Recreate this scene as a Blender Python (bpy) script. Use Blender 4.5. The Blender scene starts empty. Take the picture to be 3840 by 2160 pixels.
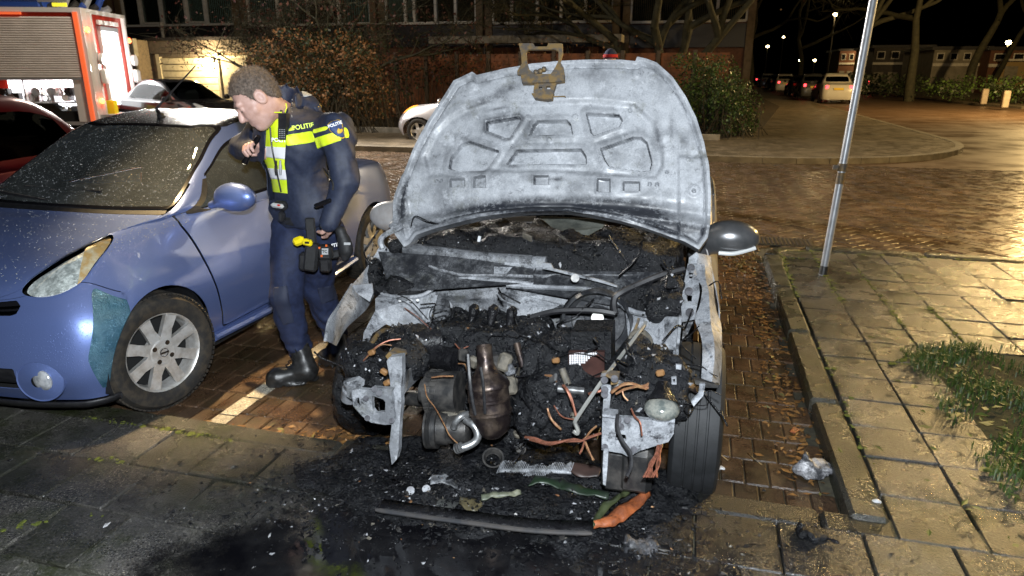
import bpy, math, random
import numpy as np
from mathutils import Matrix, Vector
random.seed(7); rng = np.random.default_rng(7)
SC = bpy.context.scene; COL = SC.collection; PI = math.pi
# ------------------------------------------------------------------ camera, sky, exposure
cam = bpy.data.objects.new('camera', bpy.data.cameras.new('camera')); COL.objects.link(cam)
cam.data.lens = 24.32; cam.data.sensor_width = 36; cam.data.clip_start = .05; cam.data.clip_end = 900
TILT = math.atan(543/1740); YAW = math.radians(14.84)
cam.location = (0, 0, 1.65); cam.rotation_euler = (PI/2-TILT, 0, YAW)
cam.data.dof.use_dof = True; cam.data.dof.focus_distance = 3.0; cam.data.dof.aperture_fstop = 5.6
SC.camera = cam
W = bpy.data.worlds.new('World'); SC.world = W; W.use_nodes = True
wn = W.node_tree; sky = wn.nodes.new('ShaderNodeTexSky'); sky.sky_type = 'NISHITA'; sky.sun_disc = False
sky.sun_elevation = math.radians(-4); sky.sun_rotation = math.radians(200)
wn.links.new(sky.outputs[0], wn.nodes['Background'].inputs[0]); wn.nodes['Background'].inputs[1].default_value = .012
SC.view_settings.view_transform = 'Standard'; SC.view_settings.look = 'None'; SC.view_settings.gamma = 1
SC.view_settings.exposure = 0; SC.view_settings.use_curve_mapping = False
SC.cycles.use_denoising = True; SC.cycles.max_bounces = 5; SC.cycles.caustics_reflective = False
SC.cycles.caustics_refractive = False; SC.cycles.sample_clamp_indirect = 4; SC.cycles.transparent_max_bounces = 12

def lamp(name, kind, loc, power, col, size=.1, target=None, spot=None, blend=.4, label=None):
    d = bpy.data.lights.new(name, kind); d.energy = power; d.color = col
    if kind == 'AREA': d.size = size
    else: d.shadow_soft_size = size
    if spot: d.spot_size = math.radians(spot); d.spot_blend = blend
    o = bpy.data.objects.new(name, d); COL.objects.link(o); o.location = loc
    if target is not None:
        o.rotation_euler = (Vector(target)-Vector(loc)).to_track_quat('-Z', 'Y').to_euler()
    return o
# the photographer's flash, just over the lens; street lamps outside the frame and one added fill; the engine's work lamp
lamp('camera_flash', 'SPOT', (.06, -.04, 1.93), 820, (.88, .945, 1.0), .045, (-1.55, 3.0, .75), 142, .65)
lamp('street_lamp_left', 'SPOT', (-4.2, 4.6, 7.0), 5200, (1, .70, .34), .12, (-2.2, 2.85, 0), 15, .9)
lamp('background_fill', 'POINT', (-9.4, 13.2, 7.2), 1500, (1, .90, .76), .2)  # added fill, no lamp known there; lifts fence and house fronts
lamp('street_lamp_right', 'POINT', (5.4, 7.7, 3.7), 1350, (1, .66, .23), .12)
lamp('street_lamp_across', 'POINT', (6.5, 12.2, 7.0), 900, (1, .78, .42), .22)
lamp('street_lamp_corner', 'POINT', (14.3, 31.0, 5.2), 8000, (1, .68, .28), .2)
lamp('engine_work_lamp', 'SPOT', (-11.6, 14.6, 4.8), 11000, (1, .93, .85), .2, (-2.6, 10.6, 0), 84, 1.)

# ------------------------------------------------------------------ helpers
def setp(o, label=None, cat=None, group=None, kind=None):
    if label: o['label'] = label
    if cat: o['category'] = cat
    if group: o['group'] = group
    if kind: o['kind'] = kind
    return o
def thing(name, label, cat, loc=(0, 0, 0), rz=0, group=None):
    o = bpy.data.objects.new(name, None); COL.objects.link(o); o.empty_display_size = .1
    o.location = loc; o.rotation_euler = (0, 0, rz); return setp(o, label, cat, group)
def link(name, me, parent=None, world=False, **k):
    o = bpy.data.objects.new(name, me); COL.objects.link(o)
    if parent:
        o.parent = parent
        if world: o.matrix_parent_inverse = parent.matrix_basis.inverted()
    return setp(o, **k)
def mesh(V, F, mat, smooth=True, name='m'):
    me = bpy.data.meshes.new(name); V = np.asarray(V, float)[:, :3]
    me.from_pydata(V.tolist(), [], [tuple(int(i) for i in f) for f in F]); me.update()
    if smooth: me.shade_smooth()
    if smooth == 'auto':
        try: me.set_sharp_from_angle(angle=math.radians(38))
        except Exception: pass
    mats = mat if isinstance(mat, (list, tuple)) else [mat]
    for m in mats: me.materials.append(m)
    return me
def obj(name, V, F, mat, parent=None, smooth=True, world=False, **k):
    return link(name, mesh(V, F, mat, smooth, name), parent, world, **k)
def copy_tree(o, parent=None):
    c = o.copy(); COL.objects.link(c); c.parent = parent
    if parent: c.matrix_parent_inverse = o.matrix_parent_inverse
    for ch in o.children: copy_tree(ch, c)
    return c
def cr3(a, b): return np.array([a[1]*b[2]-a[2]*b[1], a[2]*b[0]-a[0]*b[2], a[0]*b[1]-a[1]*b[0]])
def frame(d):
    d = np.asarray(d, float); d = d/math.sqrt(d @ d); a = (0, 0, 1.) if abs(d[2]) < .9 else (1., 0, 0)
    x = cr3(a, d); x /= math.sqrt(x @ x); return x, cr3(d, x), d
class MB:
    'collects shapes into one mesh'
    def __init__(s): s.V = []; s.F = []; s.n = 0
    def add(s, V, F):
        V = np.asarray(V, float)[:, :3]; s.V.append(V); s.F += [tuple(i+s.n for i in f) for f in F]; s.n += len(V); return s
    def box(s, c, d, rz=0, R=None, bev=0):
        c = np.array(c, float); h = np.array(d, float)/2
        if bev:
            b = min(bev, h.min()*.9); P = []
            for sx in (-1, 1):
                for sy in (-1, 1):
                    for sz in (-1, 1):
                        P += [(sx*h[0], sy*(h[1]-b), sz*(h[2]-b)), (sx*(h[0]-b), sy*h[1], sz*(h[2]-b)), (sx*(h[0]-b), sy*(h[1]-b), sz*h[2])]
            idx = lambda sx, sy, sz, a: ((sx*2+sy)*2+sz)*3+a
            F = []
            F += [[idx(1,0,0,0), idx(1,1,0,0), idx(1,1,1,0), idx(1,0,1,0)], [idx(0,0,0,0), idx(0,0,1,0), idx(0,1,1,0), idx(0,1,0,0)]]
            F += [[idx(0,1,0,1), idx(0,1,1,1), idx(1,1,1,1), idx(1,1,0,1)], [idx(0,0,0,1), idx(1,0,0,1), idx(1,0,1,1), idx(0,0,1,1)]]
            F += [[idx(0,0,1,2), idx(1,0,1,2), idx(1,1,1,2), idx(0,1,1,2)], [idx(0,0,0,2), idx(0,1,0,2), idx(1,1,0,2), idx(1,0,0,2)]]
            for a in (0, 1):
                for c_ in (0, 1):
                    F += [[idx(a,c_,0,0), idx(a,c_,1,0), idx(a,c_,1,1), idx(a,c_,0,1)], [idx(a,0,c_,0), idx(a,1,c_,0), idx(a,1,c_,2), idx(a,0,c_,2)], [idx(0,a,c_,1), idx(1,a,c_,1), idx(1,a,c_,2), idx(0,a,c_,2)]]
                    for e in (0, 1): F += [[idx(a,c_,e,0), idx(a,c_,e,1), idx(a,c_,e,2)]]
            P = np.array(P)
        else:
            P = np.array([(x, y, z) for x in (-1, 1) for y in (-1, 1) for z in (-1, 1)])*h
            F = [(0,1,3,2), (4,6,7,5), (0,4,5,1), (2,3,7,6), (0,2,6,4), (1,5,7,3)]
        if rz: cc, ss = math.cos(rz), math.sin(rz); P = P @ np.array([[cc, ss, 0], [-ss, cc, 0], [0, 0, 1]])
        if R is not None: P = P @ np.asarray(R).T
        return s.add(P+c, F)
    def cyl(s, a, b, r0, r1=None, n=12, caps=True):
        r1 = r0 if r1 is None else r1; a = np.array(a, float); b = np.array(b, float); x, y, d = frame(b-a)
        t = np.arange(n)*2*PI/n; ring = np.cos(t)[:, None]*x+np.sin(t)[:, None]*y
        V = np.vstack([a+ring*r0, b+ring*r1]); F = [(i, (i+1) % n, n+(i+1) % n, n+i) for i in range(n)]
        if caps: F += [tuple(range(n))[::-1], tuple(range(n, 2*n))]
        return s.add(V, F)
    def tube(s, path, r, n=6, caps=True):
        P = np.array(path, float); m = len(P); r = np.broadcast_to(r, m); T = np.gradient(P, axis=0)
        x, y, d = frame(T[0]); V = []; t = np.arange(n)*2*PI/n
        for i in range(m):
            d = T[i]/(math.sqrt(T[i] @ T[i])+1e-9); x = x-d*(x @ d); x /= math.sqrt(x @ x)+1e-9; y = cr3(d, x)
            V.append(P[i]+(np.cos(t)[:, None]*x+np.sin(t)[:, None]*y)*r[i])
        F = [(i*n+j, i*n+(j+1) % n, (i+1)*n+(j+1) % n, (i+1)*n+j) for i in range(m-1) for j in range(n)]
        if caps: F += [tuple(range(n))[::-1], tuple(range((m-1)*n, m*n))]
        return s.add(np.vstack(V), F)
    def lathe(s, prof, n=24, c=(0, 0, 0), axis=(0, 0, 1), caps=False):
        x, y, d = frame(axis); V = []
        for r, h in prof:
            t = np.arange(n)*2*PI/n; V.append(np.array(c, float)+d*h+(np.cos(t)[:, None]*x+np.sin(t)[:, None]*y)*r)
        m = len(prof); F = [(i*n+j, i*n+(j+1) % n, (i+1)*n+(j+1) % n, (i+1)*n+j) for i in range(m-1) for j in range(n)]
        if caps: F += [tuple(range(n))[::-1], tuple(range((m-1)*n, m*n))]
        return s.add(np.vstack(V), F)
    def prism(s, poly, h0, h1, fn=None, bev=0):
        'polygon (2d) extruded h0..h1; fn maps (a,b,h)->xyz'
        n = len(poly); A = np.array(poly, float); V = np.vstack([np.c_[A, np.full(n, h0)], np.c_[A, np.full(n, h1)]])
        F = [(i, (i+1) % n, n+(i+1) % n, n+i) for i in range(n)]+[tuple(range(n))[::-1], tuple(range(n, 2*n))]
        if fn: V = np.array([fn(*v) for v in V])
        return s.add(V, F)
    def ball(s, c, r, nu=10, nv=7, R=None):
        r = np.broadcast_to(np.array(r, float), 3); V = [(0, 0, -1)]; F = []
        for i in range(1, nv):
            ph = -PI/2+PI*i/nv
            V += [(math.cos(ph)*math.cos(2*PI*j/nu), math.cos(ph)*math.sin(2*PI*j/nu), math.sin(ph)) for j in range(nu)]
        V.append((0, 0, 1)); L = len(V)-1
        for j in range(nu):
            F.append((0, 1+(j+1) % nu, 1+j)); F.append((L, L-nu+j, L-nu+(j+1) % nu))
            for i in range(nv-2): F.append((1+i*nu+j, 1+i*nu+(j+1) % nu, 1+(i+1)*nu+(j+1) % nu, 1+(i+1)*nu+j))
        V = np.array(V)*r
        if R is not None: V = V @ np.asarray(R).T
        return s.add(V+np.array(c), F)
    def get(s): return (np.vstack(s.V) if s.V else np.zeros((0, 3))), s.F
    def obj(s, name, mat, parent=None, smooth='auto', world=False, **k):
        V, F = s.get(); return obj(name, V, F, mat, parent, smooth, world, **k)
def catmull(P, n):
    P = np.array(P, float); Q = np.vstack([2*P[0]-P[1], P, 2*P[-1]-P[-2]]); out = []
    for i in range(len(P)-1):
        a, b, c, d = Q[i:i+4]
        for t in np.arange(n)/n: out.append(.5*((2*b)+(c-a)*t+(2*a-5*b+4*c-d)*t*t+(-a+3*b-3*c+d)*t**3))
    out.append(P[-1]); return np.array(out)
def rotm(ax, a):
    return np.array(Matrix.Rotation(a, 3, ax))
# value noise
_N = rng.random((32, 32, 32))
def vnoise(P, s=1.):
    P = np.asarray(P, float)*s; i = np.floor(P).astype(int); f = P-i; f = f*f*(3-2*f); r = 0
    for dx in (0, 1):
        for dy in (0, 1):
            for dz in (0, 1):
                w = (f[:, 0] if dx else 1-f[:, 0])*(f[:, 1] if dy else 1-f[:, 1])*(f[:, 2] if dz else 1-f[:, 2])
                r = r+w*_N[(i[:, 0]+dx) % 32, (i[:, 1]+dy) % 32, (i[:, 2]+dz) % 32]
    return r*2-1
def fbm(P, s=1., o=3):
    return sum(vnoise(P, s*2**k)/2**k for k in range(o))
# surface nets
def surfnet(f, lo, hi, h):
    lo = np.array(lo, float); n = np.ceil((np.array(hi)-lo)/h).astype(int)+1
    ax = [lo[i]+np.arange(n[i])*h for i in range(3)]; X = np.stack(np.meshgrid(*ax, indexing='ij'), -1)
    D = f(X.reshape(-1, 3)).reshape(n)
    S = D < 0; c = np.zeros(n-1, int)
    sl = lambda A, o: A[o[0]:n[0]-1+o[0], o[1]:n[1]-1+o[1], o[2]:n[2]-1+o[2]]
    cor = [(a, b, d) for a in (0, 1) for b in (0, 1) for d in (0, 1)]
    for o in cor: c += sl(S, o)
    act = (c > 0) & (c < 8); ids = -np.ones(n-1, int); ids[act] = np.arange(act.sum())
    acc = np.zeros(act.shape+(3,)); cnt = np.zeros(act.shape)
    for i in range(8):
        for j in range(i+1, 8):
            if sum(abs(cor[i][k]-cor[j][k]) for k in range(3)) != 1: continue
            a, b = sl(D, cor[i]), sl(D, cor[j]); m = (a < 0) != (b < 0); t = np.where(m, a/(a-b+1e-12), 0)
            for k in range(3): acc[..., k] += np.where(m, cor[i][k]+(cor[j][k]-cor[i][k])*t, 0)
            cnt += m
    w = np.argwhere(act); V = lo+h*(w+acc[act]/cnt[act][:, None]); F = []
    for k in range(3):
        s0 = [slice(None)]*3; s1 = [slice(None)]*3; s0[k] = slice(0, -1); s1[k] = slice(1, None)
        A, B = S[tuple(s0)], S[tuple(s1)]; E = np.argwhere(A != B); k1, k2 = (k+1) % 3, (k+2) % 3
        ok = (E[:, k1] > 0) & (E[:, k2] > 0) & (E[:, k1] < n[k1]-1) & (E[:, k2] < n[k2]-1); E = E[ok]
        fl = A[tuple(E.T)]; q = []
        for d1, d2 in ((0, 0), (-1, 0), (-1, -1), (0, -1)):
            I = E.copy(); I[:, k1] += d1; I[:, k2] += d2; q.append(ids[tuple(I.T)])
        Q = np.stack(q, 1); Q[~fl] = Q[~fl][:, ::-1]; F.append(Q)
    return V, [tuple(r) for r in np.vstack(F)]
def cap(P, a, b, r0, r1=None):
    r1 = r0 if r1 is None else r1; a = np.array(a, float); b = np.array(b, float); ba = b-a
    h = np.clip(((P-a) @ ba)/(ba @ ba+1e-12), 0, 1); return np.linalg.norm(P-a-h[:, None]*ba, axis=1)-(r0+(r1-r0)*h)
def ell(P, c, r, R=None):
    q = P-np.array(c)
    if R is not None: q = q @ np.asarray(R)
    r = np.array(r, float); k0 = np.linalg.norm(q/r, axis=1); k1 = np.linalg.norm(q/r**2, axis=1); return k0*(k0-1)/(k1+1e-9)
def rbox(P, c, hd, rad, R=None):
    q = P-np.array(c)
    if R is not None: q = q @ np.asarray(R)
    q = np.abs(q)-(np.array(hd)-rad); return np.linalg.norm(np.maximum(q, 0), axis=1)+np.minimum(q.max(1), 0)-rad
def su(a, b, k):
    h = np.clip(.5+.5*(b-a)/k, 0, 1); return b+(a-b)*h-k*h*(1-h)
# clip a polygon mesh by scalar g (keep g>=0); V may carry extra columns
def clip(V, F, g):
    g = np.asarray(g); V = [tuple(v) for v in np.asarray(V)]; out = []; cache = {}
    def cut(i, j):
        k = (i, j) if i < j else (j, i)
        if k not in cache:
            a, b = k; t = g[a]/(g[a]-g[b]); cache[k] = len(V)
            V.append(tuple(x+(y-x)*t for x, y in zip(V[a], V[b])))
        return cache[k]
    for f in F:
        s = [g[i] >= 0 for i in f]
        if all(s): out.append(f); continue
        if not any(s): continue
        p = []
        for a in range(len(f)):
            i, j = f[a], f[(a+1) % len(f)]
            if s[a]: p.append(i)
            if s[a] != s[(a+1) % len(f)]: p.append(cut(i, j))
        if len(p) > 2: out.append(tuple(p))
    V = np.array(V); use = sorted({i for f in out for i in f}); mp = {o: n for n, o in enumerate(use)}
    return V[use] if len(use) else np.zeros((0, V.shape[1])), [tuple(mp[i] for i in f) for f in out]
def thicken(V, F, t):
    'shell: offset along averaged normals, with rim'
    V = np.asarray(V)[:, :3]; N = np.zeros_like(V); F4 = np.array([tuple(f[:4]) if len(f) > 3 else (*f, f[-1]) for f in F])
    nf = np.cross(V[F4[:, 1]]-V[F4[:, 0]], V[F4[:, 2]]-V[F4[:, 0]])+np.cross(V[F4[:, 2]]-V[F4[:, 0]], V[F4[:, 3]]-V[F4[:, 0]])
    for k in range(4): np.add.at(N, F4[:, k], nf)
    for f, m in zip(F, nf):
        for i in f[4:]: N[i] += m
    N /= np.linalg.norm(N, axis=1)[:, None]+1e-12; n = len(V); W_ = np.vstack([V, V-N*t])
    E = {}
    for f in F:
        for a in range(len(f)): E[(f[a], f[(a+1) % len(f)])] = 1
    R = [(b, a, a+n, b+n) for (a, b) in E if (b, a) not in E]
    return W_, list(F)+[tuple(i+n for i in f[::-1]) for f in F]+R
def sticks(P0, P1, r0, r1):
    P0, P1 = np.array(P0), np.array(P1); k = len(P0); d = P1-P0; a = np.cross(d, rng.normal(0, 1, (k, 3))); a /= np.linalg.norm(a, axis=1)[:, None]+1e-9; b = np.cross(d, a); b /= np.linalg.norm(b, axis=1)[:, None]+1e-9
    R = [np.cos(t)*a+np.sin(t)*b for t in (0, 2.1, 4.2)]; V = np.stack([P0+x*r0 for x in R]+[P1+x*r1 for x in R], 1).reshape(-1, 3); I = np.arange(k)*6
    F = np.vstack([np.c_[I+i, I+(i+1) % 3, I+3+(i+1) % 3, I+3+i] for i in range(3)]); return V, F.tolist()
def textmesh(s, size, depth=.0015, bold=0):
    c = bpy.data.curves.new('t', 'FONT'); c.body = s; c.size = size; c.align_x = 'CENTER'; c.align_y = 'CENTER'; c.extrude = depth; c.offset = bold
    o = bpy.data.objects.new('t', c); me = bpy.data.meshes.new_from_object(o)
    V = np.array([v.co[:] for v in me.vertices]); F = [tuple(p.vertices) for p in me.polygons]
    bpy.data.objects.remove(o); bpy.data.curves.remove(c); bpy.data.meshes.remove(me); return V, F
# ------------------------------------------------------------------ materials
def rgb(h):
    f = lambda c: c/12.92 if c <= .04045 else ((c+.055)/1.055)**2.4
    return tuple(f(int(h[i:i+2], 16)/255) for i in (0, 2, 4))
class N:
    def __init__(s, name):
        s.m = bpy.data.materials.new(name); s.m.use_nodes = True; s.t = s.m.node_tree; s.b = s.t.nodes['Principled BSDF']; s.o = s.t.nodes['Material Output']
    def n(s, t, **k):
        x = s.t.nodes.new(t)
        for a, v in k.items(): setattr(x, a, v)
        return x
    def l(s, a, b): s.t.links.new(a, b)
    def pos(s, obj=False):
        if obj: return s.n('ShaderNodeTexCoord').outputs['Object']
        return s.n('ShaderNodeNewGeometry').outputs['Position']
    def noise(s, sc, det=4, rough=.55, v=None, dist=0):
        x = s.n('ShaderNodeTexNoise'); x.inputs['Scale'].default_value = sc; x.inputs['Detail'].default_value = det; x.inputs['Roughness'].default_value = rough; x.inputs['Distortion'].default_value = dist
        s.l(v if v is not None else s.pos(), x.inputs['Vector']); return x.outputs['Fac']
    def vor(s, sc, feat='F1', v=None, out='Distance'):
        x = s.n('ShaderNodeTexVoronoi'); x.feature = feat; x.inputs['Scale'].default_value = sc; s.l(v if v is not None else s.pos(), x.inputs['Vector']); return x.outputs[out]
    def ramp(s, fac, stops):
        r = s.n('ShaderNodeValToRGB'); e = r.color_ramp.elements
        while len(e) < len(stops): e.new(.5)
        for el, (p, c) in zip(e, stops): el.position = p; el.color = (*c, 1) if not isinstance(c, (int, float)) else (c, c, c, 1)
        s.l(fac, r.inputs[0]); return r.outputs[0]
    def mix(s, fac, a, b, mode='MIX'):
        x = s.n('ShaderNodeMix', data_type='RGBA', blend_type=mode)
        for v, i in ((fac, 0), (a, 6), (b, 7)):
            if isinstance(v, (int, float)): x.inputs[i].default_value = v if i == 0 else (v, v, v, 1)
            elif isinstance(v, tuple): x.inputs[i].default_value = (*v, 1)
            else: s.l(v, x.inputs[i])
        return x.outputs[2]
    def math(s, op, a, b=0):
        x = s.n('ShaderNodeMath', operation=op)
        for v, i in ((a, 0), (b, 1)):
            if isinstance(v, (int, float)): x.inputs[i].default_value = v
            else: s.l(v, x.inputs[i])
        return x.outputs[0]
    def bump(s, h, st=.3, d=.002, prev=None):
        x = s.n('ShaderNodeBump'); x.inputs['Strength'].default_value = st; x.inputs['Distance'].default_value = d; s.l(h, x.inputs['Height'])
        if prev is not None: s.l(prev, x.inputs['Normal'])
        return x.outputs[0]
    def set(s, **k):
        al = dict(color='Base Color', rough='Roughness', metal='Metallic', normal='Normal', coat='Coat Weight', spec='Specular IOR Level', trans='Transmission Weight', alpha='Alpha', emit='Emission Color', estr='Emission Strength', ior='IOR', coatr='Coat Roughness', sheen='Sheen Weight')
        for a, v in k.items():
            i = s.b.inputs[al[a]]
            if isinstance(v, (int, float)): i.default_value = v
            elif isinstance(v, tuple): i.default_value = (*v, 1)
            else: s.l(v, i)
        return s.m
def mat(name, col, rough=.5, metal=0, col2=None, ns=12, lo=.4, hi=.62, bump=0, bs=80, bd=.002, coat=0, spec=.5, emit=0, rnd=0, rvar=0, obj=False, det=4):
    n = N(name); p = n.pos(obj); c = col
    if col2 is not None: c = n.ramp(n.noise(ns, det, .6, p), [(lo, col), (hi, col2)])
    if rnd:
        oi = n.n('ShaderNodeObjectInfo').outputs['Random']; c = n.mix(1, c, n.ramp(oi, [(0, 1-rnd), (1, 1+rnd)]), 'MULTIPLY')
    k = dict(color=c, rough=rough, metal=metal, coat=coat, spec=spec)
    if rvar: k['rough'] = n.ramp(n.noise(ns*1.7, 3, .5, p), [(.35, max(.02, rough-rvar)), (.65, min(1, rough+rvar))])
    if bump: k['normal'] = n.bump(n.noise(bs, 5, .6, p), bump, bd)
    if emit: k['emit'] = col; k['estr'] = emit
    return n.set(**k)
# pixel of the photograph (2576 wide) to place, for laying out by measured position
_ct, _st, _cy, _sy = math.cos(TILT), math.sin(TILT), math.cos(YAW), math.sin(YAW)
def _ray(u, v):
    dx = (u-1288)/1740; dy = -(v-724.5)/1740; c = (dx, _ct+dy*_st, -_st+dy*_ct)
    return np.array([c[0]*_cy-c[1]*_sy, c[0]*_sy+c[1]*_cy, c[2]])
def atz(u, v, z=0.): r = _ray(u, v); return np.array([0, 0, 1.65])+r*((z-1.65)/r[2])
def atx(u, v, x): r = _ray(u, v); return np.array([0, 0, 1.65])+r*(x/r[0])
def aty(u, v, y): r = _ray(u, v); return np.array([0, 0, 1.65])+r*(y/r[1])
# ================================================================== SETTING: ground
def soot(n, c, c2=(.006, .006, .008), r0=.55, r1=1.15, cx=-.5, cy=2.1):
    'soot and extinguishing water darken the paving round the burnt car'
    p = n.n('ShaderNodeSeparateXYZ'); n.l(n.pos(), p.inputs[0])
    dx = n.math('MULTIPLY', n.math('SUBTRACT', p.outputs[0], cx), .82); dy = n.math('SUBTRACT', p.outputs[1], cy)
    d = n.math('SQRT', n.math('ADD', n.math('MULTIPLY', dx, dx), n.math('MULTIPLY', dy, dy)))
    d = n.math('ADD', d, n.math('MULTIPLY', n.math('SUBTRACT', n.noise(3.5, 5, .65), .5), 1.0))
    f = n.n('ShaderNodeMapRange'); f.inputs[1].default_value = r0; f.inputs[2].default_value = r1; f.inputs[3].default_value = .95; f.inputs[4].default_value = 0; n.l(d, f.inputs[0])
    return n.mix(f.outputs[0], c, c2)
def paving_mat(name, a, b, moss, rough=(.22, .55), bstr=.6, bs=140, rnd=.18):
    n = N(name); oi = n.n('ShaderNodeObjectInfo').outputs['Random']
    c = n.ramp(n.noise(9, 6, .7), [(.36, a), (.64, b)])
    c = n.mix(n.ramp(n.noise(125, 3, .75), [(.54, 0.), (.62, .9)]), c, tuple(x*2.4 for x in b)); c = n.mix(n.ramp(n.noise(85, 2, .75), [(.36, .9), (.43, 0.)]), c, tuple(x*.25 for x in a))  # pale aggregate specks, brightened to paint in wet sparkle
    c = n.mix(n.ramp(n.noise(3.1, 7, .75), [(.46, 0.), (.66, .85)]), c, moss); c = n.mix(n.ramp(n.noise(1.3, 6, .7), [(.42, .55), (.60, 0.)]), c, tuple(x*.35 for x in a))
    c = n.mix(1., c, n.ramp(oi, [(0, 1-rnd), (1, 1+rnd)]), 'MULTIPLY'); c = soot(n, c)
    h = n.noise(bs, 6, .75); h2 = n.vor(bs*1.6)
    nm = n.bump(h, bstr, .004); nm = n.bump(h2, bstr*.55, .003, nm)
    return n.set(color=c, rough=n.ramp(n.noise(4.5, 5, .6), [(.35, rough[0]), (.65, rough[1])]), normal=nm, spec=.55)
m_tile = paving_mat('wet_concrete_tile', (.042, .041, .039), (.088, .083, .075), (.022, .027, .007), (.13, .42), 1.0, 75, .35)
m_kerb = paving_mat('mossy_kerb', (.026, .025, .021), (.055, .052, .04), (.022, .032, .005), (.15, .5), 1.0, 110, rnd=.15)
m_brick = paving_mat('bay_brick', (.060, .034, .019), (.105, .06, .033), (.05, .045, .02), (.2, .5), .35, 110, .28)
m_road = paving_mat('road_brick', (.085, .056, .036), (.145, .098, .064), (.06, .055, .04), (.14, .42), .3, 90, .0)
m_joint = mat('joint_sand', (.03, .026, .017), .85, col2=(.055, .05, .03), ns=30, bump=.6, bs=160)
m_soil = mat('soil', (.025, .018, .01), .9, col2=(.05, .035, .018), ns=8, bump=.8, bs=40, bd=.02)
m_white = paving_mat('road_paint', (.42, .38, .30), (.62, .58, .48), (.2, .16, .1), (.3, .6), .5, 120, 0)
m_moss = mat('moss', (.06, .075, .008), .9, col2=(.12, .14, .015), ns=60, bump=1, bs=300)
m_iron = mat('cast_iron', (.03, .025, .02), .55, .6, col2=(.08, .05, .03), ns=40, bump=.4)
def sheet(name, pts, z, m, **k):
    return obj(name, [(x, y, z) for x, y in pts], [tuple(range(len(pts)))], m, smooth=False, kind='structure', **k)
ZP = .08
sheet('ground', [(-300, -40), (300, -40), (300, 500), (-300, 500)], -.10, m_soil)
road = sheet('road', [(-60, 6.9), (60, 6.9), (60, 60), (17, 60), (14, 220), (5.6, 220), (-60, 220)], -.016, m_joint)
bay = sheet('parking_bay', [(-12, 2.4), (.7, 2.4), (.7, 7.1), (-12, 7.1)], -.012, m_joint)
# ---- bricks of the parking bay: 10 x 20 cm, half bond
def brick_proto(name, a, b, c, m, bev=.006):
    V, F = MB().box((0, 0, -c/2), (a, b, c), bev=bev).get(); return mesh(V, F, m, 'auto', name)
me_bb = brick_proto('brick', .097, .197, .05, m_brick)
cand = []
for j in range(23):
    y = 2.6+j*.2
    for i in range(-44, 4):
        x = .60-.05*(j % 2)+i*.1
        if x > .62: continue
        z = rng.normal(0, .0016)
        vis = (-2.62 < x < -1.35 and y < 3.95) or (.02 < x < .63 and y < 6.2)
        cand.append((0 if vis else 1, math.hypot(x+.3, y), x, y, z))
cand.sort(); rest = MB(); nb = 0
for v, d, x, y, z in cand:
    if v == 0 and nb < 290:
        o = bpy.data.objects.new('brick', me_bb); COL.objects.link(o); o.parent = bay; o.location = (x, y, z)
        o.rotation_euler = (rng.normal(0, .006), rng.normal(0, .009), rng.normal(0, .006)); nb += 1
    else: rest.box((x, y, z-.025), (.097, .197, .05), bev=.006)
rest.obj('brick_field', m_brick, bay, kind='stuff')
# white bay line between the cars
wl = MB()
for j in range(22):
    y = 2.56+j*.2; w = .1
    wl.box((-2.18+rng.normal(0, .003), y, .0035), (w-.006, .188, .002))
wl.obj('painted_line', m_white, bay, smooth=False)
# ---- road: herringbone bricks, real relief in the near band
def herringbone(x0, x1, y0, y1, L, keep):
    B = MB(); w = L/2; c45 = math.cos(PI/4); R45 = rotm('Z', PI/4)
    n = int((x1-x0+y1-y0)/w)+8
    for i in range(-n, n):
        for j in range(-n, n):
            # 90-degree herringbone in a frame turned 45 degrees
            k = (i-j) % 4
            if k == 0: a, b, da, db = i*w+w, j*w+w/2, L, w
            elif k == 3: a, b, da, db = i*w+w/2, j*w+w, w, L
            else: continue
            tx, ty = rng.normal(0, .012, 2); X = (a-b)*c45+(x0+x1)/2; Y = (a+b)*c45+(y0+y1)/2
            if keep(X, Y): B.box((X, Y, -.02+rng.normal(0, .0022)), (da-.011, db-.011, .04), R=R45 @ np.array([[1, 0, tx], [0, 1, ty], [-tx, -ty, 1]]), bev=.003)
    return B
def inroad(X, Y):
    return 7.12 < Y < 14.05 and -9 < X < 15.5
if 1:
    herringbone(-9, 15.5, 7, 14.2, .23, inroad).obj('herringbone_bricks', m_road, road, kind='stuff')
# far part of the road: pattern in the material only
def far_brick():
    n = N('road_far'); mp = n.n('ShaderNodeMapping'); mp.inputs['Rotation'].default_value = (0, 0, PI/4); n.l(n.pos(), mp.inputs[0])
    b = n.n('ShaderNodeTexBrick'); b.inputs['Scale'].default_value = 4.3; b.inputs['Color1'].default_value = (.14, .085, .05, 1); b.inputs['Color2'].default_value = (.10, .06, .036, 1); b.inputs['Mortar'].default_value = (.03, .02, .012, 1); b.inputs['Mortar Size'].default_value = .012
    n.l(mp.outputs[0], b.inputs['Vector'])
    c = n.mix(n.ramp(n.noise(.8, 5, .6), [(.4, .0), (.7, .6)]), b.outputs[0], (.085, .05, .03))
    return n.set(color=c, rough=n.ramp(n.noise(.9, 4, .6), [(.35, .3), (.65, .6)]), normal=n.bump(b.outputs[1], -.5, .01))
m_far = far_brick()
sheet('road_surface', [(-60, 7.1), (-9, 7.1), (-9, 14.05), (15.5, 14.05), (15.5, 7.1), (60, 7.1), (60, 60), (17, 60), (14, 220), (5.0, 220), (5.0, 18.6), (1.0, 14.05), (-60, 14.05)], -.004, m_far)
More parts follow.
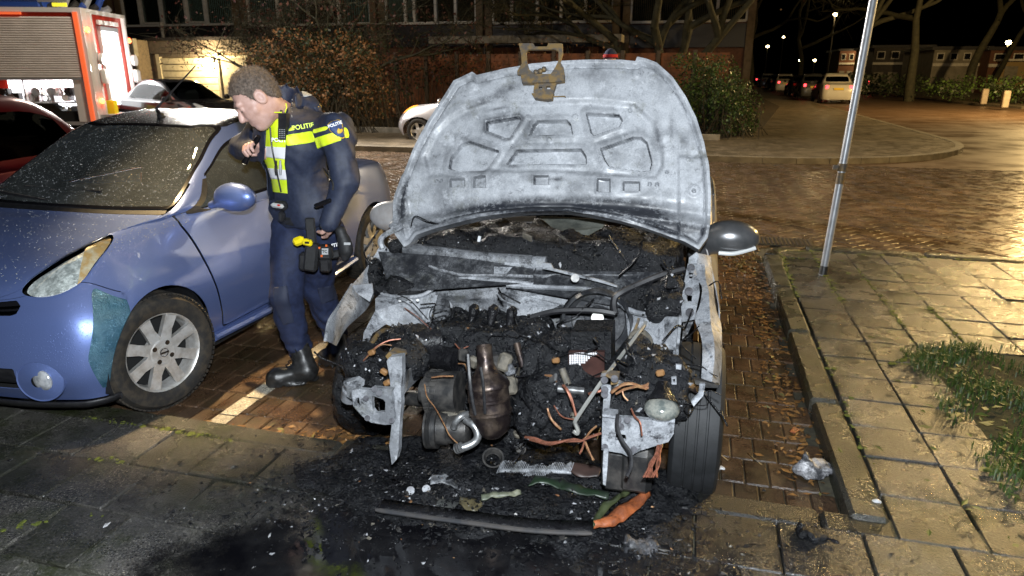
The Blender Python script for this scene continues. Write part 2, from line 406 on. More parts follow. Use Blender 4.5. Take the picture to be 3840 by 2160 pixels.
# ---- pavements
pav = sheet('pavement', [(-9, -6), (9, -6), (9, 6.8), (1.0, 6.8), (.72, 6.6), (.66, 6.2), (.66, 2.36), (-9, 2.36)], ZP-.035, m_joint)
T = .288
me_t = brick_proto('tile', T-.006, T-.006, .05, m_tile, .005)
def tile(x, y, hx=1., me=me_t):
    o = bpy.data.objects.new('tile', me); COL.objects.link(o); o.parent = pav
    o.location = (x, y, ZP+rng.normal(0, .0022)); o.scale = (hx, 1, 1)
    o.rotation_euler = (rng.normal(0, .008), rng.normal(0, .008), rng.normal(0, .004))
GX0, GY1 = 1.24, 4.42
def in_grass(x, y): return x > GX0+.06*math.sin(y*5)+(.5*max(0, 2.3-y)) and y < GY1+.12*math.sin(x*4)-.04*(x-1.3)
for j in range(6):
    y = 2.34-T*(j+.5)
    for i in range(-5, 16):
        x = -1.78+T*i+(T/2 if j % 2 else 0)
        if (y < .75 and (x < -1.9 or x > 1.2)) or (in_grass(x-.12, y) and in_grass(x+.12, y)): continue
        tile(x, y)
for j in range(0, 16):
    y = 2.34+T*(j+.5)
    for i in range(16):
        x = .79+T*(i+.5)+(T/2 if j % 2 else 0)*0
        if y > 6.75 or x > 4.6 or (in_grass(x-.1, y) and in_grass(x+.1, y+.1)): continue
        tile(x+(0 if j % 2 else .0), y)
# kerb stones
kerb = thing('kerb', None, None); kerb['kind'] = 'structure'; del_k = None
me_ks = mesh(*MB().box((0, 0, -.10), (.135, .985, .2), bev=.016).get(), m_kerb, 'auto', 'kerb_stone')
def kerbstone(x, y, rz, z=ZP+.004, s=1.):
    o = bpy.data.objects.new('kerb_stone', me_ks); COL.objects.link(o); o.parent = kerb; o.location = (x, y, z); o.rotation_euler = (rng.normal(0, .006), rng.normal(0, .01), rz); o.scale = (1, s, 1)
for i in range(4): kerbstone(.715+rng.normal(0, .004), 2.93+i, 0)
kerbstone(.735, 6.26, -.08, s=.36)
for i, a in enumerate((.28, .72, 1.18)): kerbstone(1.0-.27*math.cos(a), 6.46+.27*math.sin(a), -a, s=.15)
for i in range(7): kerbstone(1.55+i, 6.80+.012*i, PI/2)
for i in range(8): kerbstone(-4.9+i*.99+(.0 if i < 6 else .0), 2.415+rng.normal(0, .004), PI/2, ZP-.005)
# moss and weeds in the joints, litter in the gutter (uncountable)
ms = MB()
def mossline(x0, y0, x1, y1, n, w=.012):
    for k in range(n):
        t = rng.random(); x = x0+(x1-x0)*t+rng.normal(0, w); y = y0+(y1-y0)*t+rng.normal(0, w)
        r = .003+.010*rng.random()**2.5; ms.ball((x, y, ZP+.001), (r*rng.uniform(.7, 1.8), r*rng.uniform(.7, 1.8), r*.5), 6, 4)
for a in ((.79, 5.2, .79, 6.7, 170), (1.08, 5.1, 1.08, 6.7, 150), (1.37, 4.6, 1.37, 6.2, 90), (.79, 6.62, 2.4, 6.7, 120), (.80, 6.35, 1.3, 6.38, 50), (1.65, 4.4, 1.65, 5.2, 60),
          (-2.7, 2.34, -1.9, 2.34, 70), (-2.4, 2.05, -2.1, 2.05, 14), (-3, 1.2, -2, 1.76, 30), (.80, 2.8, .80, 4.4, 40), (1.1, 4.0, 1.7, 4.5, 120)): mossline(*a)
ms.obj('moss', m_moss, None, label='bright green moss and weeds growing in the paving joints', cat='moss', kind='stuff')
m_leaf = mat('dead_leaf', (.11, .05, .015), .6, col2=(.22, .11, .03), ns=25)
m_leafg = mat('pale_leaf', (.16, .14, .04), .55, col2=(.07, .06, .02), ns=25)
def litter(name, label, spots, m, z=0, smax=.03):
    B = MB()
    for (cx, cy, sx, sy, k) in spots:
        for _ in range(k):
            x, y = rng.normal(cx, sx), rng.normal(cy, sy); a = rng.uniform(0, 2*PI); s = rng.uniform(.006, smax); e = rng.uniform(.25, .7)
            c, d = math.cos(a)*s, math.sin(a)*s; h = rng.uniform(.002, .014)
            P = [(x-c, y-d, z+.004), (x+d*e, y-c*e, z+h), (x+c, y+d, z+.005), (x-d*e, y+c*e, z+h*.6)]
            B.add(P, [(0, 1, 2), (0, 2, 3)])
    V, F = B.get(); obj(name, V, F, m, smooth=False, label=label, cat='litter', kind='stuff')
litter('leaf_litter', 'wet brown leaves drifted along the foot of the kerb', [(.55, 3+.4*i, .07, .25, 70) for i in range(9)]+[(.42, 6.3, .16, .3, 320), (.3, 5.5, .1, .3, 90), (-1.9, 2.53, .22, .03, 230), (-1.5, 2.6, .1, .06, 80)], m_leaf)
litter('pale_leaf_litter', 'pale leaf fragments scattered in the gutter by the wing mirror', [(.48, 6.4, .12, .2, 160), (.55, 4.4, .06, .7, 60), (-1.8, 2.53, .2, .03, 40)], m_leafg)
# drain grate in the gutter
dg = thing('drain_grate', 'rusty slotted gutter grate in the road beside the kerb corner', 'drain grate', (.88, 7.32, 0))
MB().box((0, 0, .004), (.62, .34, .012)).obj('grate_frame', m_joint, dg)
for i in range(15): MB().box((-.28+.04*i, 0, .012), (.018, .3, .014), bev=.003).obj('bar', m_iron, dg)
# ---- grass patch
m_grass = mat('grass_blade', (.024, .052, .008), .5, col2=(.06, .095, .018), ns=9, spec=.4)
m_gsoil = mat('grass_soil', (.022, .022, .008), .9, col2=(.04, .045, .015), ns=14, bump=1, bs=60, bd=.01)
gp = []
for i in range(25):
    y = 1.0+i*(GY1-1.0)/24; gp.append((GX0+.06*math.sin(y*5)+.5*max(0, 2.3-y), y))
gp += [(x, GY1+.12*math.sin(x*4)-.04*(x-1.3)) for x in np.linspace(1.35, 6, 14)]+[(6, 1.0)]
sheet('verge', gp, ZP-.01, m_gsoil)
GV = []; GF = []
for _ in range(15000):
    x = GX0+abs(rng.normal(0, .95)); y = rng.uniform(1.4, GY1+.05)
    if not in_grass(x+.05, y) or x > 3.6: continue
    cl = .5*math.sin(x*9+1.7*math.sin(y*5))+.5*math.sin(y*11+2.1*math.sin(x*7)); 
    if cl < -.9+1.3*rng.random(): continue
    a = rng.uniform(0, 2*PI); h = rng.uniform(.015, .05)*(1+.4*cl); w = rng.uniform(.0018, .004); b = rng.uniform(.2, 1.1)*h
    dx, dy = math.cos(a), math.sin(a); n0 = len(GV)
    GV += [(x-dy*w, y+dx*w, ZP-.012), (x+dy*w, y-dx*w, ZP-.012), (x+dx*b*.4+dy*w*.8, y+dy*b*.4-dx*w*.8, ZP+h*.65), (x+dx*b*.4-dy*w*.8, y+dy*b*.4+dx*w*.8, ZP+h*.65), (x+dx*b, y+dy*b, ZP+h*.8)]
    GF += [(n0, n0+1, n0+2, n0+3), (n0+3, n0+2, n0+4)]
obj('grass', GV, GF, m_grass, smooth=False, label='wet green grass growing on the verge beside the pavement', cat='grass', kind='stuff')
litter('verge_leaves', 'fallen leaves and small broad weeds lying in the grass verge', [(1.9, 3.2, .5, .7, 260), (1.4, 3.6, .1, .5, 60), (2.2, 2.4, .5, .4, 160)], m_grass, ZP+.02, .035)
# ---- puddle of black extinguishing water in front of the burnt car, thinning out at a ragged edge
def water_mat():
    n = N('black_water'); c = n.ramp(n.noise(5, 6, .7), [(.4, (.003, .003, .004)), (.68, (.012, .012, .013))])
    n.set(color=c, rough=n.ramp(n.noise(3.2, 6, .7), [(.44, .015), (.66, .25)]), spec=.6, normal=n.bump(n.noise(16, 4, .6), .06, .004))
    p = n.n('ShaderNodeSeparateXYZ'); n.l(n.pos(), p.inputs[0]); dx = n.math('MULTIPLY', n.math('ADD', p.outputs[0], .70), .74); dy = n.math('MULTIPLY', n.math('SUBTRACT', p.outputs[1], 1.45), 1.0)
    d = n.math('SQRT', n.math('ADD', n.math('MULTIPLY', dx, dx), n.math('MULTIPLY', dy, dy))); d = n.math('ADD', d, n.math('MULTIPLY', n.math('SUBTRACT', n.noise(3.2, 7, .7), .5), .7))
    f = n.ramp(d, [(.58, 0.), (.72, 1.)]); t = n.n('ShaderNodeBsdfTransparent'); mx = n.n('ShaderNodeMixShader'); n.l(f, mx.inputs[0]); n.l(n.b.outputs[0], mx.inputs[1]); n.l(t.outputs[0], mx.inputs[2]); n.l(mx.outputs[0], n.o.inputs[0]); return n.m
m_water = water_mat()
sheet('puddle', [(-2.0, .5), (.9, .5), (.9, 2.32), (-2.0, 2.32)], ZP+.0065, m_water)
# ---- far pavements beyond the cross street
m_pavefar = paving_mat('far_pavement', (.13, .10, .065), (.19, .15, .10), (.07, .06, .03), (.35, .7), .3, 40, 0)
cor = [(-60, 14.12), (1.2, 14.12)]
for k in range(13):
    a = -PI/2+PI/2*k/12; cor.append((1.2+4.6*math.cos(a), 19.0+4.88*math.sin(a)))
cor += [(5.75, 30), (5.75, 220), (-60, 220)]
sheet('corner_pavement', cor, .10, m_pavefar)
kb = MB(); m_kfar = mat('far_kerb', (.12, .10, .07), .7, col2=(.2, .17, .12), ns=4)
for (x0, y0), (x1, y1) in zip(cor[:-2], cor[1:-1]):
    L = math.hypot(x1-x0, y1-y0); kb.box(((x0+x1)/2, (y0+y1)/2, .05), (L, .16, .112), math.atan2(y1-y0, x1-x0))
kb.obj('far_kerb', m_kfar, None, kind='structure')
rp = [(60, 30), (22, 31), (17, 34), (14.6, 38.5), (13.6, 45), (12.6, 90), (11.5, 220), (120, 220), (120, 30)]
sheet('opposite_pavement', rp, .10, m_pavefar)
kb = MB()
for (x0, y0), (x1, y1) in zip(rp[:-3], rp[1:-2]):
    L = math.hypot(x1-x0, y1-y0); kb.box(((x0+x1)/2, (y0+y1)/2, .05), (L, .16, .112), math.atan2(y1-y0, x1-x0))
kb.obj('opposite_kerb', m_kfar, None, kind='structure')
# ================================================================== CARS: a body is one curved sheet over a control net, cut into panels
def net_grid(C, nu, nv):
    C = np.array(C, float); K, U, _ = C.shape
    A = np.array([catmull(C[k], nu) for k in range(K)])           # K x (U-1)*nu+1
    G = np.array([catmull(A[:, i], nv) for i in range(A.shape[1])])  # cols x rows x 3
    n, m = G.shape[:2]; u = np.repeat(np.arange(n)/nu, m); v = np.tile(np.arange(m)/nv, n)
    V = np.c_[G.reshape(-1, 3), u, v]; V[:, 0] = np.maximum(V[:, 0], 0)
    F = [(i*m+j, (i+1)*m+j, (i+1)*m+j+1, i*m+j+1) for i in range(n-1) for j in range(m-1)]
    return V, F
def both(V, F):
    W_ = V.copy(); W_[:, 0] *= -1; n = len(V)
    return np.vstack([V, W_]), list(F)+[tuple(i+n for i in f[::-1]) for f in F]
def interp(x, xs, ys): return np.interp(x, xs, ys)
def carpaint(name, base, flake=.6, rough=.32, drops=True, spots=None):
    n = N(name); c = n.mix(n.noise(900, 2, .7), tuple(x*.75 for x in base), tuple(min(1, x*1.3) for x in base))
    k = dict(color=c, metal=flake, rough=rough, coat=1., coatr=.04)
    if drops:
        d = n.vor(120); h = n.ramp(d, [(.0, 1.), (.16, .6), (.24, 0.)]); msk = n.ramp(n.noise(5, 3, .6), [(.42, 0.), (.6, 1.)])
        k['normal'] = n.bump(n.math('MULTIPLY', h, msk), .55, .0022)
    return n.set(**k)
def glass_mat(name, tint=(.75, .85, .82), r=.0, wet=0):
    n = N(name); t = n.n('ShaderNodeBsdfTransparent'); t.inputs[0].default_value = (*tint, 1); g = n.n('ShaderNodeBsdfGlossy'); g.inputs['Roughness'].default_value = r
    fr = n.n('ShaderNodeFresnel'); fr.inputs[0].default_value = 1.5; mx = n.n('ShaderNodeMixShader'); n.l(fr.outputs[0], mx.inputs[0]); n.l(t.outputs[0], mx.inputs[1]); n.l(g.outputs[0], mx.inputs[2]); out = mx.outputs[0]
    if wet:                                                 # fine rain standing on the pane, and a faint painted haze
        d = n.math('MULTIPLY', n.ramp(n.vor(230), [(.16, 1.), (.24, 0.)]), n.ramp(n.noise(60, 3, .6), [(.38, .15), (.62, 1.)])); d = n.math('ADD', n.math('MULTIPLY', d, wet), n.math('MULTIPLY', n.noise(3, 4, .6), .11))
        df = n.n('ShaderNodeBsdfDiffuse'); df.inputs[0].default_value = (.62, .68, .68, 1); m2 = n.n('ShaderNodeMixShader'); n.l(d, m2.inputs[0]); n.l(out, m2.inputs[1]); n.l(df.outputs[0], m2.inputs[2]); out = m2.outputs[0]
    n.l(out, n.o.inputs[0]); return n.m
m_glass = glass_mat('car_glass'); m_wet = glass_mat('wet_glass', (.78, .88, .85), 0, .55); m_wetd = glass_mat('wet_side_glass', (.35, .38, .37), 0, .3); m_glassd = glass_mat('dark_glass', (.25, .28, .28))
m_black = mat('black_plastic', (.012, .012, .014), .45, col2=(.022, .022, .024), ns=40, bump=.2, bs=300)
m_gloss = mat('gloss_black', (.008, .008, .01), .12)
m_dark = mat('underbody_black', (.004, .004, .004), .9)
m_rubber = mat('tyre_rubber', (.016, .015, .014), .72, col2=(.045, .036, .026), ns=26, bump=.35, bs=220)
m_alloy = mat('alloy', (.72, .71, .69), .4, .55, col2=(.52, .49, .45), ns=18, rvar=.12, obj=True)
m_chrome = mat('chrome', (.8, .8, .82), .12, 1)
m_trim = mat('cloth_trim', (.07, .07, .07), .85, col2=(.10, .10, .10), ns=200)
m_trim2 = mat('dash_plastic', (.12, .115, .10), .5, col2=(.16, .15, .13), ns=90)
m_plate = mat('yellow_plate', (.75, .5, .02), .4)
m_redlens = mat('red_lens', (.35, .008, .01), .15, coat=1)
m_lens = mat('clear_lens', (.72, .74, .76), .18, .35, col2=(.4, .42, .45), ns=30, coat=1)

def tyre_prof(R, w, rim):
    return [(rim-.006, -w*.40), (rim+.004, -w*.46), (rim+(R-rim)*.45, -w*.52), (R-.022, -w*.50), (R-.006, -w*.40), (R, -w*.25), (R, w*.25), (R-.006, w*.40), (R-.022, w*.50), (rim+(R-rim)*.45, w*.52), (rim+.004, w*.46), (rim-.006, w*.40)]
def tyre_mesh(R, w, rim, n=72):
    B = MB().lathe(tyre_prof(R, w, rim), n, axis=(1, 0, 0))
    for k in range(n):                                      # shallow tread blocks across the crown
        a = 2*PI*k/n
        for x, l in ((-w*.27, .30), (0, .18), (w*.27, .30)):
            c = np.array([x, math.cos(a)*(R+.001), math.sin(a)*(R+.001)])
            B.box(c, (w*l, 2*PI*R/n*.72, .008), R=rotm('X', a-PI/2))
    return B
def rim_mesh(rim, w, spokes=8, sw=.052):
    B = MB(); B.lathe([(rim*.93, -w*.3), (rim*.93, w*.30), (rim*.965, w*.42), (rim*1.0, w*.45), (rim*1.0, w*.40)], 56, axis=(1, 0, 0))
    hub = [(0, w*.40), (rim*.30, w*.40), (rim*.36, w*.37), (rim*.37, w*.1), (0, w*.1)]
    B.lathe(hub[1:4], 40, axis=(1, 0, 0)); B.cyl((w*.1, 0, 0), (w*.398, 0, 0), rim*.31, n=40)
    for k in range(spokes):
        a = 2*PI*(k+.5)/spokes
        if True:
            P = []
            for r, hw, x in ((rim*.28, sw*.62, w*.385), (rim*.6, sw*.50, w*.35), (rim*.95, sw*.60, w*.40)):
                P += [(x, r, -hw), (x, r, hw), (x-.03, r, hw*.85), (x-.03, r, -hw*.85)]
            F = []
            for i in (0, 1):
                o = 4*i; F += [(o, o+1, o+5, o+4), (o+1, o+2, o+6, o+5), (o+2, o+3, o+7, o+6), (o+3, o, o+4, o+7)]
            B.add(np.array(P) @ rotm('X', a).T, F)
    return B
def wheel(parent, loc, steer=0, R=.298, w=.18, rim=.203, side=1, detail=True, spokes=8, m_r=None, flat=0):
    m_r = m_r or m_alloy
    t = tyre_mesh(R, w, rim).obj('wheel', m_rubber, parent); t.location = loc; t.rotation_euler = (0, 0, steer+(0 if side > 0 else PI))
    rim_mesh(rim, w, spokes).obj('rim', m_r, t)
    MB().cyl((-w*.3, 0, 0), (-w*.02, 0, 0), rim*.9, n=40).obj('brake_disc', m_dark, t)
    if detail:
        for k in range(4):
            a = PI/4+PI/2*k+.2; MB().cyl((w*.36, math.cos(a)*.052, math.sin(a)*.052), (w*.404, math.cos(a)*.052, math.sin(a)*.052), .0125, n=12).obj('lug_nut', m_iron, t)
        B = MB().cyl((w*.39, 0, 0), (w*.43, 0, 0), .030, .028, 24); B.obj('hub_cap', m_alloy, t)
        B = MB(); tt = np.linspace(0, 2*PI, 33); B.tube(np.c_[np.full(33, w*.434), np.cos(tt)*.021, np.sin(tt)*.021], .0025, 6, False); B.box((w*.434, 0, 0), (.004, .05, .009)); B.obj('emblem', m_chrome, t)
    return t
# ------------------------------------------------------------------ the blue coupe
XC, YC = -3.345, 2.14
def row(z, pts): return [(p[0], p[1], p[2] if len(p) > 2 else z) for p in pts]
BLUE = [
 row(.20, [(0,.08),(.38,.10),(.60,.14),(.72,.19),(.775,.30),(.79,.56),(.79,.98),(.79,1.3),(.79,1.6),(.79,2.2),(.79,2.6),(.785,2.95),(.76,3.3),(.62,3.52),(0,3.56)]),
 row(.36, [(0,0),(.40,.02),(.64,.07),(.765,.15),(.815,.27),(.83,.56),(.825,.98),(.825,1.3),(.825,1.6),(.825,2.2),(.825,2.6),(.825,2.95),(.80,3.3),(.64,3.55),(0,3.60)]),
 row(.56, [(0,.03),(.40,.05),(.64,.10),(.765,.18),(.82,.30),(.838,.56,.60),(.832,.98),(.832,1.3),(.832,1.6),(.832,2.2,.58),(.832,2.6,.6),(.835,2.95,.64),(.80,3.3,.66),(.64,3.54,.66),(0,3.58,.66)]),
 row(.64, [(0,.06,.64),(.39,.09,.65),(.59,.15,.68),(.68,.25,.73),(.705,.38,.785),(.728,.60,.815),(.745,.98,.84),(.768,1.3,.86),(.785,1.6,.88),(.80,2.2,.90),(.80,2.6,.91),(.795,2.95,.91),(.75,3.3,.88),(.6,3.48,.85),(0,3.52,.84)]),
 row(.70, [(0,.09,.70),(.36,.12,.715),(.52,.20,.765),(.60,.32,.84),(.63,.44,.885),(.65,.63,.91),(.695,.96,.925),(.755,1.3,.925),(.755,1.6,.93),(.755,2.2,.945),(.75,2.6,.955),(.735,2.95,.955),(.69,3.3,.93),(.55,3.44,.91),(0,3.48,.90)]),
 row(.74, [(0,.13,.74),(.31,.16,.755),(.44,.24,.80),(.54,.36,.85),(.59,.46,.88),(.615,.62,.905),(.655,.92,.95),(.60,1.26,1.14),(.53,1.60,1.305),(.53,2.2,1.355),(.55,2.55,1.24),(.58,2.85,1.02),(.58,3.2,.96),(.45,3.4,.93),(0,3.44,.92)]),
 row(.77, [(0,.17,.77),(.20,.20,.785),(.28,.28,.82),(.33,.40,.855),(.36,.50,.885),(.37,.65,.91),(.38,.84,.955),(.36,1.18,1.15),(.31,1.54,1.335),(.31,2.2,1.395),(.33,2.62,1.28),(.35,2.98,1.02),(.35,3.22,.96),(.25,3.36,.94),(0,3.4,.93)]),
 row(.79, [(0,.20,.79),(0,.24,.80),(0,.31,.83),(0,.42,.865),(0,.52,.89),(0,.66,.92),(0,.80,.96),(0,1.14,1.155),(0,1.51,1.345),(0,2.2,1.405),(0,2.65,1.29),(0,3.02,1.02),(0,3.22,.965),(0,3.3,.95),(0,3.36,.94)])]
m_blue = carpaint('blue_metallic', (.14, .20, .45), .5, .36)
m_soft = mat('wet_black_roof', (.012, .013, .016), .22, col2=(.02, .02, .024), ns=50, bump=.5, bs=170)
car = thing('blue_coupe', 'metallic blue coupe wet with rain, its bumper corner patched with film', 'car', (XC, YC, 0))
gV, gF = net_grid(BLUE, 9, 8)
HOODV = ([0, 1, 1.6, 2.2, 3, 4, 5, 6], [3.5, 3.55, 3.85, 4.45, 4.68, 4.9, 5.0, 5.0])
WY, RY, WR = .56, 2.945, .298
def cut(V, F, *fs):
    for f in fs:
        if not len(F): break
        V, F = clip(V, F, f(V))
    return V, F
U_, V_ = (lambda V: V[:, 3]), (lambda V: V[:, 4])
arch = lambda V: np.minimum(np.hypot(V[:, 1]-WY, V[:, 2]-WR)-.338, np.hypot(V[:, 1]-RY, V[:, 2]-WR)-.345)
G_ = .010
hoodv = lambda V: V_(V)-interp(U_(V), *HOODV)
lampf = lambda V: 1-np.hypot(((U_(V)-3.02)*.985+(V_(V)-3.78)*.17)/1.5, ((V_(V)-3.78)*.985-(U_(V)-3.02)*.12)/.74)
seam = lambda V: V_(V)-interp(U_(V), [0, 1.3, 1.9, 2.5, 4.35], [3.4, 3.4, 3.42, 3.36, 2.35])
FOGC = np.array([.58, .045, .335])
fogd = lambda V: np.linalg.norm((V[:, :3]-FOGC)*np.array([1, .6, 1.12]), axis=1)
grille = lambda V: np.minimum(np.minimum(1.42-.25*np.abs(V_(V)-3.0)-U_(V), V_(V)-2.55), 3.3-V_(V))
intake = lambda V: np.minimum(np.minimum(1.25-U_(V), V_(V)-.45), 1.15-V_(V))
door = lambda V: np.minimum(np.minimum(U_(V)-interp(V_(V), [0, 1, 2.2, 3.2, 4.2], [6.12, 6.06, 5.92, 5.78, 5.80]), 9.25-U_(V)), np.minimum(V_(V)-.42, 4.06-V_(V)))
sidewin = lambda V: np.minimum(np.minimum(V_(V)-4.10, 4.80-V_(V)), np.minimum(U_(V)-interp(V_(V), [4.1, 4.8], [6.28, 6.9]), 10.05-U_(V)-(V_(V)-4.1)*.4))
sail = lambda V: np.minimum(np.minimum(V_(V)-3.78, 4.80-V_(V)), np.minimum(U_(V)-interp(V_(V), [3.8, 4.1, 4.8], [6.02, 6.05, 6.75]), interp(V_(V), [3.8, 4.1, 4.8], [6.55, 6.30, 6.90])-U_(V)))
wind = lambda V: np.minimum(np.minimum(U_(V)-6.07, 7.94-U_(V)), V_(V)-5.12)
wbord = lambda V: np.minimum(np.minimum(U_(V)-6.0, 8.02-U_(V)), V_(V)-5.04)
cowl = lambda V: np.minimum(np.minimum(U_(V)-5.84, 6.0-U_(V)), V_(V)-5.03)
roof = lambda V: np.minimum(np.minimum(U_(V)-8.02, 10.0-U_(V)), V_(V)-5.08)
rwin = lambda V: np.minimum(np.minimum(U_(V)-10.08, 10.9-U_(V)), V_(V)-5.15)
neg = lambda f, g=0.: (lambda V: -f(V)-g)
pos = lambda f, g=0.: (lambda V: f(V)-g)
def panel(name, fs, m, t=.004, parent=car, off=0, mirror=True, sm=True):
    V, F = cut(gV, gF, *fs)
    if not len(F): return None
    V = V[:, :3]
    if off:
        W_, _ = thicken(V, F, -off); V = W_[len(V):]
    if mirror and V[:, 0].min() > .015:                      # two separate pieces: one object a side
        for s in (1, -1):
            W_ = V*np.array([s, 1, 1]); Ff = F if s > 0 else [f[::-1] for f in F]
            if t: W_, Ff = thicken(W_, Ff, t)
            p = parent[s] if isinstance(parent, dict) else parent
            o = obj(name, W_, Ff, m, p, 'auto' if t else True); mirror = {**(mirror if isinstance(mirror, dict) else {}), s: o}
        return mirror
    if mirror: V, F = both(np.c_[V, V[:, :2]], F)
    if t: V, F = thicken(V, F, t)
    return obj(name, V, F, m, parent, 'auto' if t else True)
hood_ = panel('bonnet', [pos(hoodv, G_), neg(lampf, .012), lambda V: 5.80-U_(V), lambda V: .02+U_(V)], m_blue)
panel('bumper', [neg(seam, G_), lambda V: 4.32-U_(V), neg(arch, 0) if 0 else arch, neg(lampf, .012), neg(grille), neg(intake), lambda V: fogd(V)-.098], m_blue)
panel('fender', [pos(lambda V: np.where(U_(V) < 4.32, seam(V), 1.), G_), neg(hoodv, G_), arch, neg(lampf, .012), neg(door, .022), lambda V: 6.6-U_(V), neg(sail), neg(sidewin), lambda V: np.where(V_(V) > 4.3, 5.3-V_(V), 1)], m_blue)
dr = panel('door', [pos(door, .022), neg(sail), neg(sidewin), arch], m_blue)
panel('quarter_panel', [lambda V: U_(V)-6.6, neg(door, .022), arch, neg(sidewin), neg(wbord), neg(roof), neg(rwin)], m_blue)
panel('roof', [pos(roof, .01)], m_soft)
ws = panel('windscreen', [pos(wind)], m_wet, 0)
panel('windscreen_seal', [pos(wbord), neg(wind)], m_gloss, .004, off=.002)
panel('cowl', [pos(cowl, 0)], m_black, .004, off=-.004)
panel('side_window', [pos(sidewin)], m_wetd, 0)
panel('window_trim', [lambda V: sidewin(V)+.045, neg(sidewin), neg(sail)], m_gloss, .004, off=.001)
panel('mirror_base', [pos(sail)], m_black, .006, off=.004)
panel('rear_window', [pos(rwin)], m_glassd, 0)
gl = panel('grille', [pos(grille)], m_gloss, .004, off=-.02)
for a, b in ((2.62, 2.8), (2.9, 3.05)): panel('grille_bar', [lambda V, a=a, b=b: np.minimum(V_(V)-a, b-V_(V)), pos(grille, .06)], m_chrome, .004, parent=gl, off=-.008)
it = panel('air_intake', [pos(intake)], m_black, .004, off=-.03)
# patched corner: crumpled film stuck over the damage
n = N('crumpled_film'); hh = n.noise(26, 7, .75, dist=.9)
m_film = n.set(color=n.ramp(n.noise(12, 4, .6), [(.35, (.02, .09, .15)), (.65, (.09, .20, .27))]), metal=.35, rough=.2, coat=.6, normal=n.bump(hh, .9, .012))
film = lambda V: np.minimum(np.minimum(U_(V)-interp(V_(V), [.3, 1.3, 2.6, 3.0], [3.35, 2.95, 3.35, 3.5]), 4.30-U_(V)), np.minimum(V_(V)-.35, interp(U_(V), [3.2, 3.5, 4.3], [2.6, 2.72, 2.25])-V_(V)))
panel('repair_film', [pos(film), arch, neg(seam, .03)], m_film, .003, off=.004, mirror=False)
# headlamps: clear cover over a silver bowl and an amber indicator
m_cover = glass_mat('lamp_cover', (.86, .88, .86), .02)
m_bowl = mat('lamp_bowl', (.80, .82, .82), .3, .15, col2=(.40, .42, .42), ns=30, bump=.8, bs=26, bd=.02, det=3)
m_amber = mat('amber_lens', (.62, .38, .15), .3, .0, col2=(.72, .62, .45), ns=22, bump=.4, bs=40, bd=.006, coat=.7)
hl = panel('headlight', [pos(lampf, .01)], m_cover, 0, off=.004)
panel('lamp_bowl', [pos(lampf, .03), lambda V: 3.5-U_(V)-(4-V_(V))*.55], m_bowl, 0, parent=hl, off=-.022)
panel('indicator', [pos(lampf, .03), lambda V: -3.5+U_(V)+(4-V_(V))*.55], m_amber, 0, parent=hl, off=-.012)
panel('lamp_rim', [pos(lampf, -.004), neg(lampf, .045)], m_gloss, .004, parent=hl, off=-.002)
for s in (1, -1):
    B = MB(); B.lathe([(.028, .02), (.07, .006), (.098, -.004), (.104, -.002), (.106, -.012)], 36, c=(s*FOGC[0], FOGC[1]+.012, FOGC[2]), axis=(s*.34, -1, .05)); fg = B.obj('fog_light', m_blue, car)
    MB().ball((s*(FOGC[0]+.012), FOGC[1]+.012, FOGC[2]), (.052, .02, .05), 20, 10).obj('fog_lens', m_lens, fg)
# black lip under the bumper, sills, wells and floor
V, F = cut(gV, gF, lambda V: .22-V_(V), lambda V: 4.0-U_(V)); V = V[:, :3].copy(); V[:, 2] -= .045; V[:, 0] *= .985
V, F = both(np.c_[V, V[:, :2]], F); V, F = thicken(V, F, .01); obj('bumper_lip', V, F, m_black, car)
B = MB(); B.box((0, 1.85, .20), (1.50, 2.05, .10)); B.box((0, .45, .40), (1.02, .62, .46)); B.box((0, 2.98, .45), (1.02, .9, .5)); B.obj('floor_pan', m_dark, car)
for s in (1, -1):
    for yy in (WY, RY):
        B = MB(); a = np.linspace(-.25, PI+.25, 22); P = [(s*x, yy+.352*math.cos(t), WR+.352*math.sin(t)) for t in a for x in (.48, .80)]
        B.add(P, [(2*i, 2*i+1, 2*i+3, 2*i+2) for i in range(21)]); B.obj('wheel_well', m_black, car)
wheel(car, (.742, WY, WR), math.radians(-14)); wheel(car, (-.742, WY, WR), math.radians(-14), side=-1); wheel(car, (.745, RY, WR)); wheel(car, (-.745, RY, WR), side=-1)
# sill strip and door furniture
for s in (1, -1):
    B = MB(); B.tube(catmull([(s*.812, .92, .235), (s*.826, 1.5, .23), (s*.826, 2.2, .23), (s*.815, 2.62, .25)], 8), .024, 8); B.obj('sill', m_blue, car)
    MB().tube([(s*.842, 2.0, .76), (s*.858, 2.03, .765), (s*.858, 2.13, .77), (s*.842, 2.16, .77)], .011, 8).obj('door_handle', m_blue, car)
# wing mirrors
def mshell(P, s=1):
    d = ell(P, (0, 0, 0), (.125, .062, .078)); d = np.maximum(d, P[:, 1]-.032); d = su(d, cap(P, (-.10, .005, -.035), (-.17, .02, -.055), .028, .022), .03); return d
mV, mF = surfnet(mshell, (-.22, -.09, -.1), (.15, .08, .1), .009)
for s in (1, -1):
    W_ = mV.copy(); W_[:, 0] *= s; Ff = mF if s > 0 else [f[::-1] for f in mF]
    o = obj('wing_mirror', W_+np.array([s*.945, 1.07, 1.005]), Ff, m_blue, car); MB().ball((s*.96, 1.104, 1.008), (.095, .006, .058), 16, 8).obj('mirror_glass', m_chrome, o)
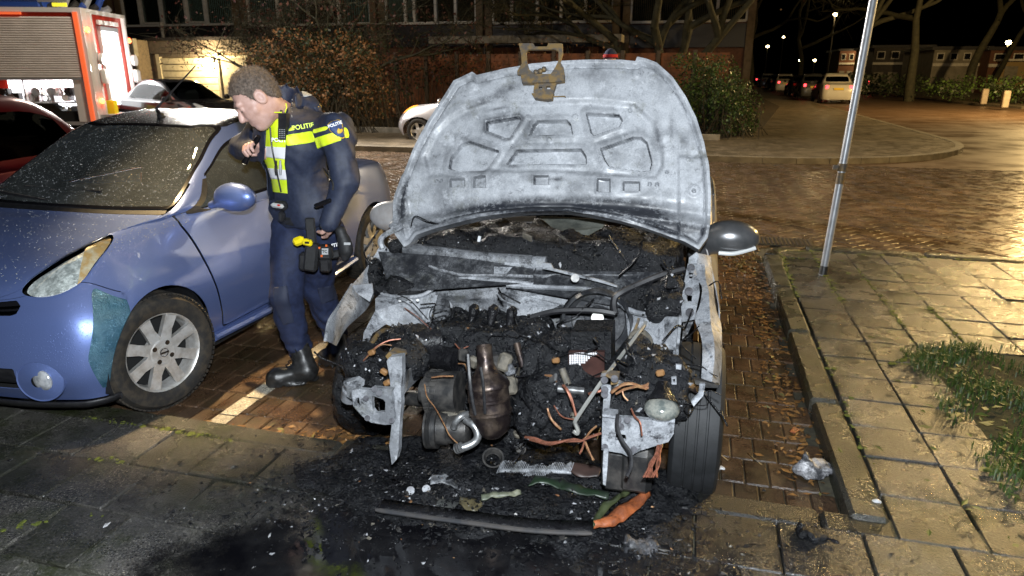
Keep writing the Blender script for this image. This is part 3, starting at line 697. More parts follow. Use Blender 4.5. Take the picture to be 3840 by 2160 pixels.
# aerial, wipers, sticker
an = MB().tube(catmull([(0, 1.70, 1.37), (.0, 1.69, 1.392), (.03, 1.63, 1.43)], 5), [.03]*3+[.022]*3+[.012]*5, 8)
an.tube([(.03, 1.63, 1.43), aty(492, 165, 3.95)-np.array([XC, YC, 0])], [.0075, .0035], 8).obj('antenna', m_black, car)
for a, b in (((.52, .93, .968), (-.14, .93, 1.02)), ((-.06, .85, .975), (-.66, .97, 1.0))):
    B = MB(); B.tube(catmull([a, ((a[0]+b[0])/2, (a[1]+b[1])/2-.02, (a[2]+b[2])/2+.005), b], 6), .008, 6)
    mx = np.array(b); B.box(mx+np.array([.06, .02, .004]), (.56, .012, .016), rz=-.06); B.obj('wiper', m_black, car)
m_stick = mat('sticker_blue', (.02, .03, .07), .4); m_stick2 = mat('sticker_pale', (.35, .5, .6), .4); m_wht = mat('white_print', (.8, .8, .8), .5)
sp = np.array([.50, 1.075, 1.035]); Rs = np.array(Vector((-.2, -.47, .86)).to_track_quat('Z', 'Y').to_matrix())
st = MB().cyl(sp-Rs[:, 2]*.001, sp+Rs[:, 2]*.001, .036, n=24).obj('parking_sticker', m_stick, car)
B = MB(); tt = np.linspace(0, 2*PI, 25); B.tube([sp+Rs[:, 2]*.002+Rs[:, 0]*.027*math.cos(t)+Rs[:, 1]*.027*math.sin(t) for t in tt], .0028, 5, False); tV, tF = textmesh('P', .04, .001, .0008); B.add(tV @ Rs.T+sp+Rs[:, 2]*.002, tF); B.obj('sticker_print', m_wht, st)
MB().box(sp-Rs[:, 0]*.06, (.07, .055, .0015), R=Rs).obj('sticker_card', m_stick2, car)
# interior
B = MB(); B.tube(catmull([(-.68, 1.22, .88), (-.3, 1.12, .925), (.0, 1.08, .93), (.3, 1.12, .945), (.68, 1.22, .88)], 6), .11, 10); B.box((0, .98, .86), (1.2, .25, .1), bev=.04); B.obj('dashboard', m_trim2, car)
B = MB(); tt = np.linspace(0, 2*PI, 29); B.tube([(.36+.17*math.cos(t), 1.46-.06*math.sin(t), .92+.16*math.sin(t)) for t in tt], .014, 8, False); B.box((.36, 1.47, .92), (.12, .04, .1), bev=.02); B.box((.36, 1.47, .92), (.3, .02, .03)); B.obj('steering_wheel', m_black, car)
for s in (1, -1):
    f = lambda P, s=s: su(su(rbox(P, (s*.36, 1.82, .52), (.24, .26, .09), .07), rbox(P, (s*.36, 2.10, .82), (.23, .08, .34), .07, rotm('X', -.22)), .06), rbox(P, (s*.36, 2.20, 1.20), (.13, .05, .09), .045, rotm('X', -.2)), .015)
    v_, f_ = surfnet(f, (s*.36-.3, 1.45, .38), (s*.36+.3, 2.42, 1.34), .03); obj('seat', v_, f_, m_trim, car)
B = MB(); B.box((0, 2.5, .75), (1.3, .2, .5), bev=.06); B.obj('rear_seat', m_trim, car)
MB().box((0, 1.60, 1.25), (.24, .02, .065), bev=.008).obj('rear_view_mirror', m_black, car)
# rain drops
dp = []
wV, wF = cut(gV, gF, pos(wbord, .02)); rV, rF = cut(gV, gF, pos(roof, .02)); hV, hF = cut(gV, gF, pos(hoodv, .02), lambda V: 5.8-U_(V), neg(lampf, 0), lambda V: U_(V)-.6)
fV, fF = cut(gV, gF, neg(hoodv), lambda V: V_(V)-3.2, lambda V: U_(V)-3, lambda V: 6-U_(V), neg(lampf, 0))
base = MB().ball((0, 0, 0), 1, 6, 4).get(); DV = []; DF = []
def drops(V, F, k, r0, r1, mirror):
    F = [f for f in F]; P = V[:, :3]; A = np.array([np.linalg.norm(np.cross(P[f[1]]-P[f[0]], P[f[2]]-P[f[0]])) for f in F]); ch = rng.choice(len(F), k, p=A/A.sum())
    for c in ch:
        f = F[c]; a, b = rng.random(2); q = P[list(f)]; p = (q[0]*(1-a)+q[1]*a)*(1-b)+(q[-1]*(1-a)+q[min(2, len(f)-1)]*a)*b
        nn = np.cross(q[1]-q[0], q[2]-q[0]); nn /= np.linalg.norm(nn)+1e-9; r = r0+(r1-r0)*rng.random()**3
        x, y, d = frame(nn); M3 = np.c_[x*r, y*r, d*r*.55]; v = base[0] @ M3.T+p
        if mirror and rng.random() < .42: v = v*np.array([-1, 1, 1])
        n0 = len(DV); DV.extend(v.tolist()); DF.extend(tuple(i+n0 for i in g) for g in base[1])
drops(wV, wF, 2300, .0015, .0045, True); drops(rV, rF, 2200, .0014, .004, True); drops(hV, hF, 1100, .0012, .0045, True); drops(fV, fF, 400, .0012, .0034, False)
n = N('rain_drop'); m_drop = n.set(color=(.9, .93, .95), rough=.04, trans=.7, ior=1.33, spec=.8)
obj('rain_drops', DV, DF, m_drop, car, kind='stuff')
# ================================================================== THE BURNT CAR
XB = -.70
def crop(x0, y0, f): return lambda x, y: ((x0+f*x)*.67083, (y0+f*y)*.67083)
cH = crop(1400, 150, 1400/2568); c2 = crop(1200, 900, 800/1932); c3 = crop(1900, 900, 900/2174); cA = crop(1300, 1150, 800/1656)
cB = crop(2000, 1150, 760/1573); cD = crop(1400, 780, 600/2070); cE = crop(1150, 1400, 1550/2576)
def ash_mat(name, a=(.29, .305, .33), b=(.39, .405, .43), soot_lo=.565, soot_hi=.70, rough=.46, stain=(.10, .10, .07)):
    n = N(name); c = n.ramp(n.noise(160, 4, .75), [(.36, a), (.60, b)]); c = n.mix(n.ramp(n.noise(6, 6, .7), [(.36, .9 if a[0] < .3 else .4), (.58, 0.)]), c, tuple(x*.55 for x in a)); c = n.mix(n.ramp(n.noise(10, 6, .75), [(.55, 0.), (.68, .6)]), c, tuple(min(.8, x*1.35) for x in b))
    c = n.mix(n.ramp(n.noise(9, 8, .8, dist=.3), [(.55, 0.), (.72, .7)]), c, stain)
    c = n.mix(n.ramp(n.noise(14, 9, .82, dist=.3), [(soot_lo, 0.), (soot_hi, .9)]), c, (.014, .015, .018))
    sp = n.ramp(n.vor(75), [(.06, 1.), (.10, 0.)]); c = n.mix(n.math('MULTIPLY', sp, n.ramp(n.noise(9, 2), [(.5, 0.), (.56, 1.)])), c, (.01, .01, .012))
    at = n.n('ShaderNodeAttribute', attribute_name='soot'); f = n.math('ADD', at.outputs['Fac'], 0)  # bonnet soot together with the shade painted along its edges
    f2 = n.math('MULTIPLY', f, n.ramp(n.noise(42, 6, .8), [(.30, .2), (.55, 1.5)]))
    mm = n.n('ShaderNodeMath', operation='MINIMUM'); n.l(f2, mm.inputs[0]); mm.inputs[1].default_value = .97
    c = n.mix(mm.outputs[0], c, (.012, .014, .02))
    nm = n.bump(n.noise(55, 6, .7), .25, .004)
    return n.set(color=c, rough=n.ramp(n.noise(13, 4), [(.35, rough-.12), (.65, rough+.2)]), metal=.0, normal=nm)
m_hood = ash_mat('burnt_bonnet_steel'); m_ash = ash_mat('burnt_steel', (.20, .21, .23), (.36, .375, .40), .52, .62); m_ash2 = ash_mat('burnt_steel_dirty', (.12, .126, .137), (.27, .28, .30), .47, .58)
m_ash3 = ash_mat('bare_steel_dark', (.035, .037, .042), (.15, .155, .165), .43, .54, .4)
m_silver = mat('silver_paint_scorched', (.42, .42, .43), .42, .2, col2=(.30, .28, .27), ns=7, bump=.15, bs=60, coat=.15)
def char_mat(name, a=(.006, .006, .007), b=(.022, .022, .025), r=(.25, .7), st=.9, sc=38):
    n = N(name); h = n.noise(sc, 8, .72); h2 = n.vor(sc*2.2)
    c = n.ramp(n.noise(9, 6, .7), [(.38, a), (.70, b)]); c = n.mix(n.ramp(n.noise(120, 3, .7), [(.66, 0.), (.74, .4)]), c, (.16, .17, .19))
    return n.set(color=c, rough=n.ramp(n.noise(50, 4), [(.4, r[0]), (.6, r[1])]), normal=n.bump(h2, st*.5, .006, n.bump(h, st, .014)), spec=.38)
m_char = char_mat('char', (.0025, .003, .004), (.009, .0095, .012)); m_chargl = char_mat('char_gloss', (.005, .005, .006), (.014, .014, .016), (.1, .4), .5, 22)
m_tyreb = mat('wet_tyre', (.005, .006, .007), .68, col2=(.012, .013, .015), ns=12, bump=.3, bs=160)
m_copper = mat('copper_wire', (.33, .13, .085), .5, .5, col2=(.18, .075, .045), ns=70)
m_copper2 = mat('charred_copper', (.20, .09, .045), .55, .3, col2=(.30, .17, .08), ns=60)
m_alu = mat('dull_aluminium', (.40, .41, .42), .4, .8, col2=(.22, .22, .22), ns=25, rvar=.1)
m_cat = mat('heat_tinted_steel', (.030, .022, .022), .42, .7, col2=(.12, .09, .07), ns=16, lo=.45, hi=.66, rvar=.18, bump=.5, bs=50)
m_rust = mat('rusty_bracket', (.20, .13, .05), .6, .3, col2=(.10, .085, .07), ns=28, lo=.42, hi=.58, bump=.6, bs=90)
m_dgrey = mat('grimy_iron', (.035, .035, .036), .4, .5, col2=(.09, .085, .08), ns=22, bump=.5, bs=60)
m_tan = mat('scorched_tan', (.13, .115, .09), .7, col2=(.06, .055, .045), ns=40)
m_bolt = mat('sooty_bolt', (.10, .10, .11), .95, spec=.05, col2=(.05, .05, .055), ns=40)
burnt = thing('burnt_car', 'burnt-out silver hatchback with raised bonnet and exposed charred engine', 'car', (XB, 2.0, 0))
def bo(B, name, m, parent=burnt, smooth='auto', **k): return B.obj(name, m, parent, smooth, world=(parent is burnt), **k)
from mathutils.geometry import tessellate_polygon
def plate3(P, th, holes=(), d=(0, 1, 0)):
    'polygon in space with holes, given thickness along d'
    rings = [np.array(P, float)]+[np.array(h, float) for h in holes]; V = np.vstack(rings); tri = tessellate_polygon([[Vector(p) for p in r] for r in rings])
    n = len(V); W_ = np.vstack([V, V+np.array(d, float)*th]); F = [tuple(t) for t in tri]+[tuple(i+n for i in t[::-1]) for t in tri]; o = 0
    for r in rings:
        k = len(r); F += [(o+i, o+(i+1) % k, n+o+(i+1) % k, n+o+i) for i in range(k)]; o += k
    return W_, F
def PY(c, pts, y):
    return [aty(*c(p[0], p[1]), (p[2] if len(p) > 2 else y)) for p in pts]
def plate(name, c, pts, y, m, th=.006, holes=(), parent=burnt, B=None):
    V, F = plate3(PY(c, pts, y), th, [PY(c, h, y) for h in holes])
    if B is not None: B.add(V, F); return B
    return obj(name, V, F, m, parent, False, parent is burnt)
def wire(name, c, pts, y, r, m, parent=burnt, n=6, seg=6, B=None):
    P = catmull(PY(c, pts, y), seg); BB = B or MB(); BB.tube(P, r, n)
    if B is None: return bo(BB, name, m, parent)
def soften(V, F): return V, F
# ---- the raised bonnet: inner skin as a pressed relief, outer skin behind
HY0, HZ0, HK = 2.95, .87, .37/.79
def hplane(u, v):
    r = _ray(u, v); k = (HY0-(HZ0-1.65)*HK)/(r[1]-r[2]*HK); return np.array([0, 0, 1.65])+r*k
HN = np.array([0, -1, HK]); HN = HN/np.linalg.norm(HN)
out_l = [(222, 1430), (120, 1290), (150, 1080), (220, 890), (290, 720), (380, 560), (500, 380), (560, 290), (690, 232), (720, 255)]
out_t = [(900, 215), (1100, 180), (1300, 160), (1500, 152), (1700, 150), (1805, 158), (1815, 126)]
out_r = [(1880, 140), (1950, 165), (2060, 260), (2150, 390), (2220, 530), (2275, 700), (2310, 870), (2322, 1050), (2320, 1250), (2300, 1360), (2240, 1445)]
out_b = [(2140, 1390), (2000, 1340), (1850, 1290), (1700, 1250), (1540, 1220), (1350, 1190), (1200, 1190), (1050, 1195), (900, 1210), (740, 1230), (560, 1270), (400, 1310), (300, 1345), (260, 1400)]
OUT = np.array([cH(*p) for p in out_l+out_t+out_r+out_b])
def poly_sd(P, Q):
    'signed distance (inside positive) of points P to polygon Q'
    P = np.asarray(P, float); Q = np.asarray(Q, float); d = np.full(len(P), 1e9); ins = np.zeros(len(P), bool); m = len(Q)
    for i in range(m):
        a, b = Q[i], Q[(i+1) % m]; e = b-a; w = P-a; t = np.clip((w @ e)/(e @ e+1e-12), 0, 1); q = w-t[:, None]*e; d = np.minimum(d, np.einsum('ij,ij->i', q, q))
        c1 = (a[1] > P[:, 1]) != (b[1] > P[:, 1]); xx = a[0]+(P[:, 1]-a[1])*e[0]/(e[1] if abs(e[1]) > 1e-9 else 1e-9); ins ^= c1 & (P[:, 0] < xx)
    return np.where(ins, 1, -1)*np.sqrt(d)
step = 2.25; us = np.arange(970, 1800, step); vs = np.arange(140, 640, step)
UV = np.stack(np.meshgrid(us, vs, indexing='ij'), -1).reshape(-1, 2); nV = len(vs)
ss = lambda d, a, b: (lambda t: t*t*(3-2*t))(np.clip((d-a)/(b-a), 0, 1))
PK = [[(780,565),(1000,530),(1015,545),(935,670),(910,672),(780,620)], [(1075,655),(1105,585),(1130,560),(1330,555),(1355,580),(1372,650)], [(1465,505),(1690,515),(1712,548),(1690,590),(1520,655),(1500,640)],
      [(520,880),(530,810),(600,720),(660,697),(860,765),(850,785),(790,870),(760,895),(560,895)], [(920,855),(990,760),(1430,755),(1460,800),(1465,855)], [(1565,750),(1790,665),(1840,665),(1880,700),(1915,830),(1900,890),(1840,895),(1620,865),(1590,820)]]
BAS = [(380,930),(350,800),(420,640),(520,540),(640,470),(800,430),(1100,440),(1500,420),(1800,450),(1920,560),(1985,720),(1990,860),(1940,940),(1600,930),(1250,905),(1000,905),(800,905),(560,935)]
SL = [[(530,958),(630,958),(630,1015),(530,1015)], [(695,950),(775,940),(775,1020),(695,1020)], [(1110,942),(1208,942),(1208,1000),(1110,1000)], [(1545,960),(1628,962),(1628,1050),(1540,1046)], [(1722,978),(1830,978),(1830,1040),(1722,1040)]]
h = np.zeros(len(UV)); soot_shade = np.zeros(len(UV)); pq = lambda L: np.array([cH(*p) for p in L])
h += .016*ss(-poly_sd(UV, pq(BAS)), -9, 9)                 # the outer field stands proud of the central basin
for L in PK:
    d = poly_sd(UV, pq(L)); h += .007*ss(d, -20, -8)*(1-ss(d, -8, -1)*0)-.030*ss(d, -1.6, 1.6); soot_shade += (.5+.5*vnoise(np.c_[UV, UV[:, :1]*0], .06))*np.exp(-((d+.3)/1.3)**2)+(.5 if L is PK[0] else .12)*np.exp(-((d+6)/5)**2); hp_ = 1  # dark lines round the pockets paint in gap shadows, with some soot outside
for L in SL: d = poly_sd(UV, pq(L)); h -= .024*ss(d, -1.3, 1.3); h += .004*ss(d, -7, -3); soot_shade += .5*np.exp(-((d-.3)/1.4)**2)+.15*ss(d, 0, 4)  # slot edges and floors darkened in colour to read as shaded recesses
eo = poly_sd(UV, OUT); h += .012*ss(-eo, -13, -7); h -= .006*ss(-np.abs(eo-16), -4, 0); soot_shade += .45*np.exp(-((eo-15)/2)**2)*(vnoise(np.c_[UV, UV[:, :1]*0], .02) > -.2)+.35*np.exp(-(poly_sd(UV, pq(BAS))/4)**2)*np.clip(vnoise(np.c_[UV, UV[:, :1]*0], .015)+.3, 0, 1)  # rim and basin seams drawn dark as painted shade
for (x, y, r, a) in ((680,325,42,.006), (1810,235,42,.006), (2205,1035,52,.008), (230,1000,28,.006), (1065,535,26,.008), (1390,530,26,.008), (1212,692,20,.008), (432,970,12,-.02), (468,970,12,-.02), (1900,990,15,-.02), (1950,992,15,-.02), (2018,905,13,-.02), (2165,820,20,.006), (1765,478,16,-.01), (718,530,16,-.01), (2205,1040,14,-.02), (230,1003,10,-.02)):
    q = np.hypot(*(UV-np.array(cH(x, y))).T); rr = r*.3657; h += a*ss(-q, -rr, -rr*.5)
# lower trough and side flange
xs_ = (UV[:, 0]/.67083-1400)/(1400/2568); ys_ = (UV[:, 1]/.67083-150)/(1400/2568)
tr = 1120-40*np.exp(-((xs_-1250)/500)**2)*0+30*np.abs((xs_-1250)/900)**2*2; h -= .020*np.exp(-((ys_-tr)/45)**2); h += .014*np.exp(-((ys_-tr-75)/30)**2)
h += .012*ss(xs_, 2085, 2115)*ss(ys_, 780, 820); h += .012*ss(-xs_, -250, -215)*ss(ys_, 900, 960)
h += .0035*vnoise(np.c_[UV, UV[:, :1]*0], .012)+.0015*vnoise(np.c_[UV, UV[:, :1]*0], .05)
soot_shade += 1.25*np.exp(-((ys_-tr-20)/48)**2)*np.exp(-((xs_-1180)/680)**2)+.5*np.exp(-((ys_-1200-.1*np.abs(xs_-1200))/40)**2)+.5*np.exp(-((ys_-1150)/60)**2)*np.exp(-((xs_-1800)/250)**2)
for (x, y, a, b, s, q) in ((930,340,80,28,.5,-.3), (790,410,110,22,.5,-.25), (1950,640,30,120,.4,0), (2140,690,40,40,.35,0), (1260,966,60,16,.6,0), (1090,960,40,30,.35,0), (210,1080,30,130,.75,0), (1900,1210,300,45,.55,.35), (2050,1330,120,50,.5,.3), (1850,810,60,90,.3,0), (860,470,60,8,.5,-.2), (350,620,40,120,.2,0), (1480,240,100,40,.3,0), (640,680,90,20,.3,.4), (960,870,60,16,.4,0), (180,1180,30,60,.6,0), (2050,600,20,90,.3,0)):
    dx, dy = xs_-x, ys_-y; ca, sa = math.cos(q), math.sin(q); soot_shade += s*np.exp(-((dx*ca+dy*sa)/a)**2-((dy*ca-dx*sa)/b)**2)
tw = .045*((UV[:, 0]-1390)/400)*((640-UV[:, 1])/480)       # the sheet is a little twisted by the heat
BOW = lambda p: -.055*((p[:, 0]-XB)/.75)**2
HP = np.array([hplane(*q) for q in UV]); HPb = HP.copy()
HP = HP+HN*(h+BOW(HP)*.6)[:, None]
HF = [(i*nV+j, i*nV+j+1, (i+1)*nV+j+1, (i+1)*nV+j) for i in range(len(us)-1) for j in range(nV-1)]
V8 = np.c_[HP, UV, soot_shade, HPb]; V8, HF = clip(V8, HF, poly_sd(V8[:, 3:5], OUT)); soot_shade_v = V8[:, 5]; hoodUV = V8[:, 3:5]
back = V8[:, 6:9]-HN*.032+HN*(BOW(V8[:, 6:9])*.6)[:, None]; nn_ = len(V8)
E_ = {}
for f in HF:
    for a in range(len(f)): E_[(f[a], f[(a+1) % len(f)])] = 1
rim_ = [(b, a, a+nn_, b+nn_) for (a, b) in E_ if (b, a) not in E_]
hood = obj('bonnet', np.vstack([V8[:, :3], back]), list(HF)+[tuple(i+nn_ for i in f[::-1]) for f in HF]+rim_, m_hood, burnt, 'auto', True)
at_ = hood.data.attributes.new('soot', 'FLOAT', 'POINT'); at_.data.foreach_set('value', np.r_[np.clip(soot_shade_v, 0, 1.2), soot_shade_v*0+.4])  # attribute holds real soot plus the painted edge shade
# latch bracket hanging on the bonnet edge
LB = MB()
def hpl(pts, off, th, B=LB, holes=()):
    V, F = plate3([hplane(*cH(*p))+HN*off for p in pts], th, [[hplane(*cH(*p))+HN*off for p in hh_] for hh_ in holes], HN); B.add(V, F)
hpl([(1013,52),(1112,52),(1124,74),(1206,74),(1214,52),(1310,54),(1314,120),(1296,180),(1318,215),(1326,275),(1200,262),(1150,270),(1005,264),(1004,240),(1034,190),(1030,130)], .03, .012, holes=[[(1066,112),(1078,95),(1260,93),(1284,108),(1284,170),(1262,215),(1230,262),(1120,258),(1084,230),(1068,170)]])
hpl([(1030,272),(1326,262),(1324,310),(1250,322),(1040,326)], .02, .03)
hpl([(1120,322),(1268,318),(1252,372),(1236,400),(1130,402),(1112,380)], .018, .02, holes=[[(1150,345),(1172,345),(1172,360),(1150,360)], [(1200,340),(1228,340),(1228,362),(1200,362)]])
hpl([(1100,392),(1252,386),(1240,430),(1200,434),(1120,424)], .012, .03)
LB.tube([hplane(*cH(1240, 408))+HN*.03, hplane(*cH(1325, 406))+HN*.03, hplane(*cH(1328, 414))+HN*.03], .003, 5)
for p in ((1160, 240), (1185, 228), (1130, 248)): LB.ball(hplane(*cH(*p))+HN*.04, .013, 8, 6)
bo(LB, 'latch_bracket', m_rust)
for p in ((250, 1300), (2255, 1340)):                       # hinge arms
    pass
wire('hinge_arm', cD, [(370, 230), (300, 270), (180, 330), (110, 390), (95, 450), (120, 520)], 2.93, .014, m_ash)
plate('hinge_plate', c3, [(1650,160),(1720,110),(1740,130),(1720,330),(1640,330)], 2.93, m_ash)
# ---- fenders
def ruled(name, c, A, B_, m, th=.005, parent=burnt, mid=None, seg=5):
    a = catmull(PY(c, A, 0), seg); b = catmull(PY(c, B_, 0), seg); rows = [a]
    if mid: rows.append(catmull(PY(c, mid, 0), seg))
    rows.append(b); n = len(a); V = np.vstack(rows); F = [(r*n+i, r*n+i+1, (r+1)*n+i+1, (r+1)*n+i) for r in range(len(rows)-1) for i in range(n-1)]
    V, F = thicken(V, F, th); return obj(name, V, F, m, parent, 'auto', parent is burnt)
ruled('fender', c3, [(1735,120,2.95),(1720,330,2.86),(1770,430,2.80),(1745,600,2.70),(1705,715,2.62),(1765,900,2.48),(1772,1080,2.40),(1762,1250,2.32)],
      [(1850,150,3.02),(1868,330,2.92),(1878,500,2.84),(1905,650,2.74),(1944,770,2.66),(1950,950,2.53),(1948,1120,2.44),(1930,1312,2.36)], m_ash, .005,
      mid=[(1800,130,2.97),(1800,330,2.86),(1830,470,2.78),(1840,620,2.66),(1850,760,2.58),(1880,930,2.44),(1880,1100,2.36),(1860,1282,2.29)])
ruled('fender', c2, [(560,20,2.98),(440,230,2.86),(290,410,2.70),(180,590,2.52),(82,740,2.36),(48,912,2.24)], [(660,130,3.02),(560,350,2.92),(470,540,2.82),(410,640,2.70),(240,800,2.56),(150,960,2.42)], m_ash, .006, mid=[(600,60,2.97),(470,300,2.86),(380,470,2.73),(280,600,2.58),(165,760,2.43),(100,930,2.30)])
plate('fender_flange', c2, [(290,410,2.70),(470,395,2.72),(480,480,2.70),(450,560,2.68),(330,480,2.68)], 2.7, m_ash)
B = MB(); wire('', c2, [(290,405,2.69),(180,585,2.51),(82,735,2.35),(48,908,2.23)], 0, .007, None, B=B); bo(B, 'fender_edge', m_ash)
# apron rails beside the engine
plate('apron_rail', c3, [(1640,215,2.92),(1725,215,2.92),(1735,330,2.86),(1750,480,2.78),(1700,720,2.66),(1590,745,2.64),(1580,600,2.72),(1600,420,2.82)], 2.8, m_ash, .008, holes=[[(1650,300,2.86),(1690,300,2.86),(1680,350,2.84),(1655,350,2.84)], [(1630,500,2.76),(1680,505,2.76),(1675,560,2.74),(1640,560,2.74)]])
for x, y, z in ((1650, 460, 2.77), (1660, 650, 2.67), (1670, 250, 2.89)): bo(MB().cyl(aty(*c3(x, y), z)+np.array([0, -.002, 0]), aty(*c3(x, y), z)-np.array([0, .014, 0]), .016, n=12), 'bolt', m_bolt)
plate('apron_panel', c3, [(1075,620,2.84),(1360,690,2.72),(1565,700,2.66),(1530,1062,2.56),(1240,1020,2.62),(1200,950,2.66),(1110,965,2.70),(1090,800,2.78)], 2.7, m_ash)
plate('inner_rail', c3, [(1560,700,2.62),(1588,700,2.62),(1560,1000,2.5),(1555,1260,2.36),(1528,1260,2.36),(1535,1000,2.5)], 2.6, m_ash, .02)
plate('arch_liner', c3, [(1600,745,2.72),(1690,740,2.72),(1640,850,2.66),(1590,900,2.62)], 2.7, m_ash2)
plate('tower_panel', c2, [(560,480,2.82),(660,512,2.80),(950,490,2.86),(1045,470,2.88),(1045,545,2.86),(962,872,2.74),(890,860,2.72),(760,832,2.70),(600,762,2.68),(470,850,2.60),(372,1060,2.45),(395,840,2.56),(500,640,2.68),(500,530,2.74)], 2.7, m_ash, .008)
for x0, x1 in ((880, 905), (930, 950), (975, 1005)): plate('stiffening_rib', c2, [(x0+60,500,2.84),(x1+60,498,2.84),(x1-20,850,2.71),(x0-20,850,2.71)], 2.7, m_ash, .004)
for x, y in ((570, 632), (765, 620), (725, 550), (825, 550), (885, 545)): bo(MB().cyl(aty(*c2(x, y), 2.735), aty(*c2(x, y), 2.72), .007, n=10), 'stud', m_ash3)
# firewall with pressed swages
gu, gv = np.meshgrid(np.arange(1080, 1600, 8), np.arange(690, 850, 8), indexing='ij'); q = np.c_[gu.ravel(), gv.ravel()]
hh = .03*np.exp(-((q[:, 1]-735-10*np.sin(q[:, 0]/60))/14)**2)+.02*ss(q[:, 1]+.12*(q[:, 0]-1250), 745, 765)+.01*vnoise(np.c_[q, q[:, :1]*0], .03)
P = np.array([aty(u, v, 2.98) for u, v in q]); P[:, 1] -= hh+.12*(P[:, 2]-.7)*0; m_ = gv.shape[1]
V, F = thicken(P, [(i*m_+j, i*m_+j+1, (i+1)*m_+j+1, (i+1)*m_+j) for i in range(gu.shape[0]-1) for j in range(m_-1)], .006); obj('firewall', V, F, m_ash2, burnt, 'auto', True)
plate('firewall_panel', c3, [(0,560,2.96),(60,480,2.96),(180,440,2.96),(620,475,2.95),(590,600,2.93),(480,590,2.92),(300,690,2.9),(170,720,2.9),(0,640,2.92)], 2.9, m_ash)
# cowl tray, beam, flange, wiper linkage
ruled('cowl_tray', cD, [(60,560,2.94),(160,900,2.84),(120,1090,2.78)], [(2070,700,3.02),(2070,860,2.96),(2070,960,2.90)], m_ash3, .006, seg=6)
ruled('cowl_tray', c3, [(0,260,3.02),(0,360,2.96),(0,420,2.91)], [(1600,300,2.98),(1560,460,2.9),(1560,690,2.74)], m_ash3, .006, seg=6)
B = MB(); P = catmull(PY(cD, [(400,530,2.99),(700,565,3.0),(1000,605,3.01),(1500,660,3.02),(2070,700,3.02)], 0), 6); B.tube(P, .034, 10); bo(B, 'cowl_beam', m_ash2)
B = MB(); P = catmull(PY(c3, [(0,205,3.02),(360,215,3.02)], 0), 4); B.tube(P, .036, 10); bo(B, 'cowl_beam', m_ash)
wire('cowl_flange', c2, [(560,482,2.80),(660,512,2.78),(800,520,2.79),(950,492,2.84),(1080,395,2.88),(1300,350,2.9),(1600,365,2.9),(1932,405,2.9)], 0, .011, m_ash)
wire('cowl_flange', c3, [(0,410,2.9),(400,430,2.9),(650,440,2.88),(850,468,2.86),(960,528,2.83),(1130,640,2.78),(1350,692,2.70)], 0, .012, m_ash)
wire('bonnet_seal', c3, [(1610,262,2.9),(1400,320,2.86),(1200,400,2.82),(1050,470,2.78),(980,525,2.76),(970,600,2.74),(985,672,2.72)], 0, .014, m_black)
wire('brake_hose', c3, [(985,668,2.72),(800,640,2.72),(520,640,2.72),(390,655,2.72),(220,700,2.72)], 0, .013, m_black)
wire('wiper_linkage', cD, [(720,745,2.90),(830,790,2.90),(1000,830,2.90),(1200,870,2.9),(1700,872,2.92),(2070,885,2.92)], 0, .008, m_ash2)
plate('wiper_arm', c3, [(330,205,2.9),(400,215,2.9),(425,260,2.9),(600,300,2.9),(860,365,2.88),(1000,415,2.86),(1000,430,2.86),(850,385,2.88),(600,325,2.9),(400,275,2.9),(325,262,2.9)], 2.9, m_ash, .01)
plate('wiper_bracket', cD, [(1560,760,2.95),(1800,765,2.95),(1720,855,2.92),(1560,870,2.92)], 2.9, m_ash, .006)
bo(MB().cyl(aty(*c3(620, 345), 2.87), aty(*c3(620, 345), 2.82), .018, n=16), 'wiper_spindle', m_dgrey)
# brake booster and reservoir cap
c_ = aty(*c3(835, 720), 2.86)
bo(MB().lathe([(.0, -.02), (.035, -.02), (.06, 0), (.065, .01), (.115, .015), (.118, .03), (.15, .05), (.155, .09), (.14, .12)], 36, c=c_, axis=(.05, -1, .12)).lathe([(.155, -.09), (.15, -.05)], 36, c=c_, axis=(.05, 1, -.12)), 'brake_booster', m_ash3)
bo(MB().cyl(aty(*c3(822, 708), 2.74), aty(*c3(822, 708), 2.71), .026, n=20), 'reservoir_cap', mat('cap_white', (.7, .68, .62), .5))
# charred module with ceramic cells
def boxpx(c, x0, y0, x1, y1, yf, dep):
    a, b, d, e = (aty(*c(*p), yf) for p in ((x0, y0), (x1, y0), (x1, y1), (x0, y1))); return plate3([a, b, d, e], dep)
V, F = boxpx(c3, 580, 830, 945, 1260, 2.50, .14); md = obj('control_module', V, F, m_char, burnt, False, True)
V, F = boxpx(c3, 560, 1015, 885, 1245, 2.47, .02); obj('cell_plate', V, F, mat('cell_brown', (.05, .022, .018), .35, col2=(.03, .014, .012), ns=20), md, False)
B = MB()
for i in range(14):
    for j in range(9):
        if i/14+j/9*.92 < .84 and not (j == 0 and i < 2): x, y = 568+i*21, 1022+j*20; B.add(*boxpx(c3, x, y, x+16, y+15, 2.466, .006))
B.obj('ceramic_cells', mat('cell_white', (.66, .66, .68), .5), md, False, kind='stuff')
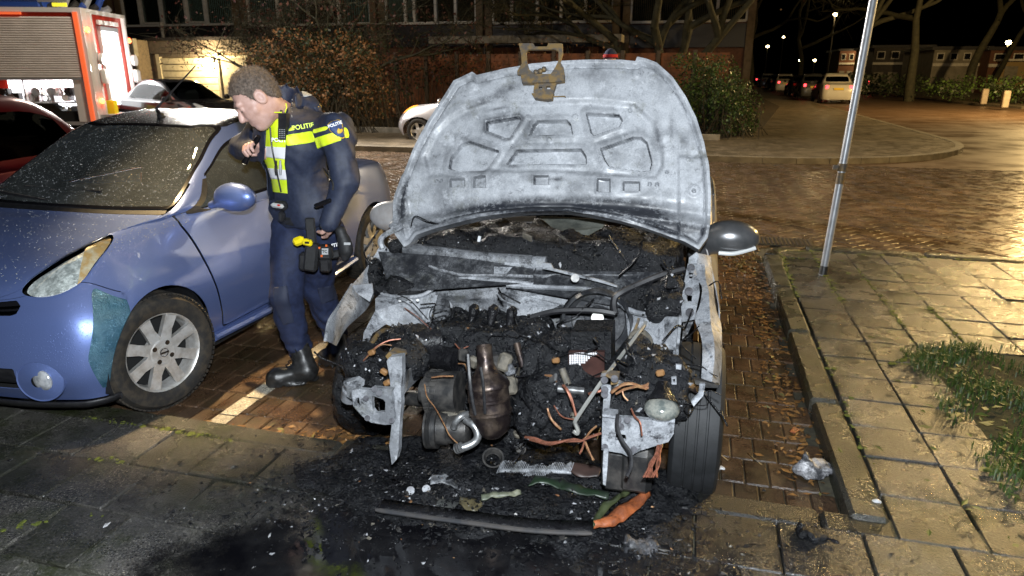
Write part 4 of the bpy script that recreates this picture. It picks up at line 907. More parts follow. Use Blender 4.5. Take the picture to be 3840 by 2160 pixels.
# ---- engine: charred block, boots, alternator, compressor, catalyst
ea, eb = aty(*cA(760, 260), 2.62), aty(*cA(1480, 300), 2.58)
def engine(P):
    c = (ea+eb)/2; d = rbox(P, c+np.array([0, .06, -.02]), (.235, .14, .10), .05); d = su(d, rbox(P, c+np.array([.02, .06, -.26]), (.22, .14, .24), .06), .05)
    d = su(d, cap(P, ea+np.array([-.02, .02, -.02]), ea+np.array([-.02, .02, -.14]), .07), .04); d = su(d, cap(P, eb+np.array([.10, 0, -.02]), eb+np.array([.3, .06, -.12]), .09, .06), .05)
    return d+.022*fbm(P, 14, 4)
V, F = surfnet(engine, (-1.15, 2.35, .12), (.05, 3.0, .85), .013); obj('engine_block', V, F, m_char, burnt, True, True)
for x, y in ((980, 40), (1130, 45), (1275, 60)):
    B = MB(); p = aty(*cA(x, y), 2.66); B.tube([p+np.array([-.004, -.02, -.055]), p+np.array([0, -.01, -.02]), p+np.array([.006, 0, .015]), p+np.array([.012, .012, .028])], [.012, .018, .024, .014], 10); bo(B, 'ignition_boot', m_chargl)
p0, p1 = aty(*cA(640, 655), 2.40), aty(*cA(880, 665), 2.40)
al = bo(MB().cyl(p0, p1, .085, n=28).cyl(p0-np.array([.03, 0, 0]), p0, .05, n=20), 'alternator', m_dgrey)
B = MB()
for k in range(26):
    a = 2*PI*k/26
    for t in (.12, .32): B.box(p0*(1-t)+p1*t+np.array([0, .086*math.cos(a), .086*math.sin(a)]), (.022, .008, .012), R=rotm('X', a))
B.obj('cooling_fins', m_dgrey, al)
p0, p1 = aty(*cA(620, 940), 2.32), aty(*cA(930, 950), 2.34)
cm = bo(MB().lathe([(.0, 0), (.07, 0), (.082, .004), (.082, .012), (.076, .014), (.082, .017), (.076, .021), (.082, .024), (.076, .028), (.082, .031), (.082, .05), (.066, .052), (.066, .09), (.06, .095), (.058, .17), (.045, .18), (0, .18)], 32, c=p0, axis=p1-p0), 'compressor', m_dgrey)
bo(MB().ball(aty(*cA(800, 860), 2.36), (.06, .05, .04)).ball(aty(*cA(900, 900), 2.36), (.04, .05, .05)), 'compressor_head', m_tan)
B = MB(); B.tube(catmull(PY(cA, [(830,940,2.26),(850,890,2.26),(890,850,2.27),(940,835,2.30)], 0), 6), .014, 10); bo(B, 'refrigerant_pipe', m_alu)
B = MB(); B.tube(catmull(PY(cA, [(850,1105,2.20),(930,1085,2.22),(1000,1045,2.24),(1018,990,2.25),(985,920,2.26),(925,880,2.28)], 0), 6), .0155, 10)
for t in (850, 868, 886): B.cyl(aty(*cA(t, 1104-(t-850)*.3), 2.20), aty(*cA(t+9, 1101-(t-850)*.3), 2.20), .020, n=14)
bo(B, 'refrigerant_pipe', m_alu)
ct_, cb_ = aty(*cA(1085, 500), 2.34), aty(*cA(1135, 990), 2.30); L_ = np.linalg.norm(cb_-ct_)
B = MB().lathe([(.03, -.10), (.032, -.03), (.045, .0), (.078, .035), (.083, .045), (.086, .05), (.086, .058), (.080, .062), (.080, .098), (.084, .102), (.084, .112), (.080, .116), (.080, .15), (.085, .154), (.085, .162), (.080, .168), (.078, .19), (.066, .235), (.034, .262), (.03, L_)], 32, c=ct_, axis=cb_-ct_); bo(B, 'catalyst', m_cat)
wire('heat_shield_rod', cA, [(940,370,2.30),(955,560,2.26),(975,720,2.25),(1010,860,2.25),(1050,930,2.26)], 0, .008, m_black)
wire('sensor_rod', cA, [(1040,470,2.25),(1060,600,2.23),(1075,830,2.22)], 0, .006, m_black)
for (x, y, r, m) in ((985, 430, .022, m_tan), (1225, 430, .03, m_tan), (1255, 480, .024, m_ash2), (1270, 610, .03, m_tan), (1150, 420, .022, m_dgrey), (905, 375, .022, m_dgrey), (1060, 380, .024, m_cat)):
    bo(MB().box(aty(*cA(x, y), 2.40), (r*1.8, r*1.2, r*2.4), R=rotm('Y', rng.uniform(-.5, .5)) @ rotm('X', rng.uniform(-.4, .4)), bev=r*.35), 'melted_fitting', m)
plate('sump_side', cA, [(1220,500),(1320,510),(1325,580),(1310,660),(1230,640)], 2.44, m_tan, .05)
# rails, posts, crash brackets (left = the car's right)
plate('side_rail', cA, [(640,350,2.62),(640,480,2.62),(560,560,2.46),(425,700,2.22),(415,560,2.22),(530,420,2.46)], 2.4, m_ash2, .05)
plate('front_post', cA, [(310,420,2.17),(330,395,2.17),(430,380,2.17),(432,520,2.17),(420,620,2.16),(425,760,2.15),(410,900,2.13),(402,1120,2.10),(385,1190,2.09),(350,1228,2.09),(330,1080,2.1),(348,930,2.13),(345,700,2.15),(335,560,2.16)], 2.15, m_ash, .03)
plate('crash_bracket', cA, [(40,650),(90,640),(190,650),(200,628),(360,640),(345,665),(385,910),(300,918),(190,900),(120,850),(50,770)], 2.13, m_ash, .02, holes=[[(195,690),(285,720),(300,740),(300,818),(225,828),(200,800)], [(70,715),(95,705),(105,770),(85,785),(65,760)]])
plate('bracket_ear', cA, [(0,585,2.2),(60,570,2.2),(105,600,2.18),(100,640,2.16),(60,660,2.15),(40,720,2.15),(0,700,2.18)], 2.2, m_ash, .04)
B = MB(); B.lathe([(.028, .0), (.034, -.005), (.03, -.03), (.036, -.035), (.034, -.09)], 20, c=aty(*cA(45, 590), 2.24), axis=(.3, -.2, .8)); bo(B, 'crash_can', m_ash2)
for x, y in ((250, 672), (350, 885), (160, 865), (215, 640), (150, 712)): bo(MB().cyl(aty(*cA(x, y), 2.13), aty(*cA(x, y), 2.115), .011, n=10), 'bolt', m_bolt)
plate('headlamp_mount', cA, [(300,385),(330,350),(420,372),(430,400),(320,410)], 2.2, m_rust, .05)
# right side (the car's left)
plate('front_post', cB, [(520,545),(560,538),(602,560),(600,700),(585,830),(535,845),(545,700),(525,620)], 2.24, m_ash, .03)
plate('post_top', cB, [(520,545),(580,535),(660,545),(655,600),(600,608),(520,590)], 2.24, m_rust, .05)
for x, y in ((552, 570), (630, 560), (555, 645), (553, 680)): bo(MB().cyl(aty(*cB(x, y), 2.24), aty(*cB(x, y), 2.215), .013, n=12), 'bolt', m_bolt)
plate('crash_bracket', cB, [(535,850),(640,858),(780,868),(1000,890),(1100,870),(1090,985),(1048,1050),(935,1085),(820,1122),(740,1168),(690,1140),(530,1112)], 2.19, m_ash, .02, holes=[[(640,985),(715,995),(725,1045),(635,1035)], [(885,965),(915,968),(912,982),(885,980)], [(955,1035),(970,1040),(968,1058),(958,1055)]])
plate('bracket_lip', cB, [(535,835),(650,848),(650,868),(535,855)], 2.17, m_ash, .05)
plate('front_post', cB, [(545,1118),(582,1122),(575,1250),(562,1390),(540,1380),(538,1250)], 2.16, m_ash, .025)
for x, y in ((555, 1090), (780, 1110), (660, 880), (730, 880), (680, 930)): bo(MB().cyl(aty(*cB(x, y), 2.19), aty(*cB(x, y), 2.178), .012, n=10), 'bolt', m_bolt)
plate('fender_bracket', cB, [(1290,600,2.30),(1335,600,2.30),(1320,690,2.26),(1245,775,2.24),(1225,740,2.24),(1280,680,2.27)], 2.28, m_ash, .015)
plate('fender_bolt_bar', cB, [(1250,565,2.31),(1440,610,2.31),(1430,632,2.31),(1340,628,2.31),(1255,600,2.31)], 2.3, m_dgrey, .02)
plate('rail_clip', cB, [(1070,550,2.3),(1110,545,2.3),(1112,605,2.3),(1075,605,2.3)], 2.3, m_ash, .01, holes=[[(1085,562,2.3),(1100,562,2.3),(1100,588,2.3),(1085,588,2.3)]])
plate('rail_clip', cB, [(1105,450,2.36),(1150,455,2.36),(1148,490,2.36),(1108,485,2.36)], 2.36, m_ash, .01)
B = MB(); a0, a1 = aty(*cB(1005, 590), 2.28), aty(*cB(995, 845), 2.20); B.lathe([(.022, 0), (.03, .03), (.058, .075)], 24, c=a0, axis=a1-a0); hb = bo(B, 'headlight_remains', m_chargl)
B = MB(); B.ball(a0+(a1-a0)*.80, (.062, .055, .04), 20, 12); B.obj('lamp_glass', mat('smoked_glass', (.10, .115, .11), .15, .1, col2=(.26, .26, .23), ns=30, coat=1), hb, True)
wire('bonnet_stay', cB, [(872,122,2.62),(845,165,2.58),(810,210,2.52),(690,370,2.42),(560,540,2.26),(440,710,2.22),(335,870,2.20),(325,905,2.2),(348,960,2.2),(340,985,2.2),(310,965,2.2)], 0, .0075, mat('stay_grey', (.33, .33, .31), .45, .5), seg=5)
wire('fluid_hose', cB, [(820,90,2.74),(800,150,2.72),(740,270,2.68)], 0, .006, m_rust)
B = MB().cyl(aty(*cB(830, 280), 2.56), aty(*cB(650, 520), 2.40), .052, n=18); bo(B, 'air_duct', m_char)
bo(MB().lathe([(.02, -.02), (.055, 0), (.058, .012), (.05, .02), (0, .02)], 24, c=aty(*cB(825, 285), 2.55), axis=(.5, -.5, .5)), 'duct_flange', m_tan)
B = MB()
def lumps(name, pts, m, seed=0, amp=.02, vox=.014, fr=16):
    pts = [(np.array(p), r) for p, r in pts]
    lo = np.min([p-r for p, r in pts], 0)-.06; hi = np.max([p+r for p, r in pts], 0)+.06
    def f(P):
        d = None
        for p, r in pts: e = np.linalg.norm(P-p, axis=1)-r; d = e if d is None else su(d, e, .04)
        return d+amp*fbm(P+seed, fr, 4)
    V, F = surfnet(f, lo, hi, vox); return obj(name, V, F, m, burnt, True, True)
PX = lambda c, x, y, yy: aty(*c(x, y), yy)
lumps('charred_battery', [(PX(cB, 900, 480, 2.45), .10), (PX(cB, 1020, 560, 2.42), .10), (PX(cB, 820, 560, 2.42), .09), (PX(cB, 1030, 720, 2.36), .08), (PX(cB, 700, 740, 2.36), .09), (PX(cB, 860, 780, 2.36), .09)], m_char, 3, .024)
lumps('charred_gearbox', [(PX(cB, 250, 560, 2.50), .11), (PX(cB, 120, 700, 2.46), .13), (PX(cB, 320, 800, 2.44), .12), (PX(cB, 60, 900, 2.44), .11), (PX(cB, 430, 700, 2.46), .09), (PX(cB, 60, 420, 2.54), .10)], m_char, 5, .028)
lumps('charred_airbox', [(PX(cA, 200, 480, 2.40), .09), (PX(cA, 130, 420, 2.42), .08), (PX(cA, 480, 260, 2.50), .08), (PX(cA, 470, 420, 2.42), .09), (PX(cA, 560, 300, 2.52), .07), (PX(cA, 250, 560, 2.32), .06)], m_char, 8, .022)
lumps('melted_wiring_duct', [(PX(c2, 560, 430, 2.84), .05), (PX(c2, 700, 440, 2.84), .06), (PX(c2, 850, 450, 2.86), .05), (PX(c2, 480, 330, 2.88), .05), (PX(c2, 500, 240, 2.92), .05), (PX(c2, 700, 60, 2.98), .04)], m_char, 11, .016)
lumps('melted_scuttle', [(PX(c3, 1400, 560, 2.80), .07), (PX(c3, 1250, 560, 2.82), .06), (PX(c3, 1480, 600, 2.76), .06), (PX(c3, 1380, 660, 2.74), .05), (PX(c3, 1100, 520, 2.86), .05), (PX(c3, 1520, 430, 2.84), .05)], m_char, 13, .016)
B = MB().cyl(PX(cA, 520, 280, 2.46), PX(cA, 720, 270, 2.52), .05, .055, 18); bo(B, 'intake_tube', m_chargl)
B = MB().cyl(PX(cA, 640, 380, 2.5), PX(cA, 860, 420, 2.46), .05, .05, 18); bo(B, 'intake_tube', m_chargl)
B = MB().cyl(PX(cA, 430, 700, 2.55), PX(cA, 640, 720, 2.5), .035, .035, 14); bo(B, 'drive_shaft', m_dgrey)
plate('gearbox_side', cB, [(370,880),(530,730),(535,800),(440,950),(380,960)], 2.40, m_ash3, .03)
# burnt dashboard seen under the bonnet, window glass slumped over it
def dash(P):
    d = rbox(P, (XB, 3.30, .80), (.66, .26, .10), .06); return d+.03*fbm(P, 9, 4)
V, F = surfnet(dash, (-1.5, 2.95, .6), (.12, 3.68, 1.02), .02); obj('burnt_dashboard', V, F, m_char, burnt, True, True)
n = N('slumped_glass'); m_sl = n.set(color=n.ramp(n.noise(9, 6, .7), [(.4, (.05, .055, .05)), (.65, (.12, .125, .11))]), rough=.25, normal=n.bump(n.noise(20, 5), .5, .01))
plate('slumped_windscreen', cH, [(1140,1215,3.32),(1600,1235,3.3),(1580,1290,3.25),(1480,1345,3.2),(1330,1320,3.2),(1230,1290,3.24)], 3.3, m_sl, .01)
plate('door_card_remains', cH, [(300,1350,3.5),(600,1270,3.5),(900,1220,3.5),(1120,1215,3.5),(1060,1300,3.4),(700,1330,3.4)], 3.5, mat('smoked_panel', (.12, .12, .125), .5, col2=(.2, .2, .2), ns=4), .01)
B = MB()
for (x, y, w, hh_, a) in ((1080,440,40,30,.2),(1190,420,70,40,.1),(1370,400,35,70,.2),(1530,410,30,90,.5),(1550,460,50,40,.3),(1230,490,80,20,.1),(860,440,60,30,.3),(1780,460,40,40,0)):
    p = aty(*cD(x, y), 3.08+.04*rng.random()); s = .00037; B.box(p, (w*s*1.1, .004, hh_*s*1.1), R=rotm('Y', a))
B.obj('glass_flakes', mat('flake_white', (.6, .62, .64), .4), burnt, False, True, kind='stuff')
# wheels
tb = MB().lathe([(.19, -.08), (.25, -.097), (.285, -.092), (.300, -.078), (.304, -.05), (.304, -.042), (.297, -.04), (.297, -.034), (.305, -.032), (.305, -.004), (.298, -.002), (.298, .004), (.305, .006), (.305, .032), (.297, .034), (.297, .04), (.304, .042), (.304, .05), (.300, .078), (.285, .092), (.25, .097), (.19, .08)], 64, axis=(1, 0, 0)).obj('wheel', m_tyreb, burnt, world=True); tb.location = (.075, 2.66, .30)
rim_mesh(.19, .185, 5, .05).obj('rim', m_ash2, tb)
def tl(P):
    q = P-np.array([-1.42, 2.76, .24]); r = np.hypot(q[:, 1], q[:, 2]); d = np.hypot(np.maximum(np.abs(q[:, 0])-.05, 0), r-.215)-.04; d = np.maximum(d, .02-P[:, 2]); return d+.012*fbm(P, 18, 3)
V, F = surfnet(tl, (-1.62, 2.36, 0), (-1.33, 3.0, .58), .013); wl_ = obj('wheel', V, F, m_char, burnt, True, True)
B = MB(); tt = np.linspace(.25*PI, 1.02*PI, 20); B.tube([(-1.36, 2.74-.235*math.cos(t)*1.02, .26+.235*math.sin(t)) for t in tt], .012, 8); B.obj('bead_wire', m_rust, wl_)
# mirrors and the shell behind the bonnet
def mir2(P): return su(ell(P, (0, 0, 0), (.13, .075, .082)), cap(P, (-.08, .02, -.05), (-.16, .04, -.10), .035, .03), .04)
mV2, mF2 = surfnet(mir2, (-.24, -.1, -.16), (.16, .1, .1), .011)
m_mirr = mat('scorched_mirror', (.10, .105, .11), .28, .6, col2=(.16, .16, .165), ns=8, coat=.5)
pm = aty(1838, 598, 3.30); mr = obj('wing_mirror', mV2+pm, mF2, m_mirr, burnt, True, True)
MB().tube(catmull([pm+np.array([-.05, -.066, -.06]), pm+np.array([.02, -.066, -.058]), pm+np.array([.11, -.035, -.034])], 6), .010, 8).obj('mirror_indicator', mat('pale_lens', (.55, .56, .55), .3), mr)
pm = aty(990, 545, 3.25); obj('wing_mirror', mV2*np.array([-1, 1, 1])+pm, [f[::-1] for f in mF2], m_silver, burnt, True, True)
def shell(name, fs, m, mirror=True):
    V, F = cut(gV, gF, *fs); V = V[:, :3].copy(); V[:, 0] *= 1.035; V[:, 1] += 2.16; V[:, 2] *= 1.0
    Ws = [(V, F)]
    if V[:, 0].min() > .015: Ws = [(V, F), (V*np.array([-1, 1, 1]), [f[::-1] for f in F])]
    else: Ws = [both(np.c_[V, V[:, :2]], F)]
    for v, f in Ws:
        v, f = thicken(v[:, :3], f, .006); v = v+np.array([XB, 0, 0]); obj(name, v, f, m, burnt, 'auto', True)
shell('door', [pos(door, .022), neg(sail), neg(sidewin), lambda V: V[:, 1]-1.12], m_silver)
shell('body_side', [lambda V: U_(V)-6.9, neg(door, .022), arch, neg(sidewin), neg(wbord), neg(rwin), neg(roof)], m_ash2)
shell('roof', [pos(roof, .01)], m_ash2)
B = MB(); B.box((XB, 4.0, .2), (1.5, 2.2, .08)); B.box((XB, 3.45, .45), (1.5, .06, .5)); bo(B, 'floor_pan', m_char)
for s in (1, -1): t_ = tyre_mesh(.298, .18, .19, 40).obj('wheel', m_tyreb, burnt, world=True); t_.location = (XB+s*.77, 5.1, .298)
# ---- copper wiring
WL = [(cB, [(228,610,2.30),(270,650,2.28),(305,740,2.26),(330,850,2.24)], .010, m_copper), (cB, [(110,790,2.3),(130,860,2.28),(170,910,2.27),(215,950,2.26)], .010, m_copper2), (cB, [(160,770,2.3),(220,850,2.27),(330,880,2.25)], .005, m_copper),
      (cB, [(-60,1010,2.22),(0,1030,2.2),(120,1055,2.19),(240,1045,2.18),(370,1045,2.18)], .010, m_copper), (cB, [(-30,1030,2.2),(120,1070,2.18),(300,1030,2.17),(390,1040,2.17)], .006, m_copper), (cB, [(390,1035,2.18),(450,1010,2.18),(525,985,2.2)], .009, m_copper), (cB, [(400,1030,2.18),(440,970,2.2),(490,930,2.22)], .007, m_copper2),
      (cB, [(405,1050,2.16),(430,1120,2.14),(465,1190,2.12)], .008, m_copper2), (cB, [(395,1050,2.16),(370,1120,2.14),(360,1140,2.13)], .006, m_copper), (cB, [(605,665,2.2),(680,615,2.2),(760,598,2.2),(830,625,2.2),(890,632,2.2)], .012, m_copper2), (cB, [(640,680,2.2),(720,640,2.2),(860,612,2.2),(892,595,2.2)], .008, m_copper2),
      (cB, [(760,790,2.2),(790,850,2.17),(830,900,2.15),(845,1000,2.14)], .006, m_copper), (cB, [(690,640,2.2),(700,690,2.19),(735,730,2.19)], .004, m_copper2), (cB, [(440,680,2.28),(500,660,2.26),(540,650,2.26)], .012, m_copper), (cB, [(650,345,2.5),(690,350,2.5),(720,330,2.5)], .007, m_copper),
      (cA, [(450,10,2.72),(550,80,2.68),(640,160,2.64),(700,210,2.62)], .003, m_copper), (cA, [(130,420,2.32),(220,320,2.32),(320,265,2.34),(420,250,2.36)], .004, m_copper), (cA, [(150,400,2.31),(260,300,2.31),(350,300,2.33)], .003, m_copper2), (cA, [(605,600,2.30),(625,700,2.29),(690,790,2.28),(760,920,2.22),(800,1000,2.2),(860,1060,2.2)], .003, m_copper2), (cA, [(660,550,2.3),(740,540,2.3),(830,540,2.3)], .004, m_copper2),
      (cA, [(845,290,2.46),(880,330,2.44),(940,310,2.44)], .006, m_copper), (cA, [(870,440,2.4),(920,450,2.38),(935,500,2.38)], .005, m_copper2), (c3, [(330,850,2.6),(380,880,2.58),(385,930,2.58)], .006, m_copper2), (cB, [(90,530,2.4),(150,545,2.38),(180,580,2.38)], .008, m_copper2)]
for c, pts, r, m in WL:
    for q in range(1 if r < .005 else 3):
        jp = [(p[0]+rng.normal(0, 500*r*(q > 0)), p[1]+rng.normal(0, 500*r*(q > 0)), p[2]+rng.normal(0, .004)) for p in pts]; wire('copper_wire', c, jp, 0, r*(.8 if r < .005 else .42), m, n=5, seg=5)
for k in range(9):
    x = rng.uniform(-25, 25); wire('copper_wire', cB, [(985+x*.8,1075,2.18),(970+x,1150,2.14),(950+2.2*x,1230,2.10),(915+1.1*x+10*k-40,1325,2.06)], 0, .0032, m_copper, n=4, seg=5)
wire('black_cable', cB, [(655,835,2.15),(650,930,2.14),(690,1040,2.12),(750,1130,2.10),(760,1230,2.08),(725,1320,2.05)], 0, .007, m_black)
B = MB(); B.box(PX(cB, 640, 1230, 2.3), (.10, .10, .18), bev=.02); B.box(PX(cB, 800, 1230, 2.3), (.12, .12, .18), bev=.02); bo(B, 'fan_motor', m_dgrey)
for x, y, c, yy in ((195, 355, cA, 2.3), (290, 505, cA, 2.2), (315, 590, cA, 2.2), (175, 415, cB, 2.4), (985, 515, cB, 2.3)): bo(MB().box(PX(c, x, y, yy), (.03, .02, .022), R=rotm('Y', rng.uniform(-.6, .6)), bev=.005), 'melted_clip', mat('scorched_amber', (.20, .10, .035), .6))
# ================================================================== THE POLICE OFFICER
cO = crop(780, 220, 700/1878); cL = crop(880, 700, 600/1087)
def topx(P):
    d = np.asarray(P, float)-np.array([0, 0, 1.65]); X = d[:, 0]*_cy+d[:, 1]*_sy; Y = -d[:, 0]*_sy+d[:, 1]*_cy
    zc = Y*_ct-d[:, 2]*_st; up = Y*_st+d[:, 2]*_ct; return np.c_[1288+1740*X/zc, 724.5-1740*up/zc]
def vnormals(V, F):
    V = np.asarray(V)[:, :3]; N_ = np.zeros_like(V); F4 = np.array([tuple(f[:4]) if len(f) >= 4 else (*f, f[-1]) for f in F])
    n_ = np.cross(V[F4[:, 1]]-V[F4[:, 0]], V[F4[:, 2]]-V[F4[:, 0]])+np.cross(V[F4[:, 2]]-V[F4[:, 0]], V[F4[:, 3]]-V[F4[:, 0]])
    for k in range(4): np.add.at(N_, F4[:, k], n_)
    return N_/(np.linalg.norm(N_, axis=1)[:, None]+1e-12)
def facing(V, F):
    n_ = vnormals(V, F); t = np.array([0, 0, 1.65])-np.asarray(V)[:, :3]; return np.einsum('ij,ij->i', n_, t/np.linalg.norm(t, axis=1)[:, None])
def cutout(V, F, c, poly, off=.002, th=.002):
    'piece of a garment whose outline is the polygon (photo crop coordinates), lifted off the cloth'
    g = np.minimum(poly_sd(topx(V), np.array([c(*p) for p in poly])), (facing(V, F)-.02)*60)
    v, f = clip(np.asarray(V)[:, :3], F, g)
    if not len(f): return v, f
    n_ = vnormals(v, f); v = v+n_*off; return thicken(v, f, th)
m_navy = mat('navy_softshell', (.015, .021, .044), .62, col2=(.022, .030, .060), ns=60, bump=.25, bs=500, bd=.0008)
m_trou = mat('navy_trousers', (.009, .015, .045), .75, col2=(.014, .023, .066), ns=40, bump=.4, bs=420, bd=.001)
m_patch = mat('knee_patch', (.018, .024, .05), .7, bump=.4, bs=500, bd=.001)
m_hiviz = mat('hi_vis_yellow', (.74, .95, .02), .5, col2=(.82, .97, .06), ns=20, bump=.2, bs=300, emit=0)
m_refl = mat('reflective_band', (.95, .95, .97), .25, .0, spec=1)
m_skin = mat('skin', (.52, .31, .25), .5, col2=(.60, .38, .32), ns=30, bump=.12, bs=260, bd=.0008)
n = N('short_hair'); m_hair = n.set(color=n.ramp(n.noise(90, 5, .7), [(.35, (.06, .043, .032)), (.65, (.21, .16, .125))]), rough=.6, normal=n.bump(n.noise(330, 4, .7), .9, .004))
m_boot = mat('boot_leather', (.012, .012, .012), .38, col2=(.026, .026, .026), ns=60, bump=.3, bs=160)
m_pouch = mat('black_nylon', (.010, .011, .012), .6, col2=(.02, .02, .022), ns=90, bump=.3, bs=400)
m_yel = mat('taser_yellow', (.85, .68, .01), .4); m_gold = mat('gold_thread', (.75, .48, .04), .5); m_bluep = mat('badge_blue', (.03, .06, .17), .6); m_lgrey = mat('label_grey', (.45, .46, .47), .6); m_dk = m_black
off_ = thing('person', 'police officer in navy jacket and hi-vis vest shining a torch into the blue car', 'person', (-2.05, 3.2, 0))
A_ = lambda u, v, y: aty(u, v, y)
hipc, neckb = A_(772, 545, 3.24), A_(712, 292, 3.16)
shL, elL, wrL = A_(846, 336, 3.12), A_(868, 455, 3.08), A_(834, 552, 3.02)
shR, elR, wrR = A_(668, 325, 3.40), A_(606, 372, 3.42), A_(632, 372, 3.24)
hA, kA, aA = A_(738, 572, 3.22), A_(716, 742, 3.10), A_(752, 880, 3.16)
hB, kB, aB = A_(812, 575, 3.26), A_(800, 730, 3.36), A_(846, 850, 3.46)
sp = neckb-hipc; up_t = sp/np.linalg.norm(sp); lat = shL-shR; lat = lat-up_t*(lat @ up_t); lat /= np.linalg.norm(lat); fw = np.cross(lat, up_t); fw = fw if fw[1] < 0 else -fw
RT = np.c_[lat, fw, up_t]
def torso(P, e=0.):
    ch = hipc+sp*.74; wa = hipc+sp*.30; hp = hipc+sp*.05
    d = ell(P, ch, (.205+e, .135+e, .20), RT); d = su(d, ell(P, wa, (.175+e, .125+e, .20), RT), .08); d = su(d, ell(P, hp, (.19+e, .135+e, .14), RT), .08)
    d = su(d, cap(P, shR, shL, .085+e), .07); return d
# --- head, in its own frame (x right, y face, z crown)
hf = np.array([-.58, -.52, -.62]); hf /= np.linalg.norm(hf); hz = np.array([-.46, -.327, .746]); hz = hz-hf*(hz @ hf); hz /= np.linalg.norm(hz); hx = np.cross(hf, hz)
RH = np.c_[hx, hf, hz]; hc = A_(643, 246, 3.00); HS = 1.08
def head(P):
    q = (P-hc) @ RH/HS; s = np.abs(q[:, 0]); m = np.c_[s, q[:, 1:]]
    d = ell(q, (0, -.015, .028), (.077, .098, .090)); d = su(d, ell(q, (0, .030, -.045), (.060, .066, .082)), .03); d = su(d, ell(q, (0, .062, -.102), (.030, .028, .024)), .02)
    d = su(d, cap(m, (.0, .086, .022), (.036, .078, .024), .014), .012); d = su(d, cap(m, (.030, .070, -.035), (.052, .040, -.03), .020), .02)
    d = -su(-d, ell(m, (.033, .102, .002), (.021, .016, .013)), .008); d = su(d, ell(m, (.032, .079, .001), (.014, .012, .012)), .003)
    d = su(d, cap(q, (0, .090, .010), (0, .112, -.034), .009, .013), .010); d = su(d, cap(m, (0, .100, -.040), (.013, .096, -.042), .011, .009), .006)
    d = su(d, cap(m, (0, .092, -.064), (.020, .084, -.066), .007, .005), .005); d = su(d, cap(m, (0, .091, -.076), (.016, .084, -.076), .008, .006), .005)
    ear = ell(m, (.079, -.012, -.008), (.010, .026, .034)); ear = -su(-ear, ell(m, (.088, -.008, -.008), (.006, .014, .02)), .004); d = su(d, ear, .006)*HS
    d = su(d, cap(P, hc+RH @ np.array([0, -.03, -.06]), neckb+up_t*.01, .055, .066), .03); return d
HVV, HFF = surfnet(head, hc-.19, hc+.19, .0052)
def hand(P, w, tip, pal, curl, back=.05):
    'w wrist, tip direction of fingers, pal palm normal'
    t = np.array(tip, float); t /= np.linalg.norm(t); p = np.array(pal, float); p = p-t*(p @ t); p /= np.linalg.norm(p); s = np.cross(t, p)
    d = cap(P, w-t*back, w, .032, .030); d = su(d, rbox(P, w+t*.05, (.042, .016, .045), .014, np.c_[s, p, t]), .02)
    for k, (o, L) in enumerate(((-.032, .062), (-.011, .072), (.011, .068), (.031, .054))):
        a = w+t*.088+s*o; b = a+(t*math.cos(curl*.6)+p*math.sin(curl*.6))*L*.55; c = b+(t*math.cos(curl*1.7)+p*math.sin(curl*1.7))*L*.45; e_ = c+(t*math.cos(curl*2.6)+p*math.sin(curl*2.6))*L*.35
        d = su(d, np.minimum(np.minimum(cap(P, a, b, .0105, .0098), cap(P, b, c, .0098, .009)), cap(P, c, e_, .009, .0078)), .004)
    a = w+t*.03-s*.036; b = a-s*.022+t*.028+p*.018; c = b+t*.022+p*.026+s*.006
    return su(d, np.minimum(cap(P, a, b, .014, .012), cap(P, b, c, .012, .009)), .008)
g0, g1 = A_(651, 343, 3.03), A_(616, 408, 3.07); gd = (g1-g0)/np.linalg.norm(g1-g0); gm = g0+(g1-g0)*.42
wr = gm+np.array([.040, .07, -.045]); hR = lambda P: hand(P, wr, gm-wr+np.array([-.02, -.01, .035]), np.array([-.3, -.9, -.2]), 1.05)
VR, FR = surfnet(hR, gm-.15, gm+.15, .005)
hL = lambda P: hand(P, wrL, kB*0+np.array([-.05, .075, -.085]), np.array([-.9, .2, 0]), .35, .0)
VL, FL = surfnet(hL, wrL-np.array([.1, .1, .2]), wrL+.1, .0065)
def core(P):
    d = torso(P, -.025)
    for a, b, r, s in ((shL, elL, .05, .042), (elL, wrL, .042, .03), (shR, elR, .05, .042), (elR, wr, .042, .03), (hA, kA, .085, .055), (kA, aA, .055, .042), (hB, kB, .085, .055), (kB, aB, .055, .042)): d = su(d, cap(P, a, b, r, s), .03)
    return d
VC, FC = surfnet(core, (-2.7, 2.85, .05), (-1.65, 3.7, 1.5), .03)
B = MB().add(HVV, HFF).add(VR, FR).add(VL, FL).add(VC, FC); B.obj('body', m_skin, off_, True, True)
def hairf(P):
    q = (P-hc) @ RH/HS; d = ell(q, (0, -.015, .031), (.0805, .1015, .0965)); d = su(d, ell(q, (0, -.050, -.01), (.066, .056, .072)), .02)
    line = np.interp(q[:, 1], [-.12, -.075, -.045, -.018, .006, .016, .030, .042, .07, .12], [-.075, -.06, -.030, .022, -.012, -.006, .030, .052, .066, .10]); d = np.maximum(d, (line-q[:, 2])*.8)
    return d+.003*vnoise(P, 90)+.0025*vnoise(P*np.array([1, 1, 1.]), 200)
V, F = surfnet(hairf, hc-.15, hc+.15, .0048); hr_ = obj('hair', V, F, m_hair, off_, True, True)
nh = vnormals(V, F); sel = rng.integers(len(V), size=3000); q_ = V[sel]; d_ = nh[sel]*.7-RH[:, 1]*.35+RH[:, 2]*.25+rng.normal(0, .28, q_.shape); d_ /= np.linalg.norm(d_, axis=1)[:, None]; ln = rng.uniform(.006, .013, (len(sel), 1))
sv_, sf_ = sticks(q_, q_+d_*ln, .0007, .0003); obj('hair_strands', sv_, sf_, m_hair, hr_, False, kind='stuff')
B = MB()
